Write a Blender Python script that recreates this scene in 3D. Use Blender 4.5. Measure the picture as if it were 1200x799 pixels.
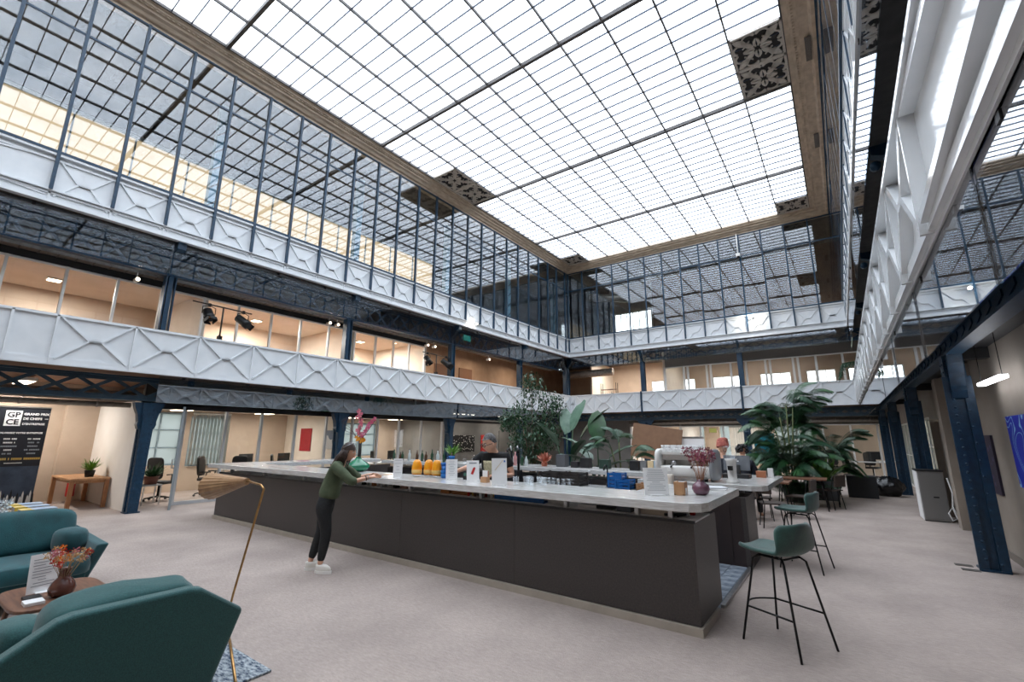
import bpy, bmesh, math, random
from mathutils import Vector, Matrix, Euler

for o in list(bpy.data.objects):
    bpy.data.objects.remove(o)
SC = bpy.context.scene
COL = SC.collection

# ------------------------------------------------------------------ camera, sky, exposure
cam_data = bpy.data.cameras.new('camera')
cam_data.sensor_width = 36.0
cam_data.lens = 36.0 * 526.9 / 1200.0
cam_data.clip_start = 0.05
cam_data.clip_end = 500
CAM = bpy.data.objects.new('camera', cam_data)
COL.objects.link(CAM)
_R = Vector((0.8113937, 0.5844868, 0.0039234))
_U = Vector((0.1203796, -0.1736739, 0.9774181))
_F = Vector((-0.5719694, 0.7925986, 0.2112782))
CAM.matrix_world = Matrix(((_R.x, _U.x, -_F.x, 0), (_R.y, _U.y, -_F.y, 0), (_R.z, _U.z, -_F.z, 1.68), (0, 0, 0, 1)))
SC.camera = CAM

world = bpy.data.worlds.new('overcast_sky')
SC.world = world
world.use_nodes = True
bg = world.node_tree.nodes['Background']
bg.inputs[0].default_value = (0.95, 0.975, 1.0, 1)
bg.inputs[1].default_value = 4.8

SC.view_settings.view_transform = 'Standard'
SC.view_settings.look = 'None'
SC.view_settings.exposure = 0.0
SC.view_settings.gamma = 1.0
SC.view_settings.use_curve_mapping = False
SC.cycles.max_bounces = 8
SC.cycles.diffuse_bounces = 4
SC.cycles.glossy_bounces = 5
SC.cycles.transparent_max_bounces = 24
SC.cycles.sample_clamp_indirect = 4.0
SC.cycles.caustics_reflective = False
SC.cycles.caustics_refractive = False

def area(name, loc, sx, sy, power, color=(1, 1, 1), rot=(0, 0, 0), portal=False):
    l = bpy.data.lights.new(name, 'AREA')
    l.shape = 'RECTANGLE'
    l.size = sx
    l.size_y = sy
    l.energy = power
    l.color = color
    o = bpy.data.objects.new(name, l)
    o.location = loc
    o.rotation_euler = rot
    COL.objects.link(o)
    if portal:
        l.cycles.is_portal = True
    return o

# the sky is sampled through the roof light (portal: it adds no light of its own)
area('roof_light_portal', (-6.15, 8.3, 12.3), 12.4, 30.2, 1, portal=True)

# ------------------------------------------------------------------ dimensions of the hall (metres)
XL, XLC = -12.75, -13.27
XR, XRC = 0.70, 1.40
YB, YBC = 23.53, 23.95
YF = -7.0
XWL, XWR, YWB = -17.3, 5.0, 28.6
Z1B, Z1T, Z2B, Z2T = 3.09, 4.13, 6.42, 7.52
ZG, ZS = 11.69, 12.05
COLY = [3.68 + 5.13 * k for k in range(-2, 5)]

# ------------------------------------------------------------------ materials
def lin(c):
    return tuple(((v / 255.0) / 12.92 if v / 255.0 <= 0.04045 else ((v / 255.0 + 0.055) / 1.055) ** 2.4) for v in c)

MATS = {}
def pm(name, c1, c2=None, scale=8.0, rough=0.6, metal=0.0, bump=0.0, bscale=None, detail=4.0, stretch=None, sheen=0.0, emit=0.0, coat=0.0, trans=0.0):
    if name in MATS:
        return MATS[name]
    m = bpy.data.materials.new(name)
    m.use_nodes = True
    nt = m.node_tree
    b = nt.nodes['Principled BSDF']
    b.inputs['Roughness'].default_value = rough
    b.inputs['Metallic'].default_value = metal
    b.inputs['Sheen Weight'].default_value = sheen
    b.inputs['Coat Weight'].default_value = coat
    if trans:
        b.inputs['Transmission Weight'].default_value = trans
    a = lin(c1) + (1,)
    b.inputs['Base Color'].default_value = a
    tc = nt.nodes.new('ShaderNodeTexCoord')
    src = tc.outputs['Object']
    if stretch:
        mp = nt.nodes.new('ShaderNodeMapping')
        mp.inputs['Scale'].default_value = stretch
        nt.links.new(src, mp.inputs[0])
        src = mp.outputs[0]
    if c2:
        n = nt.nodes.new('ShaderNodeTexNoise')
        n.inputs['Scale'].default_value = scale
        n.inputs['Detail'].default_value = detail
        nt.links.new(src, n.inputs['Vector'])
        r = nt.nodes.new('ShaderNodeValToRGB')
        r.color_ramp.elements[0].position = 0.32
        r.color_ramp.elements[0].color = a
        r.color_ramp.elements[1].position = 0.68
        r.color_ramp.elements[1].color = lin(c2) + (1,)
        nt.links.new(n.outputs['Fac'], r.inputs[0])
        nt.links.new(r.outputs[0], b.inputs['Base Color'])
    if bump:
        n2 = nt.nodes.new('ShaderNodeTexNoise')
        n2.inputs['Scale'].default_value = bscale or scale * 3
        n2.inputs['Detail'].default_value = 3
        nt.links.new(src, n2.inputs['Vector'])
        bp = nt.nodes.new('ShaderNodeBump')
        bp.inputs['Strength'].default_value = bump
        bp.inputs['Distance'].default_value = 0.02
        nt.links.new(n2.outputs['Fac'], bp.inputs['Height'])
        nt.links.new(bp.outputs[0], b.inputs['Normal'])
    if emit:
        b.inputs['Emission Color'].default_value = a
        b.inputs['Emission Strength'].default_value = emit
    MATS[name] = m
    return m

def glass_mat(name, tint, boost=1.0, base=0.04, rough=0.0):
    """window glass: clear pass-through plus a mirror reflection that grows towards grazing angles"""
    m = bpy.data.materials.new(name)
    m.use_nodes = True
    nt = m.node_tree
    nt.nodes.clear()
    N = nt.nodes.new
    out = N('ShaderNodeOutputMaterial')
    g = N('ShaderNodeNewGeometry')
    dot = N('ShaderNodeVectorMath'); dot.operation = 'DOT_PRODUCT'
    nt.links.new(g.outputs['Normal'], dot.inputs[0])
    nt.links.new(g.outputs['Incoming'], dot.inputs[1])
    ab = N('ShaderNodeMath'); ab.operation = 'ABSOLUTE'
    nt.links.new(dot.outputs['Value'], ab.inputs[0])
    om = N('ShaderNodeMath'); om.operation = 'SUBTRACT'; om.inputs[0].default_value = 1.0; om.use_clamp = True
    nt.links.new(ab.outputs[0], om.inputs[1])
    pw = N('ShaderNodeMath'); pw.operation = 'POWER'; pw.inputs[1].default_value = 5.0
    nt.links.new(om.outputs[0], pw.inputs[0])
    ma = N('ShaderNodeMath'); ma.operation = 'MULTIPLY_ADD'; ma.use_clamp = True
    ma.inputs[1].default_value = (1 - base) * 0.95
    ma.inputs[2].default_value = base * boost
    nt.links.new(pw.outputs[0], ma.inputs[0])
    t = N('ShaderNodeBsdfTransparent'); t.inputs[0].default_value = tint + (1,)
    gl = N('ShaderNodeBsdfGlossy'); gl.inputs['Roughness'].default_value = rough
    gl.inputs['Color'].default_value = (0.95, 0.97, 1, 1)
    mx = N('ShaderNodeMixShader')
    nt.links.new(ma.outputs[0], mx.inputs[0])
    nt.links.new(t.outputs[0], mx.inputs[1])
    nt.links.new(gl.outputs[0], mx.inputs[2])
    nt.links.new(mx.outputs[0], out.inputs[0])
    MATS[name] = m
    return m

def frosted_mat(name, clear, body, fac, cloud=None):
    """milky glass: part clear, part scattering"""
    m = bpy.data.materials.new(name)
    m.use_nodes = True
    nt = m.node_tree
    nt.nodes.clear()
    N = nt.nodes.new
    out = N('ShaderNodeOutputMaterial')
    t = N('ShaderNodeBsdfTransparent'); t.inputs[0].default_value = clear + (1,)
    d = N('ShaderNodeBsdfTranslucent'); d.inputs[0].default_value = body + (1,)
    if cloud:
        tc = N('ShaderNodeTexCoord')
        n = N('ShaderNodeTexNoise'); n.inputs['Scale'].default_value = cloud[0]; n.inputs['Detail'].default_value = 3
        nt.links.new(tc.outputs['Object'], n.inputs['Vector'])
        r = N('ShaderNodeValToRGB')
        r.color_ramp.elements[0].position = 0.3; r.color_ramp.elements[0].color = cloud[1] + (1,)
        r.color_ramp.elements[1].position = 0.6; r.color_ramp.elements[1].color = clear + (1,)
        nt.links.new(n.outputs['Fac'], r.inputs[0])
        nt.links.new(r.outputs[0], t.inputs[0])
    mx = N('ShaderNodeMixShader'); mx.inputs[0].default_value = fac
    nt.links.new(t.outputs[0], mx.inputs[1])
    nt.links.new(d.outputs[0], mx.inputs[2])
    nt.links.new(mx.outputs[0], out.inputs[0])
    MATS[name] = m
    return m

CARPET = pm('carpet', (180, 166, 158), (160, 147, 140), 1.2, 0.95, bump=0.5, bscale=90, detail=10)
def _carpet():
    nt = CARPET.node_tree
    b = nt.nodes['Principled BSDF']
    tc = nt.nodes.new('ShaderNodeTexCoord')
    mp = nt.nodes.new('ShaderNodeMapping'); mp.inputs['Scale'].default_value = (9, 30, 1); mp.inputs['Rotation'].default_value = (0, 0, -0.6)
    nt.links.new(tc.outputs['Object'], mp.inputs[0])
    n = nt.nodes.new('ShaderNodeTexNoise'); n.inputs['Scale'].default_value = 1.6; n.inputs['Detail'].default_value = 8; n.inputs['Roughness'].default_value = 0.75
    nt.links.new(mp.outputs[0], n.inputs['Vector'])
    mix = nt.nodes.new('ShaderNodeMix'); mix.data_type = 'RGBA'; mix.blend_type = 'OVERLAY'; mix.inputs[0].default_value = 0.5
    src = b.inputs['Base Color'].links[0].from_socket
    nt.links.new(src, mix.inputs[6])
    nt.links.new(n.outputs['Fac'], mix.inputs[7])
    nt.links.new(mix.outputs[2], b.inputs['Base Color'])
_carpet()
WHITE = pm('white_paint', (222, 226, 229), (212, 217, 221), 3, 0.32)
WHITEG = pm('white_gloss_paint', (226, 229, 231), (216, 220, 223), 3, 0.10)
FRAME = pm('white_frame', (226, 226, 222), rough=0.4)
BLUE = pm('blue_iron', (16, 56, 82), (10, 43, 66), 14, 0.42, bump=0.12, bscale=40)
BLUED = pm('dark_blue_iron', (28, 52, 68), (34, 60, 76), 10, 0.5)
STEELBAR = pm('glazing_bar_steel', (84, 80, 78), (68, 66, 68), 12, 0.5)
STEELB = pm('slate_blue_bar', (52, 66, 88), rough=0.5)
CORN = pm('weathered_cornice', (208, 192, 172), (176, 160, 141), 3.5, 0.8, bump=0.3, bscale=20, stretch=(1, 1, 6))
CREAM = pm('cream_wall', (226, 216, 203), (218, 207, 193), 2, 0.8)
CREAMD = pm('beige_wall', (196, 178, 160), (186, 168, 150), 2, 0.85)
GREYW = pm('grey_wall', (128, 126, 122), (116, 114, 111), 1.5, 0.85, bump=0.1)
TAUPE = pm('taupe_plaster', (158, 148, 137), (142, 132, 122), 1.3, 0.85, bump=0.15)
WALLWHITE = pm('white_wall', (235, 231, 226), (228, 223, 217), 2, 0.8)
SOFFIT = pm('grey_soffit', (92, 88, 86), (78, 75, 73), 6, 0.9, bump=0.15)
VAULT = pm('brown_vault', (158, 124, 104), (122, 96, 82), 5, 0.9, bump=0.3, stretch=(1, 0.3, 1))
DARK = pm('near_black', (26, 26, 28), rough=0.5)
BLACKM = pm('black_metal', (20, 20, 21), rough=0.4, metal=0.4)
DUCT = pm('galvanised_duct', (168, 162, 155), (140, 135, 130), 9, 0.4, metal=0.7)
GLASS = glass_mat('window_glass', (0.90, 0.93, 0.94), boost=1.9)
GLASSM = glass_mat('office_glass', (0.95, 0.96, 0.96), boost=0.7)
GLASSS = glass_mat('smoke_screen_glass', (0.74, 0.79, 0.83), boost=3.6)
GLASSC = glass_mat('clear_glassware', (0.96, 0.97, 0.97), boost=1.2, rough=0.03)
SKYPANE = frosted_mat('roof_glass', (0.93, 0.95, 0.98), (0.85, 0.87, 0.9), 0.22, (0.7, (0.80, 0.84, 0.89)))
CREAMPANE = frosted_mat('cream_translucent_panel', (0.12, 0.10, 0.078), (0.58, 0.49, 0.385), 0.92)
OBSCURE = frosted_mat('obscure_window_glass', (0.30, 0.32, 0.32), (0.50, 0.53, 0.53), 0.72, (1.4, (0.17, 0.20, 0.175)))
BLIND = frosted_mat('blind_slat', (0.3, 0.3, 0.3), (0.85, 0.84, 0.82), 0.9)
BODY = pm('charcoal_laminate', (70, 64, 62), (56, 52, 51), 60, 0.42, bump=0.15, bscale=150)
PLINTH = pm('pale_plinth', (178, 168, 155), (166, 156, 144), 5, 0.6)
SLAB = pm('pale_stone_slab', (218, 218, 217), (190, 188, 184), 7, 0.14, stretch=(1, 4, 9), bump=0.05)
STEEL = pm('brushed_steel', (196, 196, 196), (172, 172, 174), 20, 0.28, metal=0.9, stretch=(1, 1, 12))
TEAL = pm('teal_velvet', (14, 84, 90), (9, 62, 68), 6, 0.7, bump=0.15, bscale=120, sheen=0.3)
TEALD = pm('teal_weave', (42, 96, 95), (27, 72, 73), 160, 0.85, bump=0.3, bscale=260, sheen=0.3)
TEALG = pm('green_velvet', (40, 80, 72), (26, 58, 54), 10, 0.65, bump=0.12, bscale=80, sheen=0.35)
WOOD = pm('walnut', (126, 88, 66), (96, 64, 48), 5, 0.45, stretch=(1, 8, 1))
WOODL = pm('light_oak', (196, 152, 112), (172, 126, 88), 5, 0.5, stretch=(1, 8, 1))
BRASS = pm('brushed_brass', (190, 150, 96), (160, 120, 76), 20, 0.35, metal=0.85)
SKIN = pm('skin', (226, 178, 150), (216, 164, 138), 12, 0.55)
HAIRB = pm('brown_hair', (62, 40, 30), (38, 24, 18), 14, 0.5, stretch=(6, 6, 1))
HAIRG = pm('grey_hair', (104, 102, 102), (40, 38, 38), 45, 0.5)
LEAF = pm('green_leaf', (50, 92, 50), (34, 72, 42), 6, 0.4)
LEAFL = pm('bright_leaf', (110, 156, 60), (86, 136, 52), 6, 0.4)
LEAFG = pm('grey_green_leaf', (102, 132, 112), (78, 108, 90), 6, 0.45)
LEAFD = pm('dark_leaf', (34, 66, 44), (46, 84, 58), 5, 0.4)
PAPER = pm('white_paper', (240, 240, 240), rough=0.7)
ORANGE = pm('orange_juice', (240, 160, 24), (228, 138, 12), 6, 0.35)
PBLUE = pm('blue_plastic', (22, 112, 186), (16, 92, 166), 8, 0.4)
COPPER = pm('copper_leaf', (196, 120, 92), (164, 88, 70), 14, 0.45)
RED = pm('red', (186, 34, 34), rough=0.5)
GREENG = pm('green_glass', (16, 140, 96), (8, 104, 74), 5, 0.12, coat=0.6)
AMBER = pm('amber_glass', (110, 62, 48), (84, 44, 36), 5, 0.12, coat=0.6)
MAUVE = pm('mauve_glass', (128, 88, 104), (106, 70, 88), 5, 0.12, coat=0.5)
LAMPW = pm('lamp_glow', (255, 232, 204), emit=9.0)
LAMPC = pm('tube_glow', (245, 248, 255), emit=7.0)

# ------------------------------------------------------------------ mesh helpers
class MB:
    def __init__(s):
        s.v = []; s.f = []; s.sm = []
    def add(s, vs, fs, smooth=False):
        b = len(s.v)
        s.v += [Vector(p) for p in vs]
        s.f += [tuple(i + b for i in f) for f in fs]
        s.sm += [smooth] * len(fs)
        return s
    def box(s, x0, x1, y0, y1, z0, z1):
        return s.add([(x0, y0, z0), (x1, y0, z0), (x1, y1, z0), (x0, y1, z0), (x0, y0, z1), (x1, y0, z1), (x1, y1, z1), (x0, y1, z1)],
                     [(0, 3, 2, 1), (4, 5, 6, 7), (0, 1, 5, 4), (1, 2, 6, 5), (2, 3, 7, 6), (3, 0, 4, 7)])
    def cbox(s, c, d, m=None):
        h = [Vector((sx * d[0] / 2, sy * d[1] / 2, sz * d[2] / 2)) for sz in (-1, 1) for sx, sy in ((-1, -1), (1, -1), (1, 1), (-1, 1))]
        if m is not None:
            h = [m @ p for p in h]
        c = Vector(c)
        return s.add([c + p for p in h], [(0, 3, 2, 1), (4, 5, 6, 7), (0, 1, 5, 4), (1, 2, 6, 5), (2, 3, 7, 6), (3, 0, 4, 7)])
    def bar(s, p, q, w, h, up=(0, 0, 1)):
        p, q = Vector(p), Vector(q)
        d = (q - p).normalized()
        up = Vector(up)
        if abs(d.dot(up)) > 0.98:
            up = Vector((1, 0, 0)) if abs(d.x) < 0.9 else Vector((0, 1, 0))
        a = d.cross(up).normalized() * (w / 2)
        b = a.cross(d).normalized() * (h / 2)
        vs = [p - a - b, p + a - b, p + a + b, p - a + b, q - a - b, q + a - b, q + a + b, q - a + b]
        return s.add(vs, [(0, 1, 2, 3), (7, 6, 5, 4), (0, 4, 5, 1), (1, 5, 6, 2), (2, 6, 7, 3), (3, 7, 4, 0)])
    def tube(s, pts, r, n=8, caps=True):
        pts = [Vector(p) for p in pts]
        rs = r if isinstance(r, (list, tuple)) else [r] * len(pts)
        vs = []; fs = []
        prev = None
        for i, p in enumerate(pts):
            d = (pts[min(i + 1, len(pts) - 1)] - pts[max(i - 1, 0)]).normalized()
            if prev is None:
                a = d.orthogonal().normalized()
            else:
                a = (prev - d * prev.dot(d))
                a = a.normalized() if a.length > 1e-6 else d.orthogonal().normalized()
            prev = a
            b = d.cross(a)
            for k in range(n):
                t = 2 * math.pi * k / n
                vs.append(p + (a * math.cos(t) + b * math.sin(t)) * rs[i])
        for i in range(len(pts) - 1):
            for k in range(n):
                k2 = (k + 1) % n
                fs.append((i * n + k, i * n + k2, (i + 1) * n + k2, (i + 1) * n + k))
        if caps:
            fs.append(tuple(range(n - 1, -1, -1)))
            fs.append(tuple(range((len(pts) - 1) * n, len(pts) * n)))
        return s.add(vs, fs, True)
    def lathe(s, prof, c=(0, 0, 0), n=16, axis='z', cap=True):
        c = Vector(c)
        vs = []; fs = []
        for r, z in prof:
            for k in range(n):
                t = 2 * math.pi * k / n
                p = (r * math.cos(t), r * math.sin(t), z)
                if axis == 'x': p = (z, p[0], p[1])
                if axis == 'y': p = (p[0], z, p[1])
                vs.append(c + Vector(p))
        for i in range(len(prof) - 1):
            for k in range(n):
                k2 = (k + 1) % n
                fs.append((i * n + k, i * n + k2, (i + 1) * n + k2, (i + 1) * n + k))
        if cap:
            fs.append(tuple(range(n - 1, -1, -1)))
            fs.append(tuple(range((len(prof) - 1) * n, len(prof) * n)))
        return s.add(vs, fs, True)
    def ball(s, c, r, n=10, m=6, scale=(1, 1, 1)):
        prof = [(max(1e-4, math.sin(math.pi * i / m)) * r, -math.cos(math.pi * i / m) * r) for i in range(m + 1)]
        b = len(s.v)
        s.lathe(prof, (0, 0, 0), n)
        for i in range(b, len(s.v)):
            p = s.v[i]
            s.v[i] = Vector((p.x * scale[0] + c[0], p.y * scale[1] + c[1], p.z * scale[2] + c[2]))
        return s
    def prism(s, poly, axis, a, b):
        """poly: 2D points; extruded along axis ('x','y','z') from a to b"""
        n = len(poly)
        def mk(p, t):
            return {'x': (t, p[0], p[1]), 'y': (p[0], t, p[1]), 'z': (p[0], p[1], t)}[axis]
        vs = [mk(p, a) for p in poly] + [mk(p, b) for p in poly]
        fs = [tuple(range(n - 1, -1, -1)), tuple(range(n, 2 * n))] + [(i, (i + 1) % n, n + (i + 1) % n, n + i) for i in range(n)]
        return s.add(vs, fs)
    def xf(s, m, start=0):
        for i in range(start, len(s.v)):
            s.v[i] = m @ s.v[i]
        return s
    def mesh(s, name, mat, off=None, fix=True):
        me = bpy.data.meshes.new(name)
        off = off or Vector((0, 0, 0))
        me.from_pydata([p - off for p in s.v], [], s.f)
        if fix:
            bm = bmesh.new(); bm.from_mesh(me)
            bmesh.ops.recalc_face_normals(bm, faces=bm.faces)
            bm.to_mesh(me); bm.free()
        me.polygons.foreach_set('use_smooth', s.sm if not fix else s.sm)
        if mat: me.materials.append(mat)
        me.update()
        return me
    def build(s, name, mat, parent=None, bevel=0.0, seg=2, kind=None, label=None):
        off = parent_origin(parent)
        o = bpy.data.objects.new(name, s.mesh(name, mat, off))
        COL.objects.link(o)
        if parent: o.parent = parent
        if bevel:
            md = o.modifiers.new('bevel', 'BEVEL'); md.width = bevel; md.segments = seg; md.limit_method = 'ANGLE'; md.angle_limit = 0.6
        if kind: o['kind'] = kind
        if label: o['label'] = label
        return o

def parent_origin(p):
    v = Vector((0, 0, 0))
    while p is not None:
        v += Vector(p.location)
        p = p.parent
    return v

def thing(name, label, cat, loc=(0, 0, 0), group=None, rz=0.0):
    o = bpy.data.objects.new(name, None)
    o.empty_display_size = 0.1
    COL.objects.link(o)
    o.location = loc
    o.rotation_euler = (0, 0, rz)
    o['label'] = label; o['category'] = cat
    if group: o['group'] = group
    return o

def tag(o, label, cat, group=None):
    o['label'] = label; o['category'] = cat
    if group: o['group'] = group
    return o

def struct(name, mb=None, mat=None, loc=None, bevel=0.0):
    if mb is None:
        o = bpy.data.objects.new(name, None); COL.objects.link(o)
        if loc: o.location = loc
    else:
        o = mb.build(name, mat, None, bevel)
    o['kind'] = 'structure'
    return o

def inst(name, me, parent, loc=(0, 0, 0), rot=(0, 0, 0), scale=(1, 1, 1), kind=None):
    """a part that shares mesh data; loc in the parent's frame"""
    o = bpy.data.objects.new(name, me)
    COL.objects.link(o)
    o.parent = parent
    o.location = loc; o.rotation_euler = rot; o.scale = scale
    if kind: o['kind'] = kind
    return o

def dup(root, loc, rz=0.0, label=None, group=None):
    r = root.copy(); COL.objects.link(r)
    r.location = loc; r.rotation_euler = (0, 0, rz)
    if label: r['label'] = label
    if group: r['group'] = group
    for ch in list(root.children):
        c = ch.copy(); COL.objects.link(c); c.parent = r
        for g in ch.children:
            d = g.copy(); COL.objects.link(d); d.parent = c
    return r

def Box(x0, x1, y0, y1, z0, z1):
    return MB().box(x0, x1, y0, y1, z0, z1)

rnd = random.Random(7)
PI = math.pi
# ================================================================== SETTING
# ------------------------------------------------------------------ floor
struct('floor', Box(XWL - 3, XWR + 2, YF - 4, YWB + 3, -0.12, 0), CARPET)

# ------------------------------------------------------------------ roof light (ceiling)
ceil = struct('ceiling')
SX0, SX1, SY0, SY1 = XL + 0.45, 0.0, YF + 0.3, YB - 0.45
PXN = 10
PDX = (SX1 - SX0) / PXN
PUR0 = 3.78 - 5.15 * 2
PDY = 5.15 / 12
n_y0 = int(math.floor((SY0 - PUR0) / PDY)); n_y1 = int(math.ceil((SY1 - PUR0) / PDY))
ORN = []   # ornament cells (x0,x1,y0,y1)
for (x0, x1) in ((SX0, SX0 + PDX), (SX1 - PDX, SX1)):
    ORN += [(x0, x1, 11.48, 12.76), (x0, x1, 12.76, 14.05), (x0, x1, 21.8, SY1)]
def in_orn(x, y):
    return any(a <= x <= b and c <= y <= d for a, b, c, d in ORN)
cells = []
for i in range(PXN):
    for j in range(n_y0, n_y1):
        x0 = SX0 + i * PDX; y0 = max(SY0, PUR0 + j * PDY); y1 = min(SY1, PUR0 + (j + 1) * PDY)
        if y1 - y0 < 0.06 or in_orn(x0 + PDX / 2, (y0 + y1) / 2):
            continue
        cells.append((x0, y0, y1))
def px_size(c):
    p = Vector((c[0] + PDX / 2, (c[1] + c[2]) / 2, ZS)) - Vector((0, 0, 1.68))
    z = p.dot(_F)
    if z < 0.5: return 0
    u, v = 526.9 * p.dot(_R) / z, 526.9 * p.dot(_U) / z
    if abs(u) > 640 or abs(v) > 440: return 0
    return 1.0 / z ** 2 / p.length
cells.sort(key=px_size, reverse=True)
pane_me = MB().box(-PDX / 2 + 0.004, PDX / 2 - 0.004, -PDY / 2 + 0.003, PDY / 2 - 0.003, -0.006, 0.006).mesh('roof_pane', SKYPANE)
rest = MB()
for k, (x0, y0, y1) in enumerate(cells):
    zc = ZS + 0.02
    if k < 300:
        o = inst('roof_pane', pane_me, ceil, (x0 + PDX / 2, (y0 + y1) / 2, zc), (rnd.uniform(-.004, .004), rnd.uniform(-.002, .002), 0), (1, (y1 - y0) / PDY, 1))
    else:
        rest.box(x0 + 0.004, x0 + PDX - 0.004, y0 + 0.003, y1 - 0.003, zc - 0.006, zc + 0.006)
rest.build('roof_panes_far', SKYPANE, ceil, kind='stuff')
mull = Box(-0.02, 0.02, SY0, SY1, -0.05, 0.03).mesh('mullion', STEELBAR)
for i in range(PXN + 1):
    inst('mullion', mull, ceil, (SX0 + i * PDX, 0, ZS))
tie = Box(SX0, SX1, -0.010, 0.010, -0.034, 0.012).mesh('glazing_bar', STEELB)
pur = Box(SX0, SX1, -0.045, 0.045, -0.09, 0.03).mesh('purlin', STEELBAR)
for j in range(n_y0, n_y1 + 1):
    y = PUR0 + j * PDY
    if SY0 < y < SY1:
        inst('purlin' if j % 12 == 0 else 'glazing_bar', pur if j % 12 == 0 else tie, ceil, (0, y, ZS))
# ornamental cast panels set in the roof light
ORNL = pm('ornament_stone', (212, 206, 198), (192, 186, 178), 20, 0.8)
ORND = pm('ornament_ground', (40, 38, 38), rough=0.8)
def scroll_mesh():
    mb = MB()
    def strip(pts, w):
        # flat raised ribbon of varying width
        n = len(pts); L = []; Rr = []
        for i, (x, y) in enumerate(pts):
            x0, y0 = pts[max(i - 1, 0)]; x1, y1 = pts[min(i + 1, n - 1)]
            dx, dy = x1 - x0, y1 - y0; d = math.hypot(dx, dy) or 1
            ww = w[i] if isinstance(w, list) else w
            L.append((x - dy / d * ww, y + dx / d * ww)); Rr.append((x + dy / d * ww, y - dx / d * ww))
        vs = []
        for z in (0, 0.03):
            vs += [(p[0], p[1], z) for p in L] + [(p[0], p[1], z) for p in Rr]
        fs = []
        for i in range(n - 1):
            a, b, c, d = i, i + 1, n + i + 1, n + i
            fs += [(a, b, c, d), (2 * n + a, 2 * n + d, 2 * n + c, 2 * n + b), (a, 2 * n + a, 2 * n + b, b), (d, c, 2 * n + c, 2 * n + d)]
        mb.add(vs, fs)
    for q in range(4):
        a0 = q * PI / 2
        def rp(pts, mir=1):
            r = []
            for x, y in pts:
                y *= mir
                r.append((x * math.cos(a0) - y * math.sin(a0), x * math.sin(a0) + y * math.cos(a0)))
            return r
        # diagonal lobe
        dg = [(0.08 + 0.075 * i, 0.08 + 0.075 * i) for i in range(6)]
        strip(rp(dg), [0.02, 0.06, 0.05, 0.085, 0.07, 0.02])
        for mir in (1, -1):
            # curling vine on both sides of the axis
            sp = []
            for i in range(15):
                t = i / 14
                ang = -0.5 + 4.6 * t
                r = 0.17 * (1 - 0.72 * t)
                sp.append((0.33 + r * math.cos(ang), 0.17 + r * math.sin(ang) * 0.9))
            strip(rp(sp, mir), [0.022 * (1 - 0.4 * i / 14) for i in range(15)])
            strip(rp([(0.06, 0.02), (0.14, 0.05), (0.22, 0.04), (0.30, 0.01)], mir), [0.012, 0.03, 0.03, 0.01])
            strip(rp([(0.42, 0.02), (0.47, 0.06), (0.51, 0.13), (0.52, 0.22)], mir), [0.02, 0.035, 0.025, 0.01])
        strip(rp([(0.50, -0.46), (0.515, 0.0), (0.50, 0.46)]), 0.018)
    return mb
scroll = scroll_mesh().mesh('scrollwork', ORNL)
for (x0, x1, y0, y1) in ORN:
    pnl = Box(x0 + 0.02, x1 - 0.02, y0 + 0.01, y1 - 0.01, ZS - 0.02, ZS + 0.03).build('ornament_panel', ORND, ceil)
    s = inst('scrollwork', scroll, pnl, ((x0 + x1) / 2, (y0 + y1) / 2, ZS - 0.02), (PI, 0, 0), ((x1 - x0) / 1.08, (y1 - y0) / 1.08, 1))
    fr = MB()
    for a, b, c, d in ((x0, x1, y0, y0 + .05), (x0, x1, y1 - .05, y1), (x0, x0 + .05, y0, y1), (x1 - .05, x1, y0, y1)):
        fr.box(a, b, c, d, ZS - 0.055, ZS)
    fr.build('panel_frame', ORNL, pnl)

# ------------------------------------------------------------------ cornice round the roof light (stepped moulding)
def cornice(name, axis, a, b, wall, inn, sgn):
    # profile (distance into the hall, height)
    d = abs(inn - wall)
    prof = [(-0.25, ZG - 0.02), (0.02, ZG - 0.02), (0.02, ZG + 0.07), (0.10, ZG + 0.07), (0.16, ZG + 0.13), (d * 0.55, ZG + 0.16), (d * 0.55, ZG + 0.22), (d * 0.8, ZG + 0.25), (d * 0.8, ZG + 0.30), (d - 0.03, ZG + 0.31), (d, ZS - 0.02), (d, ZS + 0.1), (-0.25, ZS + 0.1)]
    pts = [(wall + sgn * p[0], p[1]) for p in prof]
    mb = MB().prism(pts, axis, a, b)
    return struct(name, mb, CORN)
tl = cornice('trim_1', 'y', YF, YB, XL, SX0, 1)
tr = cornice('trim_2', 'y', YF, YB, XR, SX1, -1)
tb = cornice('trim_3', 'x', XL, XR, YB, SY1, -1)
tf = cornice('trim_4', 'x', XL, XR, YF, SY0, 1)
# ridged egg-and-dart course and cable vents on the right hand cornice
dent = Box(-0.05, 0.05, -0.028, 0.028, -0.02, 0.02).mesh('dentil', CORN)
dd = MB()
y = YF
while y < YB:
    dd.box(SX1 + 0.20, SX1 + 0.25, y, y + 0.06, ZG + 0.215, ZG + 0.25)
    dd.box(SX0 - 0.17, SX0 - 0.13, y, y + 0.06, ZG + 0.215, ZG + 0.25)
    y += 0.11
dd.build('dentil_course', CORN, tr, kind='stuff')
for yy in (8.2, 12.2, 16.8):
    Box(SX1 + 0.42, SX1 + 0.56, yy, yy + 0.9, ZG + 0.06, ZG + 0.085).build('vent_grille', pm('grille_grey', (120, 112, 104), (90, 84, 80), 40, 0.7), tr)

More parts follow.
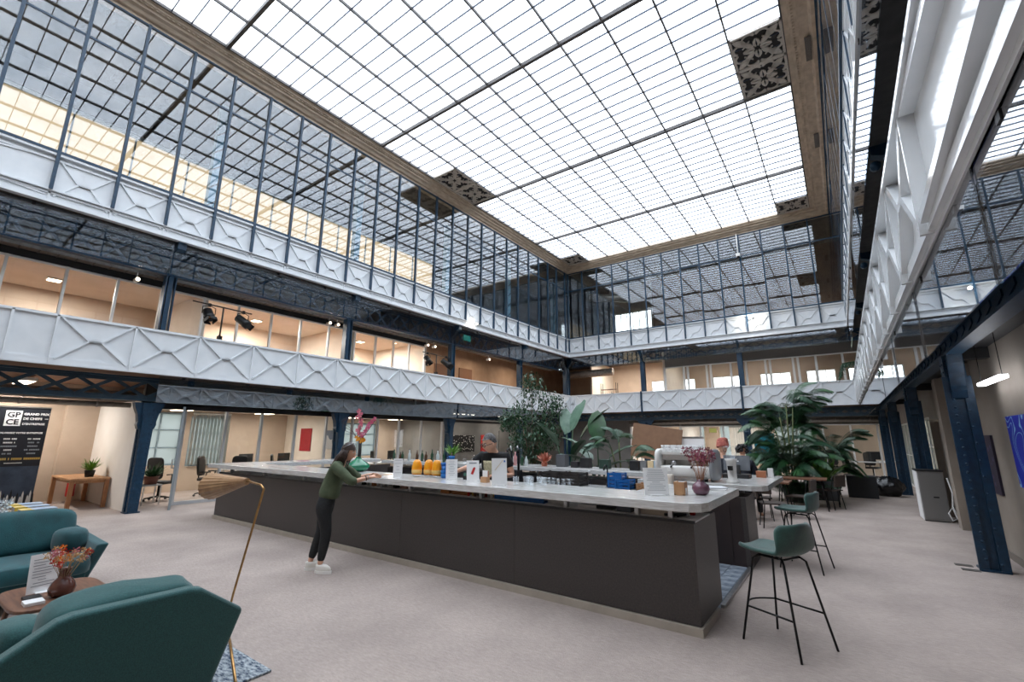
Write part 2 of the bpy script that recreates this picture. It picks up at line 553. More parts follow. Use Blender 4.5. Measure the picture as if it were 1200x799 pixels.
# ------------------------------------------------------------------ roof slabs over the aisles, outer walls
struct('slab_roof_left', Box(XWL - 0.3, XL - 0.2, YF, YWB + .3, ZS, ZS + 0.2), SOFFIT)
struct('slab_roof_right', Box(XR + 0.2, XWR + .3, YF, YWB + .3, ZS, ZS + 0.2), SOFFIT)
struct('slab_roof_back', Box(XL - 0.2, XR + 0.2, YB + 0.2, YWB + .3, ZS, ZS + 0.2), SOFFIT)
struct('slab_roof_front', Box(XL - 0.2, XR + 0.2, YF - .3, YF + .1, ZS, ZS + 0.2), SOFFIT)
# floors of the galleries
for nm, z0, z1, mt in (('first', Z1B + 0.02, Z1B + 0.32, VAULT), ('second', Z2B + 0.05, Z2B + 0.4, SOFFIT)):
    struct('slab_%s_left' % nm, Box(XWL, XL - 0.12, YF, YWB, z0, z1), mt)
    struct('slab_%s_right' % nm, Box(XR + 0.12, XWR, YF, YWB, z0, z1), SOFFIT)
    struct('slab_%s_back' % nm, Box(XL - 0.12, XR + 0.12, YB + 0.12, YWB, z0, z1), mt)
# outer walls with openings: built of strips
def wall_with_holes(name, axis, at, t, a0, a1, z0, z1, holes, mat):
    """axis 'x': wall in plane x=at running along y; holes (a,b,zb,zt)"""
    mb = MB()
    xs = sorted(set([a0, a1] + [h[0] for h in holes] + [h[1] for h in holes]))
    for i in range(len(xs) - 1):
        m = (xs[i] + xs[i + 1]) / 2
        hs = sorted([h for h in holes if h[0] <= m <= h[1]], key=lambda h: h[2])
        z = z0
        for h in hs + [None]:
            zt = h[2] if h else z1
            if zt > z + 1e-4:
                if axis == 'x': mb.box(at, at + t, xs[i], xs[i + 1], z, zt)
                else: mb.box(xs[i], xs[i + 1], at, at + t, z, zt)
            if h: z = h[3]
    return struct(name, mb, mat)
winL0 = [(-4, -2.4, .9, 2.55), (-1.2, .4, .9, 2.55), (4.6, 5.8, .8, 2.45), (6.0, 7.1, .75, 2.35), (11.6, 13.4, .9, 2.3)]
winL1 = []
wall_with_holes('wall_left', 'x', XWL - 0.25, 0.25, YF, YWB, 0, Z2B + 0.3, winL0, CREAMD)
winB0 = [(-11.0, -8.9, .9, 2.6), (-7.6, -6.6, .7, 2.6), (-5.8, -3.9, .7, 2.55), (-3.0, -1.2, .7, 2.6)]
winB1 = [(-9.6, -6.9, 4.0, 5.3), (-5.9, -4.2, 4.0, 5.3), (-3.4, -1.9, 4.0, 5.3), (-1.2, 0.1, 4.0, 5.3), (0.6, 2.0, 4.0, 5.3)]
winB2 = [(-11.9, -9.3, 7.6, 10.1)]
wall_with_holes('wall_back', 'y', YWB, 0.25, XWL - .25, XWR + .25, 0, ZS + .2, winB0 + winB1 + winB2, CREAMD)
wall_with_holes('wall_right_outer', 'x', XWR, 0.25, YF, YWB, Z1T - .8, ZS + .2, [(9, 12, 7.8, 10.4), (16, 19, 7.8, 10.4)], CREAMD)
struct('wall_front', Box(XWL - .25, XWR + .25, YF - 0.55, YF - 0.3, 0, ZS + .2), CREAMD)

# exterior windows of the outer walls
WN = [0]
def ext_window(axis, at, a, b, z0, z1, nx=2, nz=2, fmat=None, w=0.05, pane=None):
    WN[0] += 1
    o = struct('window_%d' % (10 + WN[0]), loc=None)
    fm = fmat or FRAME
    def bx(a0, a1, zz0, zz1, t0, t1):
        return Box(at + t0, at + t1, a0, a1, zz0, zz1) if axis == 'x' else Box(a0, a1, at + t0, at + t1, zz0, zz1)
    fr = MB()
    for (p, q, r, s) in ((a, b, z0, z0 + w), (a, b, z1 - w, z1), (a, a + w, z0 + w, z1 - w), (b - w, b, z0 + w, z1 - w)):
        m = bx(p, q, r, s, -.05, .05); fr.add(m.v, m.f)
    fr.build('window_frame', fm, o)
    for i in range(1, nx):
        c = a + (b - a) * i / nx
        bx(c - w * .4, c + w * .4, z0 + w, z1 - w, -.035, .035).build('window_bar', fm, o)
    for k in range(1, nz):
        c = z0 + (z1 - z0) * k / nz
        bx(a + w, b - w, c - w * .3, c + w * .3, -.03, .03).build('window_bar', fm, o)
    for i in range(nx):
        for k in range(nz):
            bx(a + (b - a) * i / nx + .01, a + (b - a) * (i + 1) / nx - .01, z0 + (z1 - z0) * k / nz + .01, z0 + (z1 - z0) * (k + 1) / nz - .01, -.006, .006).build('pane', pane or OBSCURE, o)
    return o
BF = pm('grey_blue_frame', (120, 138, 148), rough=0.5)
for i, (a, b, c, d) in enumerate(winL0):
    ext_window('x', XWL - .12, a, b, c, d, 2, 3, BF if i > 1 else FRAME)
for (a, b, c, d) in winB0: ext_window('y', YWB + .12, a, b, c, d, 3, 2)
for (a, b, c, d) in winB1: ext_window('y', YWB + .12, a, b, c, d, 3, 2, pane=GLASSM)
for (a, b, c, d) in winB2: ext_window('y', YWB + .12, a, b, c, d, 6, 2, pane=GLASSM)
for (a, b, c, d) in ((9, 12, 7.8, 10.4), (16, 19, 7.8, 10.4)): ext_window('x', XWR + .12, a, b, c, d, 3, 2)

# second floor, left: outer wall of cream translucent panels with slim grey-blue joints
w2 = struct('wall_left_upper')
cp = Box(-0.012, 0.012, -0.72, 0.72, 0, 4.3).mesh('cream_panel', CREAMPANE)
jt = Box(-0.03, 0.03, -0.02, 0.02, 0, 4.3).mesh('joint_bar', pm('pale_blue_bar', (150, 170, 182), rough=0.4))
yy = YF
PW = 1.47
while yy < 16.5:
    inst('cream_panel', cp, w2, (XWL - 0.1, yy + PW / 2, 6.8))
    inst('joint_bar', jt, w2, (XWL - 0.06, yy, 6.8))
    yy += PW
Box(XWL - .16, XWL - .02, YF, yy, 11.08, 11.18).build('top_rail', MATS['pale_blue_bar'], w2)
Box(XWL - .25, XWL, YF, yy, 11.18, ZS + .2).build('upper_band', SOFFIT, w2)
Box(XWL - .25, XWL, yy, YWB, 6.7, ZS + .2).build('blind_bay', pm('dark_slate_wall', (70, 76, 82), (60, 66, 72), 3, .8), w2)
# blue posts standing in the aisle behind the glazing
pb = MB().box(-.12, .12, -.12, .12, 0, 5.5).mesh('post', pm('pale_blue_post', (110, 158, 186), rough=.5))
pbx = MB()
for z in (0.5, 1.1, 1.7, 2.3, 2.9, 3.5, 4.1): pbx.bar((.13, -.12, z), (.13, .12, z + .25), .02, .04)
for k, y in enumerate(COLY):
    t = thing('roof_post', 'pale blue post behind the upper glazing of the left gallery, bay %s from the front' % ['one', 'two', 'three', 'four', 'five', 'six', 'seven'][k], 'post', (XLC - 1.6, y + 1.1, Z2B + .4), 'pale blue posts behind the upper glazing')
    inst('post', pb, t)
    o = pbx.build('lacing', BLUED, None, kind='stuff'); o.parent = t

# ------------------------------------------------------------------ upper glazing: three glazed screens (window_1..3)
def glazing(name, axis, at, a0, step, n0, n1, lim0, lim1, sgn):
    o = struct(name)
    r = random.Random(hash(name) % 1000 if False else len(name) + int(at * 10))
    z0, z1, zt = Z2T + .04, ZG - .02, 10.52
    pme = {}
    edges = [a0 + step * k for k in range(n0, n1 + 1)]
    for i in range(len(edges) - 1):
        a, b = max(edges[i], lim0), min(edges[i + 1], lim1)
        if b - a < 0.1: continue
        for (p, q) in ((z0, zt), (zt, z1)):
            c = (a + b) / 2; zc = (p + q) / 2
            hw, hz = (b - a) / 2 - .01, (q - p) / 2 - .01
            key = (round(hw, 3), round(hz, 3))
            if key not in pme:
                pme[key] = (Box(-.005, .005, -hw, hw, -hz, hz) if axis == 'x' else Box(-hw, hw, -.005, .005, -hz, hz)).mesh('pane', GLASS)
            loc = (at, c, zc) if axis == 'x' else (c, at, zc)
            tilt = [r.gauss(0, .0035), r.gauss(0, .0035)]
            rot = (0, tilt[0], tilt[1]) if axis == 'x' else (tilt[0], 0, tilt[1])
            inst('pane', pme[key], o, loc, rot)
    pm_ = (Box(-.03 if sgn > 0 else -.006, .05 if sgn > 0 else .06, -.03, .03, Z2B + .28, z1) if axis == 'x' else Box(-.03, .03, -.05, .03, Z2B + .28, z1))
    post = pm_.mesh('glazing_post', BLUE)
    for e in edges:
        if lim0 - .01 <= e <= lim1 + .01:
            q = inst('glazing_post', post, o, (at, e, 0) if axis == 'x' else (e, at, 0))
    def rail(nm, za, zb, d):
        m = Box(at - d, at + d, lim0, lim1, za, zb) if axis == 'x' else Box(lim0, lim1, at - d, at + d, za, zb)
        m.build(nm, BLUE, o)
    rail('transom', zt - .025, zt + .025, .025)
    rail('sill_rail', Z2T, Z2T + .06, .04)
    rail('head_rail', z1 - .05, z1, .03)
    return o
glazing('window_1', 'x', XL, 1.25, .995, -9, 23, YF, YB, 1)
glazing('window_2', 'y', YB, -11.75, .965, -1, 13, XL, XR, -1)
glazing('window_3', 'x', XR, 1.25, .995, -9, 23, YF, YB, -1)
# front glazed screen, behind the camera: seen only in reflections
glazing('window_4', 'y', YF, -11.75, .965, -1, 13, XL, XR, 1)

# ------------------------------------------------------------------ gallery parapets
def brace_mesh(wd, ht, depth, axis, thick, kink=0.10):
    """X brace with a short flat in the middle"""
    mb = MB()
    a, b = -wd / 2 + .06, wd / 2 - .06
    for s in (1, -1):
        pts = [(a, s * ht / 2), (-kink / 2, 0), (kink / 2, 0), (b, -s * ht / 2)]
        for i in range(3):
            p, q = pts[i], pts[i + 1]
            if axis == 'x':
                mb.bar((depth / 2, p[0], p[1]), (depth / 2, q[0], q[1]), thick, depth, up=(1, 0, 0))
            else:
                mb.bar((p[0], depth / 2, p[1]), (q[0], depth / 2, q[1]), thick, depth, up=(0, 1, 0))
    return mb
def parapet(name, label, axis, at, sgn, a0, step, lim0, lim1, zb, zt, depth, mat, flange, plain=(), upper=False):
    """sgn: direction into the hall; panels on the plane 'at', ribs stand proud of it"""
    o = thing(name, label, 'parapet', ((at, lim0, zb) if axis == 'x' else (lim0, at, zb)))
    def bx(a, b, t0, t1, z0, z1):
        u, v = sorted((at + sgn * t0, at + sgn * t1))
        return Box(u, v, a, b, z0, z1) if axis == 'x' else Box(a, b, u, v, z0, z1)
    edges = [lim0]
    k = 0
    x = a0
    while x < lim1 - .1:
        if x > lim0 + .1: edges.append(x)
        x += step
    for p in plain:
        edges.append(p)
    edges = sorted(edges) + [lim1]
    base = Vector(o.location)
    cache = {}
    zr0, zr1 = zb + (.16 if upper else .12), zt - (.12 if upper else .05)
    for i in range(len(edges) - 1):
        a, b = edges[i], edges[i + 1]
        w = b - a; c = (a + b) / 2
        key = round(w, 3)
        if key not in cache:
            hw = w / 2 - .004
            m = Box(-.015, .015, -hw, hw, -(zt - zb) / 2, (zt - zb) / 2) if axis == 'x' else Box(-hw, hw, -.015, .015, -(zt - zb) / 2, (zt - zb) / 2)
            cache[key] = (m.mesh('panel', mat), brace_mesh(w, zr1 - zr0, depth * sgn, axis, .035 if depth < .08 else .07, .20).mesh('cross_brace', mat))
        ctr = Vector((at, c, (zb + zt) / 2)) if axis == 'x' else Vector((c, at, (zb + zt) / 2))
        inst('panel', cache[key][0], o, ctr - base)
        if w > .75 or not plain:
            ctr.z = (zr0 + zr1) / 2
            ctr += Vector((sgn * .015, 0, 0)) if axis == 'x' else Vector((0, sgn * .015, 0))
            inst('cross_brace', cache[key][1], o, ctr - base)
    pst = bx(-.02, .02, 0, depth + .02, zb + .02, zt - .02)
    for e in edges:
        m = MB(); m.v = [p + (Vector((0, e, 0)) if axis == 'x' else Vector((e, 0, 0))) for p in pst.v]; m.f = pst.f; m.sm = pst.sm
        m.build('stiffener', mat, o)
    bx(lim0, lim1, -.05, flange, zt - .05, zt).build('top_rail', mat, o)
    bx(lim0, lim1, -.05, flange * .9 if sgn > 0 or axis == 'y' else .03, zb, zb + .04).build('bottom_flange', mat, o)
    bx(lim0, lim1, 0, depth * .5 + .02, zb + .04, zb + .14).build('bottom_plate', mat, o)
    if upper and flange > .05:
        bx(lim0, lim1, 0, .05, zt - .16, zt - .12).build('mid_rail', mat, o)
        bx(lim0, lim1, 0, .05, zb + .20, zb + .24).build('mid_rail', mat, o)
        bx(lim0, lim1, 0, flange, zb + .26, zb + .29).build('mid_rail', mat, o)
    return o
parapet('gallery_parapet', 'white cross braced parapet of the first floor gallery along the left side', 'x', XL, 1, 1.78, 1.28, YF, YB, Z1B, Z1T, .04, WHITE, .06, plain=(1.15, .5))
parapet('gallery_parapet', 'white parapet with thin crossed ribs below the upper glazing on the left', 'x', XL - .07, 1, 1.25, .995, YF, YB, Z2B, Z2T, .03, WHITE, .10, upper=True)
parapet('gallery_parapet', 'white cross braced parapet of the first floor gallery across the far end', 'y', YB, -1, -12.40, 1.19, XL, XR, Z1B, Z1T, .04, WHITE, .06)
parapet('gallery_parapet', 'white parapet below the upper glazing across the far end', 'y', YB + .07, -1, -11.75, .965, XL, XR, Z2B, Z2T, .03, WHITE, .10, upper=True)
parapet('gallery_parapet', 'deep ribbed white parapet seen steeply from below along the right side', 'x', XR + .03, -1, 4.14, 1.28, YF, YB, Z1B, Z1T, .09, WHITEG, .13)
parapet('gallery_parapet', 'white upper parapet on the right, seen edge on beside the tall glazing', 'x', XR + .03, -1, 1.25, .995, YF, YB, Z2B, Z2T, .012, WHITEG, .03, upper=True)

# ------------------------------------------------------------------ glass smoke screens hung under the galleries
def screen(label, axis, at, a0, a1, z0, z1, w=2.565):
    o = thing('smoke_screen', label, 'glass screen', ((at, a0, z0) if axis == 'x' else (a0, at, z0)))
    r = random.Random(int(abs(a0 * 7) + z0 * 10))
    n = max(1, round((a1 - a0) / w)); st = (a1 - a0) / n
    pme = (Box(-.005, .005, -st / 2 + .006, st / 2 - .006, 0, z1 - z0) if axis == 'x' else Box(-st / 2 + .006, st / 2 - .006, -.005, .005, 0, z1 - z0)).mesh('pane', GLASSS)
    cd = .02 if at < 0 or axis == 'y' else .009
    clip = Box(-cd, cd, -.03, .03, -.05, .0).mesh('clip', DARK)
    for i in range(n):
        c = st * (i + .5)
        rr = r.gauss(0, .006)
        inst('pane', pme, o, (0, c, 0) if axis == 'x' else (c, 0, 0), (0, 0, rr))
        e = st * i
        for t in (e + st * .2, e + st * .8):
            inst('clip', clip, o, (0, t, z1 - z0) if axis == 'x' else (t, 0, z1 - z0))
    return o
screen('glass smoke screen under the first floor parapet on the left', 'x', XL - .12, 3.68, YB - .1, 2.46, Z1B - .01)
screen('glass smoke screen under the upper parapet on the left', 'x', XL - .20, YF, YB - .2, 5.6, Z2B - .01)
screen('glass smoke screen under the upper parapet at the far end', 'y', YB + .20, XL, XR, 5.75, Z2B - .01)
screen('glass smoke screen under the ribbed parapet on the right', 'x', XR + .025, YF, YB - .1, 2.44, Z1B - .002)
screen('glass smoke screen under the upper parapet on the right', 'x', XR + .03, YF, YB - .2, 5.45, Z2B - .002)
# ================================================================== IRON COLUMNS AND GIRDERS
ORD = ['first', 'second', 'third', 'fourth', 'fifth', 'sixth', 'seventh', 'eighth']
rivet_me = MB().lathe([(.016, 0), (.013, .008), (.004, .012)], (0, 0, 0), 6, axis='z').mesh('rivet', BLUE)

def column_parts(o, hx, hy0, hy1, z0, z1, face, upper, mat=BLUE):
    """built-up iron column: web, two flanges, gussets, base plate, rivets; faces along +-x"""
    def taper(a0, a1, y0, y1, x0, x1, za, zb):
        m = MB()
        m.add([(x0, -y0, za), (x1, -y0, za), (x1, y0, za), (x0, y0, za), (x0, -y1, zb), (x1, -y1, zb), (x1, y1, zb), (x0, y1, zb)],
              [(0, 3, 2, 1), (4, 5, 6, 7), (0, 1, 5, 4), (1, 2, 6, 5), (2, 3, 7, 6), (3, 0, 4, 7)])
        return m
    def put(mb, name, k=None):
        me = mb.mesh(name, mat)
        q = inst(name, me, o)
        if k: q['kind'] = k
        return q
    put(taper(0, 0, hy0 - .03, hy1 - .03, -hx + .02, hx - .02, z0, z1), 'shaft')
    for s in (-1, 1):
        put(taper(0, 0, hy0, hy1, s * hx - .012, s * hx + .012, z0, z1), 'flange')
        m = MB().box(s * hx - .05, s * hx + .05, -hy0 - .014, -hy0 + .02, z0, z1 - .3)
        put(m, 'angle_iron')
    put(MB().box(-hx - .04, hx + .04, -hy0 - .04, hy0 + .04, z0, z0 + .025), 'base_plate')
    # gussets flaring along y at the top
    for s in (-1, 1):
        g = [(s * hy1 * .7, z1 - .62), (s * (hy1 + .02), z1 - .60), (s * (hy1 + .05), z1 - .50), (s * (hy1 + .04), z1 - .44), (s * (hy1 + .07), z1 - .26), (s * (hy1 + .13), z1 - .12), (s * (hy1 + .16), z1), (s * hy1 * .7, z1)]
        put(MB().prism(g, 'x', -hx * .8, hx * .8), 'gusset')
    # rivets on the faces one can see
    rv = MB()
    def rivet(p, n):
        a = Vector(n); t = a.orthogonal().normalized(); b = a.cross(t)
        c = Vector(p); vs = []
        for k in range(6):
            an = k * PI / 3
            vs.append(c + (t * math.cos(an) + b * math.sin(an)) * .019)
        vs.append(c + a * .018)
        rv.add(vs, [(k, (k + 1) % 6, 6) for k in range(6)], True)
    z = z0 + .1
    i = 0
    while z < z1 - .1:
        f = (z - z0) / (z1 - z0); hy = hy0 + (hy1 - hy0) * f
        for yy in (-hy + .045, hy - .045):
            rivet((face * (hx + .012), yy, z), (face, 0, 0))
        if i % 2 == 0: rivet((-face * (hx - .02) * .9, -hy0 - .014, z), (0, -1, 0))
        rivet((face * (hx - .02) * .9, -hy0 - .014, z + .05), (0, -1, 0))
        z += .11; i += 1
    q = put(rv, 'rivets', 'stuff')

def upper_column(o, z0, z1, face):
    def put(mb, name): return inst(name, mb.mesh(name, BLUE), o)
    put(Box(-.07, .07, -.05, .05, z0, z1 - .5), 'upper_shaft')
    for s in (-1, 1): put(Box(-.11, .11, s * .10 - .012, s * .10 + .012, z0, z1 - .5), 'upper_flange')
    for s in (-1, 1):
        g = [(s * .09, z1 - .75), (s * .13, z1 - .62), (s * .14, z1 - .5), (s * .30, z1 - .28), (s * .60, z1 - .05), (s * .62, z1), (0, z1), (0, z1 - .75)]
        put(MB().prism(g, 'x', -.02, .02), 'upper_gusset')
    # arm that carries the upper parapet
    arm = [(0, z1 - .5), (face * .10, z1 - .42), (face * .30, z1 - .16), (face * .46, z1 - .10), (face * .46, z1 + .12), (0, z1 + .12)]
    put(MB().prism(arm, 'y', -.09, .09), 'console')

cnt = 0
for k, y in enumerate(COLY):
    if y > YB + 1: continue
    o = thing('iron_column', '%s riveted blue iron column of the left gallery counted from the front' % ORD[k], 'column', (XLC, y, 0), 'blue columns of the left gallery')
    column_parts(o, .11, .095, .135, 0, 2.46, 1, True)
    upper_column(o, Z1B + .3, Z2B - .08, 1)
for k, x in enumerate((-13.27, -8.45, -3.62)):
    if k == 0:
        lab = 'blue iron column in the far left corner behind the tall plants'
        x, y = -13.27, YBC
    else:
        lab = ['', 'blue iron column of the far gallery, beside the leaning brown board', 'blue iron column of the far gallery, just left of the palm'][k]
    o = thing('iron_column', lab, 'column', (x, YBC, 0), 'blue columns of the far gallery')
    column_parts(o, .10, .10, .12, 0, 2.5, -1, True)
    upper_column(o, Z1B + .3, Z2B - .08, -1)
    # flared head, seen from the hall
    for s in (-1, 1):
        g = [(s * .10, 2.0), (s * .16, 2.15), (s * .2, 2.3), (s * .45, 2.62), (s * .45, 2.7), (0, 2.7), (0, 2.0)]
        inst('head_gusset', MB().prism(g, 'y', -.03, .03).mesh('head_gusset', BLUE), o)
    inst('parapet_strut', Box(-.04, .04, -.52, -.46, Z1B - .05, Z1T + .02).mesh('parapet_strut', BLUE), o)
for k, y in enumerate([8.93, 14.06, 19.19, 24.0]):
    lab = ['nearest riveted blue iron column by the wall with the blue painting', 'riveted blue iron column behind the grey cabinet', 'riveted blue iron column beside the black bin bag', 'last blue iron column of the right row, beyond the bin bag'][k]
    o = thing('iron_column', lab, 'column', (XRC, y, 0), 'blue columns along the right wall')
    column_parts(o, .10, .105, .115, 0, 2.86, -1, False)
for k, y in enumerate((9.0, 14.4, 19.9)):
    o = thing('iron_column', ['nearest', 'middle', 'furthest'][k] + ' blue bracketed column on the right first floor gallery, above the ribbed parapet', 'column', (XRC, y, Z1B + .3), 'blue columns of the right first floor')
    o.location.z = 0
    upper_column(o, Z1B + .3, Z2B, -1)
    inst('scroll', MB().lathe([(.075, -.05), (.075, .05)], (-.42, 0, Z2B - .28), 12, axis='y').mesh('scroll', BLUE), o)

def lattice_girder(label, axis, at, a0, a1, z0, z1, step, mat, t=.03, group=None):
    o = thing('lattice_girder', label, 'girder', ((at, a0, z0) if axis == 'x' else (a0, at, z0)), group)
    L = a1 - a0; h = z1 - z0
    def P(a, z): return (0, a, z) if axis == 'x' else (a, 0, z)
    def bx(u0, u1, t0, t1, za, zb): return Box(t0, t1, u0, u1, za, zb) if axis == 'x' else Box(u0, u1, t0, t1, za, zb)
    inst('top_chord', bx(0, L, -.09, .09, h - .04, h).mesh('top_chord', mat), o)
    inst('top_chord', bx(0, L, -.02, .02, h - .12, h - .04).mesh('top_chord', mat), o)
    inst('bottom_chord', bx(0, L, -.09, .09, 0, .04).mesh('bottom_chord', mat), o)
    inst('bottom_chord', bx(0, L, -.02, .02, .04, .12).mesh('bottom_chord', mat), o)
    n = max(1, round(L / step)); st = L / n
    up = (1, 0, 0) if axis == 'x' else (0, 1, 0)
    for s in (-1, 1):
        m = MB().bar(P(-st / 2, .08 if s > 0 else h - .08), P(st / 2, h - .08 if s > 0 else .08), .07, t, up=up).mesh('diagonal', mat)
        for i in range(n):
            off = Vector(P(st * (i + .5), 0)) + (Vector((s * .02, 0, 0)) if axis == 'x' else Vector((0, s * .02, 0)))
            inst('diagonal', m, o, off)
    return o
lattice_girder('dark blue lattice girder under the left first floor gallery', 'x', XLC, YF, YB, 2.50, 3.05, .62, BLUED)
lattice_girder('blue lattice girder under the second floor on the left', 'x', XLC, YF, YB, 5.62, 6.36, .55, BLUE)
lattice_girder('blue lattice girder under the far first floor gallery', 'y', YBC, XL, XRC, 2.66, 3.03, .40, BLUED)
lattice_girder('blue lattice girder under the second floor at the far end', 'y', YBC, XL, XRC, 5.85, 6.36, .55, BLUE)
lattice_girder('riveted blue girder on the columns along the right wall', 'x', XRC, YF, YB, 2.86, 3.12, .42, BLUE, .03)

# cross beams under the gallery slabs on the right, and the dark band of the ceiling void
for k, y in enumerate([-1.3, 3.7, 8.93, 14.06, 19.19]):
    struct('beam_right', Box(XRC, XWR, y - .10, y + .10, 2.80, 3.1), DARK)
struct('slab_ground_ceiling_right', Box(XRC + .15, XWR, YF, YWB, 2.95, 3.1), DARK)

# ================================================================== LEFT: GROUND FLOOR ROOMS
def wall(name, x0, x1, y0, y1, z0, z1, mat): return struct(name, Box(x0, x1, y0, y1, z0, z1), mat)
wall('wall_left_partition', XWL, -13.5, 3.62, 3.74, 0, 2.5, WALLWHITE)
struct('trim_5', Box(-13.5, -13.44, 3.58, 3.78, 0, 2.5), pm('grey_end_post', (150, 164, 170), rough=.5))
wall('wall_left_pilaster', XWL, XWL + .28, 2.95, 3.62, 0, 2.5, CREAMD)
wall('wall_left_end', XWL, -13.9, 9.2, 9.32, 0, 2.5, CREAM)
wall('wall_left_end_2', XWL, -13.9, 14.7, 14.85, 0, 3.1, GREYW)
wall('wall_left_lobby', -16.15, -16.0, 14.85, YB + 1.6, 0, 3.1, GREYW)
wall('wall_back_lobby', -16.0, -9.6, YB + 1.5, YB + 1.62, 0, 3.1, GREYW)
wall('ceiling_left_rooms', XWL, -13.95, 3.7, 14.7, 2.5, 2.56, CREAM)
wall('trim_6', -14.02, -13.88, 3.74, 14.7, 2.46, 3.1, pm('bulkhead', (70, 64, 60), (58, 54, 52), 4, .8))
wall('trim_7', -13.80, -13.72, 3.9, YB, 2.36, 2.46, DARK)
wall('ceiling_left_lobby', -16.0, -13.5, 14.85, YB + 1.5, 2.85, 2.9, pm('dark_ceiling', (90, 84, 80), rough=.9))

def glazed_front(label, axis, at, posts, z0, z1, pw=.05, kick=.08, frame=None, skip=(), pane=None, midrail=None):
    """row of glazed office fronts: posts, head and sole rail, one pane per bay"""
    a0, a1 = posts[0], posts[-1]
    o = thing('glazed_partition', label, 'partition', ((at, a0, z0) if axis == 'x' else (a0, at, z0)))
    fm = frame or FRAME; b = Vector(o.location)
    def bx(u0, u1, t, za, zb): return Box(-t, t, u0 - a0, u1 - a0, za - z0, zb - z0) if axis == 'x' else Box(u0 - a0, u1 - a0, -t, t, za - z0, zb - z0)
    inst('head_rail', bx(a0, a1, .04, z1 - .05, z1).mesh('head_rail', fm), o)
    inst('sole_rail', bx(a0, a1, .04, z0, z0 + kick).mesh('sole_rail', fm), o)
    for p in posts:
        inst('post', bx(p - pw / 2, p + pw / 2, .045, z0, z1).mesh('post', fm), o)
    for i in range(len(posts) - 1):
        if i in skip: continue
        inst('pane', bx(posts[i] + pw / 2, posts[i + 1] - pw / 2, .006, z0 + kick, z1 - .05).mesh('pane', pane or GLASSM), o)
        if midrail: inst('mid_rail', bx(posts[i] + pw / 2, posts[i + 1] - pw / 2, .03, midrail, midrail + .05).mesh('mid_rail', fm), o)
    return o
GF_FRAME = pm('aluminium_frame', (196, 198, 200), rough=.4, metal=.2)
glazed_front('glazed office front on the left ground floor between the open door and the dark lobby', 'x', -13.9, [4.66, 5.66, 6.62, 7.66, 8.72, 9.72, 10.8, 11.8, 12.95, 14.15, 14.7], 0, 2.46, .06, frame=GF_FRAME)
dr = thing('glass_door', 'glass door in a grey frame standing open beside the first left column', 'door', (-13.9, 4.62, 0))
def doorleaf(o, w, h, fm, gm):
    for a, b, c, d in ((0, .1, 0, h), (w - .1, w, 0, h), (.1, w - .1, 0, .12), (.1, w - .1, h - .1, h)):
        inst('door_frame', Box(a, b, -.025, .025, c, d).mesh('door_frame', fm), o)
    inst('pane', Box(.1, w - .1, -.006, .006, .12, h - .1).mesh('pane', gm), o)
    hd = inst('handle', MB().tube([(w - .05, -.03, .95), (w - .05, -.08, .95), (w - .05, -.08, 1.15), (w - .05, -.03, 1.15)], .012).mesh('handle', STEEL), o)
DOORG = pm('grey_door_frame', (140, 148, 152), rough=.45)
doorleaf(dr, .92, 2.4, DOORG, GLASSM)
dr.rotation_euler = (0, 0, math.radians(-18))
struct('door_1', Box(-13.95, -13.85, 3.74, 3.80, 0, 2.46), GF_FRAME)
# vertical blinds in front of the second office window
bl = thing('vertical_blind', 'white vertical slat blind drawn across the office window on the left', 'blind', (XWL + .12, 6.0, .8))
sl = Box(-.002, .002, -.055, .055, 0, 1.6).mesh('slat', BLIND)
for k in range(11):
    inst('slat', sl, bl, (0, .05 + k * .105, 0), (0, 0, .5))
inst('head_rail', Box(-.03, .03, 0, 1.15, 1.6, 1.66).mesh('head_rail', FRAME), bl)

# ceiling lamps: fixture plus the light it gives
def ceiling_light(label, x, y, z, w, d, power, color=(1, .86, .70), group=None, mat=None):
    o = thing('ceiling_light', label, 'light', (x, y, z), group)
    inst('housing', Box(-w / 2, w / 2, -d / 2, d / 2, -.02, .06).mesh('housing', FRAME), o)
    inst('diffuser', Box(-w / 2 + .03, w / 2 - .03, -d / 2 + .03, d / 2 - .03, -.03, -.02).mesh('diffuser', mat or LAMPW), o)
    l = area('ceiling_lamp_light', (0, 0, -.05), w * .9, d * .9, power, color)
    l.parent = o
    return o
WARM = (1, .95, .88); NEUT = (1, .95, .88)
for k, (y, p) in enumerate(((5.2, 60), (7.6, 60), (11.0, 70), (13.2, 70))):
    ceiling_light('flat ceiling light in the left ground floor office, %s from the open door' % ORD[k], -15.8, y, 2.47, .5, .5, p * .8, NEUT, 'office ceiling lights on the left ground floor')
ceiling_light('flat ceiling panel above the oak side table on the left', -16.0, 1.9, 2.98, 1.2, .3, 90, NEUT)
for k, y in enumerate((16.5, 20.5)):
    ceiling_light('long slim ceiling light in the dark grey lobby, %s one' % ['nearer', 'further'][k], -14.9, y, 2.83, .12, 2.2, 35, WARM, 'lobby strip lights')

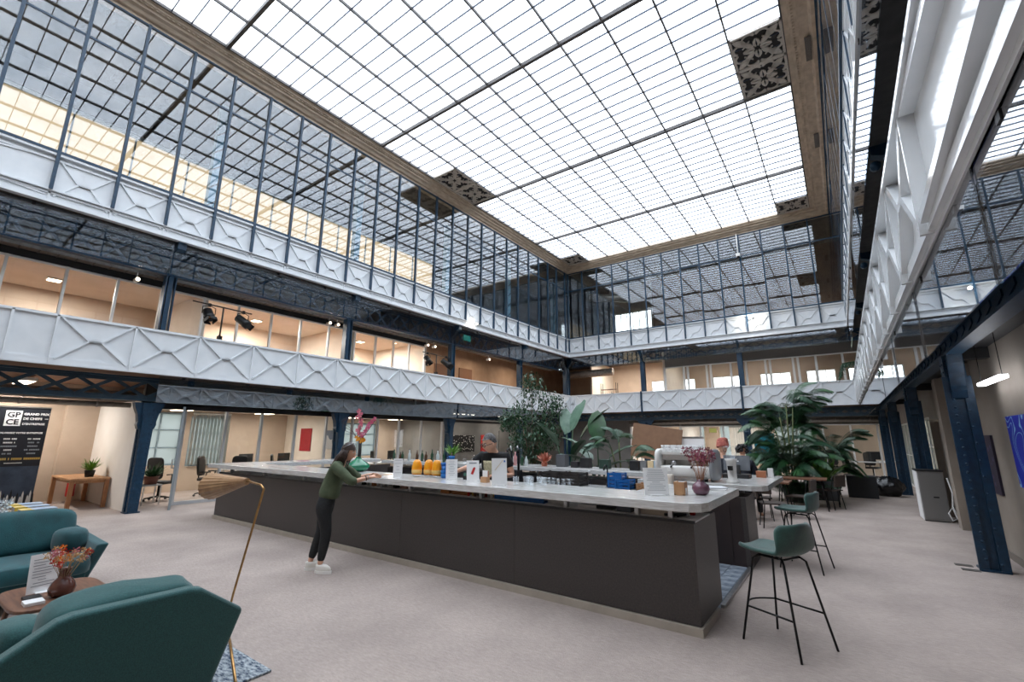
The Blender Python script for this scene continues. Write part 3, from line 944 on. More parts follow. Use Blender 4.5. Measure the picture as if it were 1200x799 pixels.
# pictures on the walls
def picture(name, label, axis, at, sgn, a0, a1, z0, z1, mats, motif):
    o = thing(name, label, 'picture', ((at, a0, z0) if axis == 'x' else (a0, at, z0)))
    w, h = a1 - a0, z1 - z0
    def bx(u0, u1, t0, t1, za, zb):
        t0, t1 = sorted((sgn * t0, sgn * t1))
        return Box(t0, t1, u0, u1, za, zb) if axis == 'x' else Box(u0, u1, t0, t1, za, zb)
    inst('canvas', bx(0, w, .002, .03, 0, h).mesh('canvas', mats), o)
    return o
def art_mat(name, base, fg, scale, thr, kind='noise'):
    m = bpy.data.materials.new(name); m.use_nodes = True
    nt = m.node_tree; b = nt.nodes['Principled BSDF']; b.inputs['Roughness'].default_value = .6
    tc = nt.nodes.new('ShaderNodeTexCoord')
    if kind == 'noise':
        n = nt.nodes.new('ShaderNodeTexVoronoi'); n.inputs['Scale'].default_value = scale; out = n.outputs['Distance']
    else:
        n = nt.nodes.new('ShaderNodeTexNoise'); n.inputs['Scale'].default_value = scale; n.inputs['Detail'].default_value = 1; out = n.outputs['Fac']
        n.inputs['Distortion'].default_value = 1.5
    nt.links.new(tc.outputs['Object'], n.inputs['Vector'])
    r = nt.nodes.new('ShaderNodeValToRGB'); r.color_ramp.interpolation = 'CONSTANT'
    e = r.color_ramp.elements
    if kind == 'noise':
        e[0].position = 0; e[0].color = lin(fg) + (1,); e[1].position = thr; e[1].color = lin(base) + (1,)
    else:
        e[0].position = 0; e[0].color = lin(base) + (1,); e[1].position = .44; e[1].color = lin(fg) + (1,)
        for p, c in ((.46, base), (.53, fg), (.55, base), (.62, fg), (.635, base)):
            x = e.new(p); x.color = lin(c) + (1,)
    nt.links.new(out, r.inputs[0]); nt.links.new(r.outputs[0], b.inputs['Base Color'])
    return m
picture('wall_picture', 'black picture strewn with small white marks on the grey lobby wall', 'x', -16.0, 1, 16.9, 18.75, .98, 1.82, art_mat('speckled_art', (24, 22, 22), (235, 230, 220), 9, .25), None)
picture('wall_picture', 'red picture with pale flecks on the grey lobby wall behind the barman', 'x', -16.0, 1, 19.3, 19.95, .98, 1.84, art_mat('red_art', (196, 40, 34), (230, 130, 110), 11, .22), None)
picture('wall_picture', 'dark red poster on the cream office wall at the left', 'y', 9.2, -1, -16.2, -15.5, 1.2, 2.0, art_mat('poster_red', (150, 30, 38), (190, 90, 90), 14, .12), None)
picture('wall_picture', 'pale picture with a round grey blot on the cream office wall near the second column', 'y', 9.2, -1, -14.6, -14.05, 1.3, 1.92, art_mat('blot_art', (196, 196, 196), (96, 108, 128), 1.8, .35), None)
struct('door_2', Box(-16.0, -15.95, 20.9, 22.1, 0, 2.1), pm('lobby_door', (110, 108, 104), rough=.6))

# ================================================================== LEFT: FIRST FLOOR
wall('ceiling_first_left', XWL, -13.95, YF, 13.0, 5.62, 5.68, CREAM)
for k, y in enumerate((-1.0, 4.7, 9.4)):
    wall('wall_left_first', XWL, -13.95, y, y + .12, 3.4, 5.62, CREAM)
wall('wall_left_first_end', XWL, -13.95, 13.0, 13.12, 3.4, 5.75, CREAM)
LOBBYB = pm('tan_wall', (182, 154, 130), (166, 138, 115), 2, .85)
wall('wall_left_first_lobby', -16.2, -16.0, 13.12, YWB, 3.4, 6.4, LOBBYB)
for k, (a, b) in enumerate(((15.6, 16.6), (17.4, 18.4))):
    struct('door_%d' % (3 + k), Box(-16.0, -15.95, a, b, 3.41, 5.3), pm('brown_door', (120, 84, 62), rough=.6))
wall('trim_8', -13.98, -13.86, YF, 13.0, 5.45, 6.0, DARK)
glazed_front('glazed office front of the left first floor, behind the parapet and the stage lamps', 'x', -13.9, [-.85, .05, .98, 1.92, 2.83, 3.72, 4.69, 5.6, 6.55, 7.49, 8.5, 9.53, 10.45, 11.3, 12.1, 12.95], 3.41, 5.46, .05, frame=FRAME)
for k, (y, p) in enumerate(((-2.6, 150), (2.0, 240), (7.0, 520), (11.2, 600))):
    ceiling_light('flat light in the cream ceiling of the left first floor, office %s' % ['one', 'two', 'three', 'four'][k], -15.9, y, 5.60, .3, .3, p * .55, WARM, 'office ceiling lights on the left first floor')
for k, y in enumerate((14.6, 18.0, 21.5)):
    ceiling_light('small warm downlight in the tan first floor lobby, %s from the front' % ORD[k], -14.6, y, 5.95, .2, .2, 45, (1, .84, .66), 'downlights of the tan lobby')
# cable tray along the first floor ceiling
tr_ = thing('cable_tray', 'long perforated metal cable tray under the second floor on the left', 'cable tray', (-13.72, YF, 5.62))
inst('tray_bed', Box(-.12, .12, 0, 30, 0, .015).mesh('tray_bed', DUCT), tr_)
for s in (-1, 1): inst('tray_side', Box(s * .12 - .008, s * .12 + .008, 0, 30, 0, .12).mesh('tray_side', DUCT), tr_)
rg = Box(-.13, .13, -.015, .015, -.012, .0).mesh('rung', pm('tray_rung', (110, 106, 102), rough=.5))
for k in range(100): inst('rung', rg, tr_, (0, .3 * k, 0))
# spiral ducts under the ground floor ceiling at the left
def duct(label, pts, r, gap=1.2):
    o = thing('air_duct', label, 'duct', pts[0])
    b = Vector(pts[0])
    inst('pipe', MB().tube([Vector(p) - b for p in pts], r, 14).mesh('pipe', DUCT), o)
    d = (Vector(pts[-1]) - b); n = int(d.length / gap)
    ring = MB().tube([(0, -.02, 0), (0, .02, 0)], r + .012, 14).mesh('collar', DUCT) if abs(d.y) > abs(d.x) else MB().tube([(-.02, 0, 0), (.02, 0, 0)], r + .012, 14).mesh('collar', DUCT)
    for i in range(1, n + 1): inst('collar', ring, o, d * (i / (n + .5)))
    return o
duct('large galvanised duct under the left gallery near the banner', [(-13.85, YF, 2.62), (-13.85, 3.55, 2.62)], .12)
duct('slimmer galvanised pipe running below the large duct at the left', [(-13.9, YF, 2.42), (-13.9, 3.5, 2.42)], .06)
duct('galvanised duct under the far gallery, above the glazed fronts', [(-9.5, 24.3, 2.52), (1.6, 24.3, 2.52)], .09)
duct('wide silver duct with an open end under the second floor in the far left corner', [(-13.9, 24.9, 5.55), (-10.6, 24.9, 5.55)], .22)

# ================================================================== FAR END
glazed_front('glazed office front across the far end of the ground floor', 'y', 24.55, [-9.0, -7.72, -6.85, -5.85, -4.78, -3.75, -2.75, -1.7, -.7, .3, 1.2, 1.75], 0, 2.34, .07, kick=.08)
struct('trim_9', Box(-9.6, 1.75, 24.6, 24.72, 2.34, 3.1), pm('bulkhead_back', (150, 146, 140), rough=.8))
wall('ceiling_back_rooms', -9.6, 1.75, 24.7, YWB, 2.62, 2.68, WALLWHITE)
wall('wall_back_partition', -6.9, -6.8, 24.6, YWB, 0, 2.62, WALLWHITE)
wall('wall_back_partition_2', -1.2, -1.1, 26.2, YWB, 0, 2.62, GREYW)
wall('wall_back_partition_3', -9.6, -9.5, 24.6, YWB, 0, 2.62, WALLWHITE)
for k, (x, p) in enumerate(((-8.2, 90), (-5.0, 90), (-2.4, 90))):
    ceiling_light('flat ceiling light in the far ground floor office, %s from the left' % ORD[k], x, 26.4, 2.6, .6, .6, p, NEUT, 'ceiling lights of the far offices')
bl2 = thing('vertical_blind', 'pale vertical slat blind behind the far glazing, beside the espresso machine', 'blind', (-4.55, 25.0, .7))
sl2 = Box(-.05, .05, -.002, .002, 0, 1.55).mesh('slat', BLIND)
for k in range(17): inst('slat', sl2, bl2, (k * .11, 0, 0), (0, 0, .45))
inst('head_rail', Box(-.05, 1.85, -.03, .03, 1.55, 1.6).mesh('head_rail', FRAME), bl2)
# first floor at the far end
glazed_front('white framed office front of the far first floor', 'y', 24.75, [-7.5, -6.5, -6.3, -5.35, -5.15, -4.2, -3.5, -2.65, -2.45, -1.5, -1.3, -.6, .4, 1.75], 3.41, 5.5, .09)
struct('trim_10', Box(-7.6, 1.75, 24.8, 24.9, 5.5, 6.42), pm('upper_bulkhead', (132, 126, 120), rough=.8))
wall('wall_back_first_side', -7.62, -7.5, 24.75, YWB, 3.4, 6.4, CREAM)
wall('wall_back_first_cream', -12.2, -7.6, YWB - .2, YWB - .12, 3.4, 4.0, CREAM)
wall('wall_back_first_left', -12.3, -12.2, 25.4, YWB, 3.4, 6.4, CREAM)
for k, (x, p) in enumerate(((-10.8, 110), (-9.0, 110), (-5.6, 60), (-2.6, 60))):
    ceiling_light('warm ceiling light of the far first floor, %s from the left' % ORD[k], x, 26.2, 6.3, .5, .5, p, WARM if k < 2 else NEUT, 'ceiling lights of the far first floor')
lg = thing('shelf_rack', 'slim open rack of plants in the cream room of the far first floor', 'shelf', (-11.0, 25.2, 3.42))
for z in (.0, .55, 1.1): inst('shelf', Box(-.5, .5, -.15, .15, z, z + .03).mesh('shelf', WOOD), lg)
for x in (-.48, .48):
    for yy in (-.13, .13): inst('upright', Box(x - .015, x + .015, yy - .015, yy + .015, 0, 1.5).mesh('upright', BLACKM), lg)
duct('thick tan duct behind the far upper glazing, left of the bright window', [(-12.2, 25.6, 10.6), (-11.2, 25.6, 10.4), (-9.6, 25.6, 10.1)], .26)
# floodlights fixed to the far and left parapets
def floodlight(label, x, y, z, ry, power):
    o = thing('floodlight', label, 'light', (x, y, z))
    inst('housing', Box(-.06, .06, -.05, .05, -.04, .04).mesh('housing', DARK), o)
    inst('lens', Box(-.05, .05, -.058, -.05, -.03, .03).mesh('lens', pm('flood_glow', (255, 244, 226), emit=40.0)), o)
    l = bpy.data.lights.new('flood_light', 'POINT'); l.energy = power; l.color = (1, .93, .82); l.shadow_soft_size = .05
    lo = bpy.data.objects.new('flood_light', l); COL.objects.link(lo); lo.parent = o; lo.location = (0, -.12, 0)
floodlight('small bright floodlight on the far upper parapet', -2.9, YB - .14, 7.3, 0, 45)
floodlight('small bright floodlight on the ledge of the left upper parapet', XL + .22, 14.75, 6.60, 0, 10)
sc_ = thing('security_camera', 'small white dome camera on a rod hanging before the far upper glazing', 'camera', (-3.12, YB - .25, 11.65))
inst('rod', MB().tube([(0, 0, 0), (0, 0, -1.05)], .02, 6).mesh('rod', FRAME), sc_)
inst('housing', Box(-.09, .09, -.09, .09, -1.2, -1.05).mesh('housing', FRAME), sc_)
inst('dome', MB().ball((0, 0, -1.2), .07).mesh('dome', DARK), sc_)
sp = thing('wall_speaker', 'black loudspeaker tilted under the second floor, above the ribbed parapet', 'speaker', (1.02, 7.0, 5.25))
inst('cabinet', MB().prism([(-.12, -.09), (.14, -.14), (.14, .14), (-.12, .1)], 'y', -.2, .2).mesh('cabinet', DARK), sp)
inst('bracket', MB().tube([(.1, 0, .1), (.16, 0, .5), (.16, 0, 1.1)], .02).mesh('bracket', BLACKM), sp)

# second floor interiors: dark walls and floors behind the glazing
DSLATE = pm('slate_interior', (64, 68, 72), (52, 56, 60), 2, .85)
struct('wall_upper_back_left', Box(XWL, -12.1, YWB - .35, YWB - .2, 6.8, ZS), DSLATE)
struct('wall_upper_right', Box(XWR - .3, XWR - .2, YF, YWB, 6.8, 7.6), pm('tan_interior', (150, 112, 84), rough=.8))
struct('wall_upper_back_right', Box(-9.1, XWR, YWB - .35, YWB - .2, 6.8, ZS), pm('brown_interior', (130, 100, 80), (104, 80, 66), 2, .8))
for k, y in enumerate((20.0, 24.8)):
    ceiling_light('warm lamp behind the far upper glazing on the right, %s' % ['near', 'far'][k], 2.4, y, 9.6, .3, .3, 50, (1, .75, .5))

# ================================================================== RIGHT: GROUND FLOOR WALL
XRW = 1.78
wall_with_holes('wall_right', 'x', XRW, .2, YF, YB + 1.2, 0, 3.0, [(13.0, 14.4, 0, 2.15), (15.2, 17.6, .75, 2.25), (19.9, 23.0, .0, 2.25)], TAUPE)
struct('baseboard_right', Box(XRW - .02, XRW, YF, 12.95, 0, .1), pm('taupe_skirting', (120, 112, 104), rough=.6))
for y in (10.3, 12.6): wall('wall_right_pilaster', XRW - .14, XRW, y - .16, y + .16, 0, 2.9, TAUPE)
dq = struct('door_5', None, loc=(XRW + .06, 13.0, 0))
inst('door_leaf', Box(-.02, .02, .05, 1.35, 0, 2.1).mesh('door_leaf', TAUPE), dq)
for y in (0, 1.36): inst('door_frame', Box(-.16, .04, y, y + .05, 0, 2.15).mesh('door_frame', TAUPE), dq)
inst('handle', MB().tube([(-.02, .2, 1.0), (-.08, .2, 1.0), (-.08, .34, 1.0)], .012).mesh('handle', STEEL), dq)
ext_window('x', XRW + .1, 15.2, 17.6, .75, 2.25, 2, 2)
ext_window('x', XRW + .1, 19.9, 23.0, .05, 2.25, 3, 2)
struct('wall_right_room', Box(XRW + 2.6, XRW + 2.7, 13, 24, 0, 3), CREAM)
ceiling_light('ceiling light in the room behind the right hand windows', 3.1, 18.5, 2.8, .6, 2.4, 160, NEUT)
bt = picture('wall_painting', 'vivid blue canvas with pale looping lines on the right wall', 'x', XRW, -1, 6.2, 8.62, 1.1, 1.98, art_mat('loop_art', (16, 34, 168), (130, 180, 222), 1.25, .1, 'lines'), None)
picture('wall_painting', 'dark narrow picture on the right wall behind the nearest column', 'x', XRW, -1, 9.6, 10.0, .9, 1.75, art_mat('dark_art', (36, 28, 50), (70, 60, 100), 6, .2), None)
pl = thing('pendant_light', 'slim pale tube light hung on wires by the right wall', 'light', (1.62, 8.2, 2.42))
inst('tube', Box(-.04, .04, -.55, .55, -.02, .02).mesh('tube', LAMPC), pl)
for y in (-.5, .5): inst('wire', MB().tube([(0, y, .02), (0, y, .55)], .004, 5).mesh('wire', BLACKM), pl)
# ================================================================== LOUNGE
def superell(dx, dy, dz, e1=.35, e2=.35, n=20, m=12):
    """puffy cushion: superellipsoid of full size dx, dy, dz"""
    def sp(c, e): return math.copysign(abs(c) ** e, c)
    mb = MB(); vs = []; fs = []
    for i in range(m + 1):
        ph = -PI / 2 + PI * i / m
        for k in range(n):
            t = 2 * PI * k / n
            vs.append((dx / 2 * sp(math.cos(ph), e1) * sp(math.cos(t), e2), dy / 2 * sp(math.cos(ph), e1) * sp(math.sin(t), e2), dz / 2 * sp(math.sin(ph), e1)))
    for i in range(m):
        for k in range(n):
            fs.append((i * n + k, i * n + (k + 1) % n, (i + 1) * n + (k + 1) % n, (i + 1) * n + k))
    return mb.add(vs, fs, True)

def puff(mb, amp, seed):
    r = random.Random(seed)
    ph = [r.uniform(0, 6) for _ in range(4)]
    for p in mb.v:
        k = math.sin(p.x * 9 + ph[0]) * math.sin(p.y * 8 + ph[1]) + .6 * math.sin(p.y * 17 + ph[2]) * math.sin(p.z * 13 + ph[3])
        p.x += amp * k; p.z += amp * k * .7
    return mb

def armchair(label, matb, matc, seed, cush):
    o = thing('armchair', label, 'armchair', (0, 0, 0), None)
    hw_b, hw_a, hw_t = .50, .60, .26
    # hexagonal back shell leaning outwards
    def hexa(x0, x1, lean):
        poly = [(-hw_b, .12), (hw_b, .12), (hw_a, .58), (hw_t + .06, .775), (hw_t, .79), (-hw_t, .79), (-hw_t - .06, .775), (-hw_a, .58)]
        mb = MB(); n = len(poly); vs = []
        for x in (x0, x1):
            vs += [(x - lean * (z - .12) / .67, y, z) for y, z in poly]
        return mb.add(vs, [tuple(range(n - 1, -1, -1)), tuple(range(n, 2 * n))] + [(i, (i + 1) % n, n + (i + 1) % n, n + i) for i in range(n)])
    hexa(0, .11, .16).build('back_shell', matb, o, .028, 4)
    for s in (-1, 1):
        mb = MB()
        prof = [(.02, s * hw_b, .12), (.70, s * hw_b, .12), (.93, s * hw_a, .555), (-.08, s * hw_a, .58)]
        ins = [(p[0], p[1] - s * .10, p[2]) for p in prof]
        mb.add(prof + ins, [(0, 1, 2, 3), (7, 6, 5, 4), (0, 4, 5, 1), (1, 5, 6, 2), (2, 6, 7, 3), (3, 7, 4, 0)])
        mb.build('arm', matb, o, .025, 3)
    Box(.05, .78, -hw_b + .02, hw_b - .02, .12, .28).build('seat_base', matb, o, .02, 2)
    c = superell(.82, 1.0, .18, .25, .25); c.xf(Matrix.Translation((.52, 0, .36))); puff(c, .006, seed); c.build('seat_cushion', matc, o)
    b = superell(.24, .90 if cush else .70, .46 if cush else .40, .45, .3, 24, 14); b.xf(Matrix.Translation((.13, 0, .645 if cush else .625)) @ Matrix.Rotation(-.26, 4, 'Y')); puff(b, .012, seed + 1)
    b.build('back_cushion', matc, o)
    for s in (-1, 1):
        q = superell(.34, .24, .26, .6, .6, 18, 10); q.xf(Matrix.Translation((.42, s * .37, .56)) @ Matrix.Rotation(s * .3, 4, 'Z')); puff(q, .006, seed + 3)
        q.build('pillow', matc, o)
    for x in (.1, .66):
        for y in (-.4, .4):
            MB().tube([(x, y, .13), (x + (.03 if x > .3 else -.03), y * 1.05, 0)], [.022, .014], 10).build('leg', WOOD, o)
    return o
chA = armchair('teal velvet armchair facing us across the walnut coffee table', TEAL, TEAL, 5, True)
chA.location = (-7.52, 1.10, 0)
chB = armchair('dark teal woven armchair with its back to us in the foreground', TEALD, TEALD, 11, False)
chB.location = (-3.44, 1.02, 0); chB.rotation_euler = (0, 0, PI)

ctb = thing('coffee_table', 'low walnut coffee table with rounded corners between the two armchairs', 'table', (-5.30, 1.08, 0))
top = MB(); n = 32; pts = []
for k in range(n):
    t = 2 * PI * k / n
    e = .42
    pts.append((.40 * math.copysign(abs(math.cos(t)) ** e, math.cos(t)), .30 * math.copysign(abs(math.sin(t)) ** e, math.sin(t))))
tm = MB().prism(pts, 'z', .425, .45); tm.xf(Matrix.Translation((-5.30, 1.08, 0))); tm.build('tabletop', WOOD, ctb, .006, 2)
for sx in (-1, 1):
    for sy in (-1, 1):
        MB().tube([(-5.3 + sx * .27, 1.08 + sy * .2, .425), (-5.3 + sx * .34, 1.08 + sy * .26, 0)], [.02, .014], 10).build('leg', WOOD, ctb)
# amber vase of dried flowers
def stems(mb, c, z0, z1, spread, n, seed, r=.0022):
    q = random.Random(seed); tips = []
    for i in range(n):
        a = q.uniform(0, 2 * PI); d = spread * math.sqrt(q.random()); h = z1 - q.uniform(0, .3) * (z1 - z0)
        tip = (c[0] + d * math.cos(a), c[1] + d * math.sin(a), h)
        mb.tube([(c[0], c[1], z0), (c[0] + d * .35 * math.cos(a), c[1] + d * .35 * math.sin(a), (z0 + h) / 2), tip], r, 4)
        tips.append(Vector(tip))
    return tips
def tuft(mb, c, r, n, q, sx=.012):
    for i in range(n):
        d = Vector((q.gauss(0, 1), q.gauss(0, 1), q.gauss(0, 1))).normalized()
        p = Vector(c) + d * r * q.uniform(.3, 1)
        t = d.orthogonal().normalized() * sx
        mb.add([p - t, p + t, p + d * r * .5], [(0, 1, 2)])
v1 = thing('flower_vase', 'amber glass vase of dried flowers on the walnut coffee table', 'vase', (-5.17, 1.08, .45))
MB().lathe([(.05, 0), (.075, .02), (.085, .06), (.07, .10), (.038, .14), (.032, .19), (.042, .205), (.036, .205), (.026, .19), (.03, .14), (.06, .10), (.07, .06), (.05, .015)], (-5.17, 1.08, .45), 20).build('vase', AMBER, v1)
sm = MB(); tips = stems(sm, (-5.17, 1.08), .47, .80, .125, 26, 3); sm.build('stem', pm('dry_stem', (160, 130, 90), rough=.8), v1)
q = random.Random(2)
for cname, col, idx in (('dried_flower', (214, 176, 128), range(0, 11)), ('red_flower', (206, 60, 44), range(11, 18)), ('orange_flower', (232, 140, 50), range(18, 22)), ('pink_flower', (200, 120, 130), range(22, 26))):
    m = MB()
    for i in idx: tuft(m, tips[i], .026, 30, q, .008)
    m.build(cname, pm(cname, col, rough=.8), v1, kind='stuff')
mc = thing('menu_card', 'white printed card in a stand on the walnut coffee table', 'card', (-5.42, 1.02, .45))
crd = Box(-.004, .004, -.105, .105, 0, .29)
crd.xf(Matrix.Translation((-5.42, 1.02, .45)) @ Matrix.Rotation(math.radians(14), 4, 'Z') @ Matrix.Rotation(-.12, 4, 'Y')); crd.build('card', PAPER, mc)
INK = pm('grey_ink', (150, 152, 158), rough=.8)
def inkbars(parent, c, rz, w, h, rows, tilt=0, seed=1, off=.005, mat=None):
    """lines of small print, too fine to read"""
    q = random.Random(seed); m = MB()
    for i in range(rows):
        z = h * (.88 - .78 * i / rows); ww = w * q.uniform(.35, .8); y0 = -w * .42
        m.box(off, off + .001, y0 if q.random() < .7 else -ww / 2, (y0 + ww), z, z + h * .018)
    m.xf(Matrix.Translation(c) @ Matrix.Rotation(rz, 4, 'Z') @ Matrix.Rotation(tilt, 4, 'Y'))
    return m.build('print', mat or INK, parent)
inkbars(mc, (-5.42, 1.02, .45), math.radians(14), .2, .28, 10, -.12, 4)
Box(-5.46, -5.36, .97, 1.07, .45, .456).build('foot', PAPER, mc)
tag(Box(-5.14, -5.02, .86, .97, .45, .475).build('card_box', PAPER, bevel=.003), 'small white box on the near edge of the walnut table', 'box')
tag(Box(-5.30, -5.19, .88, .98, .45, .468).build('coaster_stack', DARK, bevel=.003), 'dark coasters beside the amber vase on the walnut table', 'coasters')
tag(Box(-5.08, -4.97, 1.20, 1.29, .45, .463).build('coaster_stack', pm('slate', (70, 84, 92), rough=.5), bevel=.003), 'slate coasters behind the amber vase on the walnut table', 'coasters')
# rug
RUG = pm('blue_rug', (22, 52, 84), (206, 214, 218), 22, .95, bump=.6, bscale=140, detail=8, stretch=(1, 2.6, 1))
tag(Box(-6.25, -3.60, -.3, 2.0, 0, .018).build('rug', RUG, bevel=.006), 'blue and white flecked rug under the lounge group', 'rug')
# floor lamp
fl = thing('floor_lamp', 'brass floor lamp with a pleated cone shade behind the foreground armchair', 'lamp', (-4.45, 2.06, 0))
MB().tube([(-4.55, 2.06, .02), (-4.46, 2.06, .35), (-4.16, 2.06, 1.18), (-4.14, 2.06, 1.24), (-4.20, 2.06, 1.27), (-4.46, 2.06, 1.29)], .0095, 10).build('pole', BRASS, fl)
MB().tube([(-4.55, 2.06, .02), (-4.36, 2.03, .03), (-3.62, 1.76, .02)], .010, 8).build('foot_bar', BRASS, fl)
MB().tube([(-4.55, 2.06, .02), (-4.9, 2.3, .02)], .010, 8).build('foot_bar', BRASS, fl)
sh = MB(); N2 = 40
ax = Vector((-.80, -.05, -.10)).normalized(); s0 = Vector((-4.46, 2.06, 1.285))
u = Vector((0, 1, 0)); w = ax.cross(u)
vs = []; fs = []
for L, r in ((0, .03), (.62, .125)):
    for k in range(N2):
        rr = r * (1.0 if k % 2 else .955); t = 2 * PI * k / N2
        vs.append(s0 + ax * L + u * (rr * math.cos(t)) + w * (rr * math.sin(t)))
fs = [(k, (k + 1) % N2, N2 + (k + 1) % N2, N2 + k) for k in range(N2)] + [tuple(range(N2))]
sh.add(vs, fs)
o = sh.build('lamp_shade', pm('shade_bronze', (176, 140, 100), (150, 112, 78), 12, .5), fl)
md = o.modifiers.new('thick', 'SOLIDIFY'); md.thickness = .006
MB().ball(s0 + ax * .3, .035).build('bulb', PAPER, fl)

# magazine table behind the teal armchair
mt = thing('low_table', 'dark low table carrying magazines behind the teal armchair', 'table', (-10.9, 1.62, 0))
Box(-12.45, -9.72, .95, 2.03, .40, .44).build('tabletop', pm('dark_brown_wood', (74, 52, 44), (56, 40, 34), 5, .4, stretch=(1, 8, 1)), mt, .01)
for x in (-12.3, -9.87):
    for y in (1.1, 1.9): Box(x - .03, x + .03, y - .03, y + .03, 0, .40).build('leg', MATS['dark_brown_wood'], mt)
MAGC = pm('magazine_cover', (132, 164, 200), (176, 196, 214), 6, .35)
MAGY = pm('magazine_yellow', (206, 176, 70), rough=.4)
for k in range(5):
    x = -12.1 + .55 * k
    g = thing('magazine_stack', 'stack of pale blue and yellow magazines, %s in the row from the side table' % ORD[k], 'magazines', (x, 1.80, .44), 'magazine stacks behind the teal armchair')
    hgt = .05 + .008 * (k % 3)
    inst('pages', Box(-.13, .13, -.21, .21, 0, hgt).mesh('pages', PAPER), g)
    inst('cover', Box(-.135, .135, -.215, .215, hgt, hgt + .006).mesh('cover', MAGC), g)
    inst('cover_band', Box(.132, .138, -.21, -.06, 0, hgt + .007).mesh('cover_band', MAGY), g)
    inst('cover_band', Box(-.135, .135, -.215, -.08, hgt + .006, hgt + .008).mesh('cover_band', MAGY), g)
cv = thing('crystal_bowl', 'cut crystal bowl on the dark low table at the left edge', 'bowl', (-10.55, 1.22, .44))
inst('bowl', MB().lathe([(.10, 0), (.13, .03), (.19, .16), (.22, .30), (.21, .30), (.17, .16), (.11, .04)], (0, 0, 0), 18).mesh('bowl', GLASSC), cv)
cut = MB()
for k in range(18):
    t = 2 * PI * k / 18
    for z, r in ((.05, .142), (.11, .172), (.17, .198), (.23, .21)):
        cut.ball((r * math.cos(t + z * 3), r * math.sin(t + z * 3), z), .018, 6, 4)
inst('facets', cut.mesh('facets', pm('crystal_facet', (214, 226, 230), rough=.1)), cv, kind='stuff')

# roll-up banner
BANN = pm('banner_navy', (24, 30, 42), (20, 26, 36), 2, .5)
bn = thing('roll_up_banner', 'tall dark blue roll up banner with white lettering at the left edge', 'banner', (-16.0, 2.0, 0))
inst('sheet', Box(-.006, .006, -.42, .48, .08, 2.36).mesh('sheet', BANN), bn)
inst('foot', Box(-.10, .10, -.45, .51, 0, .09).mesh('foot', STEEL), bn)
inst('top_bar', Box(-.015, .015, -.43, .49, 2.35, 2.385).mesh('top_bar', STEEL), bn)
WHT = pm('print_white', (236, 240, 242), rough=.6)
GLD = pm('print_gold', (200, 170, 90), rough=.6)
GRYP = pm('print_grey', (150, 160, 170), rough=.6)
def text(parent, body, loc, size, mat, rot=(PI / 2, 0, PI / 2), align='LEFT', name='lettering', ext=.001):
    c = bpy.data.curves.new(name, 'FONT')
    c.body = body; c.size = size; c.align_x = align; c.extrude = ext; c.resolution_u = 2; c.offset = size * .03
    c.materials.append(mat)
    t_ = bpy.data.objects.new('tmp_text', c); COL.objects.link(t_)
    dg_ = bpy.context.evaluated_depsgraph_get()
    me_ = bpy.data.meshes.new_from_object(t_.evaluated_get(dg_), depsgraph=dg_)
    bpy.data.objects.remove(t_); bpy.data.curves.remove(c)
    o = bpy.data.objects.new(name, me_); COL.objects.link(o)
    o.parent = parent; o.location = loc; o.rotation_euler = rot
    return o
inst('logo_block', Box(.006, .009, -.27, .0, 1.92, 2.28).mesh('logo_block', WHT), bn)
text(bn, 'GP', (.0105, -.245, 2.125), .175, BANN)
text(bn, 'CE', (.0105, -.245, 1.955), .175, BANN)
for s, z in (('GRAND PRIX', 2.18), ('DE CHEFS', 2.07), ("D'ENTREPRISE", 1.95)):
    text(bn, s, (.008, .03, z), .074 if len(s) < 11 else .062, WHT)
inst('rule', Box(.006, .009, .40, .46, 2.09, 2.10).mesh('rule', WHT), bn)
text(bn, 'VALORISEZ VOTRE ENTREPRISE', (.008, .05, 1.74), .052, WHT, align='CENTER')
qq = random.Random(9)
m = MB(); m2 = MB()
for cidx, y0 in ((0, -.10), (1, .30)):
    for r_ in range(5):
        z = 1.60 - r_ * .085; ww = qq.uniform(.16, .30)
        t = (m if (r_ == 0 or cidx == 0 and r_ % 2) else m2)
        nseg = int(ww / .022)
        for s_ in range(nseg):
            if qq.random() < .88: t.box(.006, .0085, y0 - ww / 2 + s_ * .022, y0 - ww / 2 + s_ * .022 + .016, z, z + .034)
m.build('small_print', WHT, None, kind='stuff').parent = bn
m2.build('small_print', GRYP, None, kind='stuff').parent = bn
m = MB()
for s_ in range(34):
    if s_ not in (5, 12, 14, 22): m.box(.006, .0085, -.40 + s_ * .0255, -.40 + s_ * .0255 + .019, 1.13, 1.18)
m.build('gold_line', GLD, None, kind='stuff').parent = bn
m = MB()
for s_ in range(18): m.box(.006, .0085, -.12 + s_ * .0165, -.12 + s_ * .0165 + .012, 1.05, 1.07)
m.build('web_line', WHT, None, kind='stuff').parent = bn
inst('photo_print', Box(.0062, .0075, -.42, .48, .09, .98).mesh('photo_print', pm('stage_photo', (66, 84, 108), (38, 50, 68), 3, .6)), bn)
m = MB(); md_ = MB()
for k in range(22):
    y = -.40 + .04 * k + qq.uniform(-.01, .01); h = qq.uniform(.16, .34)
    (m if k % 3 else md_).prism([(y, .12), (y + .05, .12), (y + .04, .12 + h * .8), (y + .025, .12 + h), (y + .012, .12 + h * .8)], 'x', .0075, .009)
m.build('dancers_print', WHT, None, kind='stuff').parent = bn
md_.build('dancers_print', BANN, None, kind='stuff').parent = bn

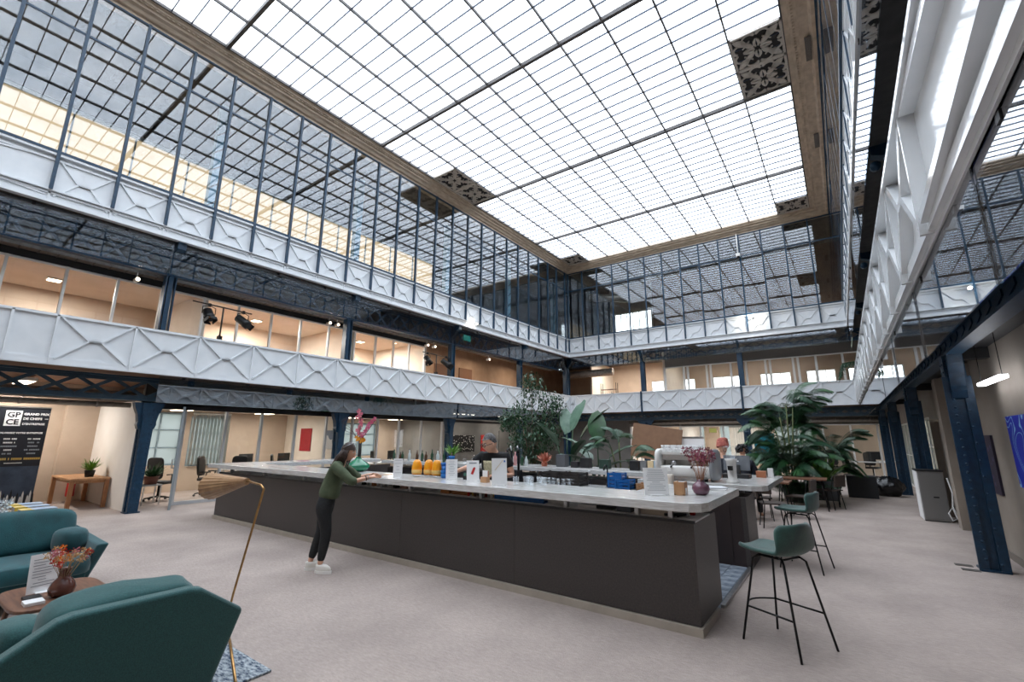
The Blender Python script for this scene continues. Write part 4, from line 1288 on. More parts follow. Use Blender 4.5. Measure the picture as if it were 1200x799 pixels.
# oak side table with a plant
stb = thing('side_table', 'long oak side table against the white partition on the left', 'table', (-15.75, 3.23, 0))
Box(-16.72, -14.80, 2.86, 3.60, .655, .70).build('tabletop', WOODL, stb, .006)
Box(-16.62, -14.90, 2.93, 3.53, .58, .655).build('apron', WOODL, stb)
for x in (-16.66, -14.86):
    for y in (2.91, 3.55): Box(x - .04, x + .04, y - .04, y + .04, 0, .66).build('leg', pm('oak_leg', (168, 118, 80), (146, 98, 64), 5, .5, stretch=(8, 8, 1)), stb)

def blade(mb, base, tip, w, sag=.0, nseg=3, up=(0, 0, 1)):
    base, tip = Vector(base), Vector(tip); d = tip - base
    side = d.cross(Vector(up)); side = side.normalized() if side.length > 1e-5 else Vector((1, 0, 0))
    rows = []
    for i in range(nseg + 1):
        t = i / nseg
        p = base + d * t - Vector((0, 0, sag * t * t))
        ww = w * (.35 + 1.9 * t * (1 - t) * 1.4) * (1 if i < nseg else 0)
        rows.append((p - side * ww / 2, p + side * ww / 2))
    vs = []; fs = []
    for a, b in rows: vs += [a, b]
    for i in range(nseg): fs.append((2 * i, 2 * i + 1, 2 * i + 3, 2 * i + 2))
    mb.add(vs, fs, True)
def grass_plant(name, label, loc, potr, poth, potmat, leafmat, n, length, seed, cat='potted plant', w=.02, up=.9):
    o = thing(name, label, cat, loc)
    inst('pot', MB().lathe([(potr * .75, 0), (potr, poth), (potr * .88, poth), (potr * .8, poth - .02)], (0, 0, 0), 16).mesh('pot', potmat), o)
    q = random.Random(seed); mb = MB()
    for i in range(n):
        a = q.uniform(0, 2 * PI); e = q.uniform(.25, 1.0)
        L = length * q.uniform(.6, 1)
        d = Vector((math.cos(a) * e, math.sin(a) * e, up * q.uniform(.6, 1.1))).normalized() * L
        b = Vector((q.uniform(-1, 1) * potr * .4, q.uniform(-1, 1) * potr * .4, poth - .02))
        blade(mb, b, b + d, w, L * .3 * e)
    inst('foliage', mb.mesh('foliage', leafmat), o)
    return o
grass_plant('potted_plant', 'bright green spiky plant in a dark pot on the oak side table', (-15.35, 3.3, .70), .11, .16, DARK, LEAFL, 90, .42, 3, w=.03)
fe = thing('fire_extinguisher', 'red fire extinguisher on the beige wall beneath the oak side table', 'extinguisher', (-16.95, 3.32, .12))
inst('cylinder', MB().lathe([(.085, 0), (.09, .03), (.09, .40), (.06, .47), (.03, .50)], (0, 0, 0), 16).mesh('cylinder', RED), fe)
inst('valve', Box(-.03, .05, -.02, .02, .50, .56).mesh('valve', DARK), fe)
inst('hose', MB().tube([(.04, 0, .53), (.13, .02, .45), (.11, .02, .15)], .012, 6).mesh('hose', DARK), fe)
inst('plate', Box(-.09, .03, -.06, .06, .2, .34).mesh('plate', PAPER), fe)

# ------------------------------------------------------------------ office chairs, desks, screens
def office_chair(label=None, group=None):
    o = thing('office_chair', label or '', 'chair', (0, 0, 0), group)
    inst('seat', superell(.48, .48, .09, .3, .4, 16, 8).xf(Matrix.Translation((0, 0, .47))).mesh('seat', DARK), o)
    inst('backrest', superell(.07, .44, .58, .4, .4, 16, 8).xf(Matrix.Translation((-.24, 0, .85)) @ Matrix.Rotation(-.12, 4, 'Y')).mesh('backrest', DARK), o)
    inst('back_stem', MB().tube([(-.05, 0, .42), (-.26, 0, .46), (-.29, 0, .75)], .02, 6).mesh('back_stem', BLACKM), o)
    inst('gas_lift', MB().tube([(0, 0, .1), (0, 0, .44)], .028, 8).mesh('gas_lift', BLACKM), o)
    arm = MB().tube([(.05, 0, .45), (.05, 0, .66), (.16, 0, .68), (-.14, 0, .68)], .016, 6).mesh('armrest', BLACKM)
    for s in (-1, 1): inst('armrest', arm, o, (0, s * .27, 0))
    sp_ = MB().tube([(0, 0, .11), (.30, 0, .075)], [.025, .016], 6).mesh('spoke', BLACKM)
    cs = MB().lathe([(.03, -.02), (.03, .02)], (.30, 0, .03), 10, axis='y').mesh('caster', DARK)
    for k in range(5):
        inst('spoke', sp_, o, (0, 0, 0), (0, 0, k * 2 * PI / 5)); inst('caster', cs, o, (0, 0, 0), (0, 0, k * 2 * PI / 5))
    return o
oc = office_chair('black office chair under the trailing plant behind the first left column')
oc.location = (-15.2, 4.75, 0); oc.rotation_euler = (0, 0, 2.2)
for lab, x, y, rz in (('black office chair seen through the open glass door', -15.4, 6.0, .8), ('second black office chair just right of the open glass door', -14.9, 6.7, 2.4),
                      ('black office chair at the desk before the red poster', -15.2, 8.0, 1.0), ('black office chair behind the far glazing, right of the palm', -.6, 25.6, 2.0),
                      ('black office chair at the far right behind the glazing, near the bin bag', .9, 26.0, 1.2), ('black office chair behind the far glazing, beside the white desk', .1, 27.0, .3)):
    dup(oc, (x, y, 0), rz, lab)
st_ = thing('plant_stand', 'small grey side stool carrying a box with a trailing plant', 'stand', (-14.55, 4.35, 0))
inst('top', Box(-.22, .22, -.2, .2, .46, .49).mesh('top', pm('stand_grey', (150, 150, 150), rough=.5)), st_)
for x in (-.2, .2):
    for y in (-.18, .18): inst('leg', Box(x - .012, x + .012, y - .012, y + .012, 0, .46).mesh('leg', STEEL), st_)
grass_plant('trailing_plant', 'trailing green plant in a brown box beside the first left column', (-14.55, 4.35, .49), .17, .20, pm('brown_box', (104, 60, 46), rough=.7), LEAF, 120, .5, 8, w=.03, up=.6)
def desk(label, x0, x1, y0, y1, mat=PAPER, h=.74):
    o = thing('desk', label, 'desk', ((x0 + x1) / 2, (y0 + y1) / 2, 0))
    c = Vector(o.location)
    Box(x0, x1, y0, y1, h - .03, h).build('desktop', mat, o)
    for x in (x0 + .05, x1 - .05):
        for y in (y0 + .05, y1 - .05): Box(x - .02, x + .02, y - .02, y + .02, 0, h - .03).build('leg', FRAME, o)
    return o
desk('white office desk behind the glazing before the cream wall', -15.6, -14.6, 6.4, 8.6)
desk('white office desk in the second glazed office at the left', -15.6, -14.6, 10.0, 13.0)
desk('white desk with a raised back behind the far glazing at the right', .1, 1.5, 25.2, 26.0)
desk('long white desk behind the far glazing, left of the espresso machine', -8.6, -7.0, 25.4, 26.2)
def monitor(label, x, y, rz, z=.74):
    o = thing('monitor', label, 'monitor', (x, y, z), 'office monitors')
    inst('screen', Box(-.015, .015, -.27, .27, .10, .43).mesh('screen', DARK), o)
    inst('stand', Box(-.03, .0, -.03, .03, 0, .2).mesh('stand', BLACKM), o)
    inst('foot', Box(-.1, .08, -.12, .12, 0, .012).mesh('foot', BLACKM), o)
    o.rotation_euler = (0, 0, rz)
for k, (x, y, rz) in enumerate(((-15.2, 6.9, .4), (-15.2, 8.1, .4), (-15.1, 10.6, .6), (-15.1, 11.6, .6), (-15.1, 12.5, .4), (-8.1, 25.8, -1.5), (1.0, 25.6, -1.7))):
    monitor(['black monitor on the desk nearest the open glass door', 'black monitor left of the red poster', 'black monitor on the second left office desk, nearest its front', 'black monitor in the middle of the second left office desk', 'black monitor at the far end of the second left office desk', 'black monitor on the far long white desk', 'black monitor on the far right white desk'][k], x, y, rz)
# ================================================================== BAR
bar = thing('bar_counter', 'long charcoal bar counter with a pale stone top in the middle of the hall', 'counter', (-6.1, 4.9, 0))
BX0, BX1, BY0 = -11.0, -1.20, 4.50
# front panels, joint by joint
edges = [BX0, -9.05, -7.1, -5.15, -3.2, BX1]
for a, b in zip(edges, edges[1:]):
    Box(a + .002, b - (.002 if b < BX1 else 0), BY0, BY0 + .03, .075, .93).build('front_panel', BODY, bar)
Box(BX0, BX1 - .031, BY0 + .031, BY0 + .6, .0, .93).build('carcass', pm('carcass_dark', (48, 44, 43), rough=.6), bar)
Box(BX0 - .02, BX1 + .02, BY0 - .03, BY0 + .62, 0, .07).build('plinth', PLINTH, bar)
Box(BX1 - .03, BX1, BY0 + .031, 5.35, .07, .93).build('end_panel', BODY, bar)
Box(BX1 - .5, BX1 - .031, BY0 + .6, 5.35, .07, .93).build('end_block', BODY, bar)
Box(BX0 - .03, BX0, BY0, 9.1, .0, .93).build('end_panel', BODY, bar)
Box(BX0, BX1 + .01, BY0 - .015, BY0 + .58, .93, .945).build('shelf', PAPER, bar)
Box(BX0, BX1 + .012, BY0 - .017, BY0 + .012, .925, .948).build('shelf_edge', DARK, bar)
slab_pts = [(-11.30, 4.36), (-1.32, 4.36), (-1.20, 4.385), (-1.11, 4.45), (-1.07, 4.56), (-1.07, 6.05), (-1.95, 6.05), (-1.95, 5.10), (-10.45, 5.10), (-10.45, 8.3), (-11.30, 8.3)]
MB().prism(slab_pts, 'z', 1.035, 1.115).build('stone_top', SLAB, bar, .006, 2)
for x in (-10.6, -9.2, -7.8, -6.4, -5.05, -3.75, -2.55, -1.75, -1.42):
    Box(x - .02, x + .02, 4.54, 4.60, .945, 1.035).build('post', STEEL, bar)
Box(-1.26, -1.22, 5.2, 5.3, .945, 1.035).build('post', STEEL, bar)
# rear counter and the second end block
rb = thing('back_counter', 'rear counter of the bar with a pale top, carrying bottles and plants', 'counter', (-6.6, 8.8, 0))
MB().prism([(-10.44, 8.32), (-2.72, 8.32), (-2.72, 9.25), (-10.44, 9.25)], 'z', 1.0, 1.08).build('stone_top', SLAB, rb, .006)
Box(-10.44, -2.72, 8.55, 9.2, 0, .9).build('carcass', BODY, rb)
Box(-10.44, -2.72, 8.45, 9.2, .45, .48).build('shelf', FRAME, rb)
for x in (-9.5, -7.5, -5.5, -3.5): Box(x - .02, x + .02, 8.6, 8.66, .9, 1.0).build('post', STEEL, rb)
rb2 = thing('side_counter', 'short end counter of the bar carrying the espresso machine and the till', 'counter', (-1.9, 8.2, 0))
MB().prism([(-2.70, 7.12), (-1.10, 7.12), (-.98, 7.18), (-.92, 7.30), (-.92, 9.25), (-2.70, 9.25)], 'z', .985, 1.06).build('stone_top', SLAB, rb2, .006)
Box(-1.24, -1.18, 7.07, 7.81, .0, .90).build('end_panel', BODY, rb2)
Box(-2.5, -1.24, 7.09, 7.81, .0, .90).build('carcass', pm('dark_red_brown', (52, 40, 38), (44, 34, 33), 5, .5), rb2)
Box(-2.5, -1.4, 7.081, 7.09, .06, .86).build('door_panel', MATS['dark_red_brown'], rb2)
for x, y in ((-1.3, 7.2), (-1.3, 7.7), (-2.3, 7.3)): Box(x - .015, x + .015, y - .015, y + .015, .9, .985).build('post', STEEL, rb2)
# tiled floor inside the bar
tf_ = struct('floor_bar', Box(-10.9, -1.22, 5.12, 8.5, 0.0, .008), pm('tile_grey', (142, 150, 158), (120, 128, 138), 8, .3))
tl_ = Box(-.095, .095, -.095, .095, 0, .006).mesh('tile', pm('tile_blue_grey', (176, 184, 192), (92, 106, 124), 9, .3))
for i in range(4):
    for j in range(9):
        inst('tile', tl_, tf_, (-1.34 - .2 * i, 5.42 + .2 * j, .008))
struct('trim_11', Box(-1.22, -1.18, 5.35, 7.07, 0, .03), STEEL)

# ------------------------------------------------------------------ small goods
def card(name, label, x, y, z, w, h, rz, extra=None, seed=1, lean=-.12):
    o = thing(name, label, 'menu card', (x, y, z))
    c = Box(-.003, .003, -w / 2, w / 2, 0, h); c.xf(Matrix.Rotation(lean, 4, 'Y')); inst('card', c.mesh('card', PAPER), o)
    inst('foot', Box(-.05, .04, -w * .3, w * .3, 0, .006).mesh('foot', PAPER), o)
    if extra: extra(o, w, h, lean)
    o.rotation_euler = (0, 0, rz)
    return o
def px(parent, y0, y1, z0, z1, mat, lean, nm='print'):
    b = Box(.004, .005, y0, y1, z0, z1); b.xf(Matrix.Rotation(lean, 4, 'Y')); inst(nm, b.mesh(nm, mat), parent)
LOOK = -.72   # cards face the customers
def lines(seed, rows):
    def f(o, w, h, lean):
        q = random.Random(seed); m = MB()
        for i in range(rows):
            z = h * (.9 - .8 * i / rows); a = q.uniform(.3, .8)
            m.box(.004, .005, -w * a / 2, w * a / 2, z, z + h * .014)
        m.xf(Matrix.Rotation(lean, 4, 'Y')); inst('print', m.mesh('print', INK), o)
    return f
def redpic(o, w, h, lean):
    px(o, -w * .3, w * .3, h * .84, h * .9, INK, lean)
    b = MB().prism([(-.03, h * .35), (.0, h * .3), (.035, h * .62), (.02, h * .68), (.0, h * .62)], 'x', .004, .006); b.xf(Matrix.Rotation(lean, 4, 'Y'))
    inst('picture_print', b.mesh('picture_print', RED), o)
def stripe(o, w, h, lean):
    b = MB().bar((.0045, -w * .3, h * .55), (.0045, w * .25, h * .93), .004, .002, up=(1, 0, 0)); b.xf(Matrix.Rotation(lean, 4, 'Y'))
    inst('print', b.mesh('print', GLD), o)
    px(o, w * .3, w * .4, h * .85, h * .92, PBLUE, lean)
ZT = 1.116
card('menu_card', 'plain white menu card on the bar between the woman and the orange jugs', -5.27, 4.50, ZT, .13, .27, LOOK, lines(2, 5))
card('menu_card', 'white menu card with a row of small prints, beside the blue cups', -4.52, 4.83, ZT, .16, .27, LOOK, lines(7, 9))
card('menu_card', 'white card with a red picture standing before the barman', -4.10, 4.80, ZT, .17, .27, LOOK, redpic, lean=-.2)
card('menu_card', 'tall white card with a gold diagonal line in front of the barman', -3.50, 4.60, ZT, .19, .32, LOOK, stripe)
card('menu_card', 'large white printed menu near the right end of the bar', -1.62, 4.80, ZT, .25, .27, -.95, lines(5, 11))
# orange jugs
def lathe_thing(name, label, cat, loc, parts, group=None, n=16):
    o = thing(name, label, cat, loc, group)
    for nm, prof, mat in parts: inst(nm, MB().lathe(prof, (0, 0, 0), n).mesh(nm, mat), o)
    return o
for k, (x, y) in enumerate(((-5.24, 4.84), (-5.08, 4.93), (-4.90, 4.92))):
    lathe_thing('juice_jug', '%s of the three rounded orange juice jugs on the bar' % ['left one', 'middle one', 'right one'][k], 'jug', (x, y, ZT),
                [('base', [(.06, 0), (.072, .012), (.072, .03)], GLASSC), ('body', [(.068, .03), (.076, .09), (.074, .15), (.062, .20), (.045, .232), (.02, .245)], ORANGE), ('label', [(.0772, .05), (.0775, .09), (.0772, .10)], pm('pale_label', (232, 190, 110), rough=.5))], 'orange jugs on the bar')
# blue cups stacked beside the jugs
def cup_stack(label, x, y, z, n, mat, r=.045, h=.06, group=None):
    o = thing('cup_stack', label, 'cups', (x, y, z), group)
    me = MB().lathe([(r * .8, 0), (r, h), (r * .94, h), (r * .75, .004)], (0, 0, 0), 12).mesh('cup', mat)
    hd = MB().tube([(r * .9, 0, h * .8), (r * 1.5, 0, h * .6), (r * 1.4, 0, h * .3), (r * .85, 0, h * .2)], .007, 5).mesh('handle', mat)
    for i in range(n):
        c = inst('cup', me, o, (rnd.uniform(-.006, .006), rnd.uniform(-.006, .006), i * h * .82), (0, 0, rnd.uniform(0, 6)))
        inst('handle', hd, c)
    return o
cup_stack('short stack of bright blue cups left of the white menu card', -4.82, 4.98, ZT, 4, PBLUE)
cup_stack('tall stack of bright blue cups right behind the orange jugs', -4.70, 5.02, ZT, 6, PBLUE)
cup_stack('middle stack of bright blue cups at the front of the cluster', -4.74, 4.90, ZT, 3, PBLUE)
tm_ = thing('card_terminal', 'black card terminal on the bar between two menu cards', 'terminal', (-4.32, 4.95, ZT))
inst('body', MB().prism([(-.05, 0), (.06, 0), (.06, .03), (-.05, .11)], 'x', -.05, .05).mesh('body', DARK), tm_)
inst('screen', Box(-.035, .035, -.052, -.05, .05, .09).mesh('screen', pm('screen_green', (70, 110, 96), rough=.2)), tm_)
wb = thing('card_holder', 'small pale wooden card holder before the barman', 'holder', (-3.86, 4.76, ZT))
inst('block', Box(-.05, .05, -.035, .035, 0, .07).mesh('block', WOODL), wb); inst('card', Box(-.04, .04, -.004, .004, .06, .15).mesh('card', PAPER), wb)
inst('card', Box(-.03, .045, .012, .018, .06, .14).mesh('card', COPPER), wb)
# glasses
tum = MB().lathe([(.032, 0), (.040, .10), (.037, .10), (.029, .008)], (0, 0, 0), 12).mesh('glass', GLASSC)
def tumbler(label, x, y, z, group):
    o = bpy.data.objects.new('drinking_glass', tum); COL.objects.link(o); o.location = (x, y, z)
    return tag(o, label, 'glass', group)
for k, (x, y) in enumerate(((-3.36, 4.75), (-3.25, 4.82), (-3.16, 4.78), (-3.28, 4.93), (-3.12, 4.92), (-3.02, 4.86))):
    tumbler('clear tumbler in the small cluster on the bar right of the tall white card', x, y, ZT, 'tumblers on the bar')
q = random.Random(4)
for k in range(14):
    tumbler('clear glass on the rear work shelf, left of the dark crates', -4.15 + .09 * (k % 7) + q.uniform(-.01, .01), 6.55 + .12 * (k // 7), .95, 'glasses on the work shelf')
# blue rack with glasses in the gap below the stone top
gr = thing('glass_rack', 'blue rack of upturned glasses in the slot under the bar top', 'rack', (-3.25, 4.80, .946))
inst('tray', Box(-.36, .36, -.16, .16, 0, .026).mesh('tray', PBLUE), gr)
for s in (-1, 1): inst('side', Box(-.36, .36, s * .155 - .006, s * .155 + .006, .02, .05).mesh('side', PBLUE), gr)
gm = MB().lathe([(.028, 0), (.024, .055), (.02, .055), (.024, .004)], (0, 0, 0), 10).mesh('glass', GLASSC)
for k in range(18):
    o = bpy.data.objects.new('drinking_glass', gm); COL.objects.link(o); o.location = (-3.55 + .075 * (k % 9), 4.74 + .1 * (k // 9), .973)
    tag(o, 'small upturned glass in the blue rack under the bar top', 'glass', 'glasses in the blue rack')
# things in the slot below the top: plates, boxes, jars, trays
pl_me = MB().lathe([(.05, 0), (.095, .008), (.10, .012), (.05, .006)], (0, 0, 0), 16).mesh('plate', PAPER)
for (x, n, lab) in ((-5.62, 5, 'pile of pale plates in the slot under the bar, right of the woman'), (-5.05, 6, 'pile of pale plates in the slot under the bar, below the orange jugs'), (-4.80, 4, 'low pile of pale saucers in the slot under the blue cups')):
    o = thing('plate_pile', lab, 'plates', (x, 4.76, .946))
    for i in range(n): inst('plate', pl_me, o, (0, 0, i * .009))
def box_thing(name, label, cat, x, y, z, w, d, h, mat, rz=0, bev=.003):
    o = Box(-w / 2, w / 2, -d / 2, d / 2, 0, h).build(name, mat, None, bev)
    o.location = (x, y, z); o.rotation_euler = (0, 0, rz)
    return tag(o, label, cat)
KRAFT = pm('kraft_card', (186, 128, 84), (168, 112, 72), 8, .8)
box_thing('cardboard_box', 'flat brown carton in the slot under the bar, below the white cards', 'box', -4.22, 4.74, .946, .26, .16, .075, KRAFT)
box_thing('cardboard_box', 'long low orange brown carton in the slot under the bar', 'box', -4.48, 4.72, .946, .16, .12, .045, pm('orange_card', (206, 136, 80), rough=.8))
box_thing('cardboard_box', 'pinkish carton in the slot under the plain white menu card', 'box', -5.36, 4.76, .946, .14, .12, .075, pm('pink_card', (206, 164, 146), rough=.8))
box_thing('paper_stack', 'stack of white paper in the slot, left of the dark folder box', 'paper', -2.35, 4.76, .946, .22, .2, .03, PAPER)
box_thing('folder_box', 'dark blue grey folder box in the slot near the right end of the bar', 'box', -1.92, 4.72, .946, .16, .18, .08, pm('slate_box', (72, 78, 92), rough=.5))
box_thing('tray', 'cream tray in the slot near the right end of the bar', 'tray', -1.62, 4.74, .946, .28, .2, .05, CREAM)
box_thing('cash_box', 'flat black cash box on white papers in the slot under the bar', 'box', -2.15, 4.74, .946, .18, .16, .035, DARK)
box_thing('white_box', 'white box in the slot right of the blue glass rack', 'box', -2.80, 4.80, .946, .26, .14, .075, PAPER)
q = random.Random(6)
cols = [(200, 60, 40), (230, 190, 90), (236, 232, 224), (120, 76, 50), (70, 66, 62), (190, 150, 90), (220, 220, 214)]
for k in range(16):
    x = -4.05 + .036 * k + (0 if k < 8 else .06)
    if x > -3.62: break
    lathe_thing('spice_jar', 'small jar in the crowded slot under the bar, left of the blue rack', 'jar', (x, 4.66 + .05 * (k % 3), .946), [('jar', [(.018, 0), (.018, .045), (.012, .052)], pm('jar_%d' % (k % 7), cols[k % 7], rough=.3)), ('lid', [(.014, .052), (.014, .064)], STEEL)], 'jars under the bar top', 8)
for k in range(12):
    x = -6.3 + .085 * k
    if -5.5 < x < -5.25: continue
    if k % 3 == 0:
        box_thing('tin', 'little dark tin in the slot beside the woman\'s arm, number %s from the left' % ['one', 'two', 'three', 'four'][k // 3], 'tin', x, 4.72, .946, .06, .08, .055, [DARK, KRAFT, STEEL, DARK][k // 3])
    elif k % 3 == 1:
        o = lathe_thing('cup', 'small cup in the slot under the bar by the woman', 'cup', (x, 4.72, .946), [('cup', [(.02, 0), (.032, .05), (.028, .05), (.018, .006)], PAPER)], 'cups under the bar by the woman', 10)
# rolled papers and a red spray can at the right end slot
for k in range(4):
    o = MB().tube([(-.10, 0, 0), (.10, .03, .012)], .014, 8).build('paper_roll', PAPER if k % 2 else DARK, None)
    o.location = (-1.40 + .03 * k, 4.62 + .05 * k, .962 + .012 * (k % 2)); o.rotation_euler = (0, 0, .6 * k)
    tag(o, '%s paper roll in the heap at the right end slot' % ['dark', 'white', 'second dark', 'second white'][k], 'roll')
box_thing('red_box', 'small red box at the very right end of the slot', 'box', -1.30, 4.86, .946, .05, .05, .07, RED)

# work bench inside the bar, behind the front counter
wbch = thing('work_bench', 'steel work bench inside the bar between the two counters', 'bench', (-3.4, 6.8, 0))
Box(-4.35, -1.95, 6.40, 7.0, .91, .945).build('bench_top', STEEL, wbch)
for x in (-4.25, -2.05):
    for y in (6.46, 6.94): Box(x - .02, x + .02, y - .02, y + .02, 0, .91).build('leg', STEEL, wbch)
def crate(label, x, y, z, w, d, h, mat, rows=3, rz=0):
    o = thing('crate', label, 'crate', (x, y, z))
    inst('base', Box(-w / 2, w / 2, -d / 2, d / 2, 0, .012).mesh('base', mat), o)
    for k in range(rows):
        z0 = h * k / rows + .01; z1 = h * (k + 1) / rows - .008
        for s in (-1, 1):
            inst('slat', Box(-w / 2, w / 2, s * d / 2 - .006, s * d / 2 + .006, z0, z1).mesh('slat', mat), o)
            inst('slat', Box(s * w / 2 - .006, s * w / 2 + .006, -d / 2, d / 2, z0, z1).mesh('slat', mat), o)
    for sx in (-1, 1):
        for sy in (-1, 1): inst('corner_post', Box(sx * w / 2 - .014, sx * w / 2 + .014, sy * d / 2 - .014, sy * d / 2 + .014, 0, h).mesh('corner_post', mat), o)
    o.rotation_euler = (0, 0, rz)
    return o
DKW = pm('dark_crate', (58, 52, 48), (44, 40, 38), 10, .6)
crate('left dark slatted crate on the work bench', -4.0, 6.75, .945, .32, .3, .2, DKW, 4)
crate('right dark slatted crate on the work bench, beside the water bottle', -3.62, 6.75, .945, .32, .3, .2, DKW, 4)
box_thing('price_tag', 'small cream price tag on the front of the dark crates', 'tag', -3.82, 6.585, .985, .05, .006, .05, CREAM)
lathe_thing('water_bottle', 'clear water bottle standing right of the dark crates', 'bottle', (-3.33, 6.72, .945), [('bottle', [(.035, 0), (.038, .02), (.036, .16), (.014, .20), (.014, .22)], GLASSC), ('cap', [(.016, .22), (.016, .24)], PAPER)])
ta = thing('tap', 'tall black swan neck tap on the work bench', 'tap', (-3.08, 6.85, .945))
inst('spout', MB().tube([(0, 0, 0), (0, 0, .26), (.0, -.02, .30), (0, -.07, .325), (0, -.12, .30), (0, -.13, .25)], .013, 8).mesh('spout', BLACKM), ta)
inst('lever', MB().tube([(.02, 0, .06), (.07, 0, .09)], .007, 6).mesh('lever', BLACKM), ta)
inst('collar', MB().lathe([(.028, 0), (.028, .05)], (0, 0, 0), 10).mesh('collar', BLACKM), ta)
crate('taller blue plastic crate on the work bench', -2.92, 6.85, .945, .2, .2, .22, PBLUE, 4)
crate('lower blue plastic crate on the work bench, in front of the taller one', -2.74, 6.72, .945, .2, .22, .14, PBLUE, 3)
crate('small pale wooden box crate at the right end of the work bench', -2.30, 6.62, .945, .36, .2, .11, WOODL, 2)
lathe_thing('paper_cup_tower', 'tall tower of white paper cups on the work bench', 'cups', (-2.06, 6.72, .945), [('cups', [(.035, 0), (.045, .08), (.047, .09), (.044, .10), (.048, .14), (.045, .15), (.049, .19), (.046, .20), (.05, .24)], CREAM)])
lathe_thing('steel_jug', 'steel milk jug on the work bench behind the white menu card', 'jug', (-1.99, 6.52, .945), [('jug', [(.04, 0), (.045, .02), (.034, .09), (.038, .11), (.033, .11), (.03, .09)], STEEL)])
box_thing('tray', 'long black drip tray on the work bench', 'tray', -2.55, 6.9, .945, .6, .18, .07, DARK)
# napkin block and purple vase by the corner
nb = thing('napkin_holder', 'light wooden napkin block beside the purple vase', 'holder', (-1.43, 4.98, ZT))
for s in (-1, 1): inst('side', Box(s * .045 - .008, s * .045 + .008, -.06, .06, 0, .13).mesh('side', WOODL), nb)
inst('base', Box(-.05, .05, -.06, .06, 0, .015).mesh('base', WOODL), nb)
inst('front', Box(-.04, .04, -.06, -.045, .015, .13).mesh('front', WOODL), nb)
inst('napkins', Box(-.036, .036, -.044, .055, .015, .12).mesh('napkins', pm('tan_napkin', (168, 110, 74), rough=.8)), nb)
inst('tag', Box(.053, .056, -.03, .03, .0, .07).mesh('tag', PAPER), nb)
v2 = thing('flower_vase', 'round mauve glass vase of dark pink dried flowers at the right end of the bar', 'vase', (-1.26, 5.10, ZT))
MB().lathe([(.045, 0), (.075, .02), (.088, .06), (.078, .10), (.045, .125), (.034, .14), (.038, .15), (.03, .145), (.03, .125), (.06, .1), (.07, .06), (.04, .012)], (-1.26, 5.10, ZT), 20).build('vase', MAUVE, v2)
sm = MB(); tips = stems(sm, (-1.26, 5.10), ZT + .02, ZT + .46, .17, 34, 13, .002); sm.build('stem', pm('dry_stem2', (170, 120, 90), rough=.8), v2)
fm_ = MB(); q = random.Random(5)
for t in tips: tuft(fm_, t, .035, 26, q, .008)
fm_.build('flower_head', pm('dusty_pink', (150, 76, 92), (120, 56, 74), 20, .8), v2)
for k in range(2):
    box_thing('notebook', ['grey notebook lying flat at the right end of the bar', 'slim white folder under the grey notebook at the bar end'][k], 'notebook', -1.30, 5.72, ZT + (.016 if k == 0 else 0), .3, .22, .014, [pm('pale_grey', (206, 208, 212), rough=.5), PAPER][k], .5 - .2 * k)
# green glass vase with orchids
v3 = thing('flower_vase', 'squat green glass vase of orchids behind the woman at the bar', 'vase', (-6.80, 4.93, ZT))
VZ = (-6.80, 4.93)
MB().lathe([(.09, 0), (.17, .03), (.20, .075), (.19, .11), (.12, .165), (.06, .20), (.04, .23), (.048, .245), (.036, .24), (.03, .225), (.05, .195), (.11, .155), (.17, .10), (.16, .04)], (*VZ, ZT), 24).build('vase', GREENG, v3)
MB().tube([(*VZ, ZT + .05), (VZ[0] + .02, VZ[1], ZT + .3), (VZ[0] + .01, VZ[1], ZT + .55)], .03, 8).build('neck', DARK, v3)
def orchid(mb, c, r, q):
    for k in range(5):
        a = k * 2 * PI / 5 + q.uniform(0, 1)
        d = Vector((math.cos(a) * .81, math.cos(a) * .58, math.sin(a)))
        side = Vector((-math.sin(a) * .81, -math.sin(a) * .58, math.cos(a)))
        c_ = Vector(c)
        mb.add([c_, c_ + d * r * .6 + side * r * .35, c_ + d * r, c_ + d * r * .6 - side * r * .35], [(0, 1, 2, 3)])
sm = MB(); q = random.Random(8)
sm.tube([(*VZ, ZT + .5), (VZ[0] - .02, VZ[1], ZT + .8), (VZ[0] - .05, VZ[1], ZT + 1.02)], .006, 5)
sm.tube([(*VZ, ZT + .5), (VZ[0] + .14, VZ[1] + .08, ZT + .72), (VZ[0] + .22, VZ[1] + .12, ZT + .86)], .006, 5)
for s in range(3):
    sm.tube([(*VZ, ZT + .5), (VZ[0] - .1 - .05 * s, VZ[1] - .06, ZT + .62 + .05 * s), (VZ[0] - .28, VZ[1] - .16, ZT + .70 + .06 * s), (VZ[0] - .30 + .05 * s, VZ[1] - .18, ZT + .86), (VZ[0] - .16, VZ[1] - .1, ZT + .94 - .04 * s)], .003, 4)
sm.build('stem', pm('plum_stem', (70, 44, 50), rough=.7), v3)
f1 = MB(); f2 = MB(); f3 = MB()
for k in range(13):
    t = k / 12; orchid(f1, (VZ[0] - .05 * t + q.uniform(-.045, .045), VZ[1] + q.uniform(-.04, .04), ZT + .60 + .42 * t), .05, q)
for k in range(10):
    t = k / 9; orchid(f2, (VZ[0] + .06 + .17 * t + q.uniform(-.03, .03), VZ[1] + .08 * t, ZT + .60 + .28 * t), .045, q)
for k in range(8): orchid(f3, (VZ[0] + q.uniform(-.07, .05), VZ[1] + q.uniform(-.04, .04), ZT + .50 + q.uniform(0, .07)), .055, q)
f1.build('pink_blossom', pm('pink_orchid', (226, 150, 160), (204, 90, 120), 30, .6), v3)
f2.build('magenta_blossom', pm('magenta_orchid', (190, 70, 110), (214, 120, 150), 20, .6), v3)
f3.build('orange_blossom', pm('orange_blossom', (226, 150, 40), rough=.6), v3)

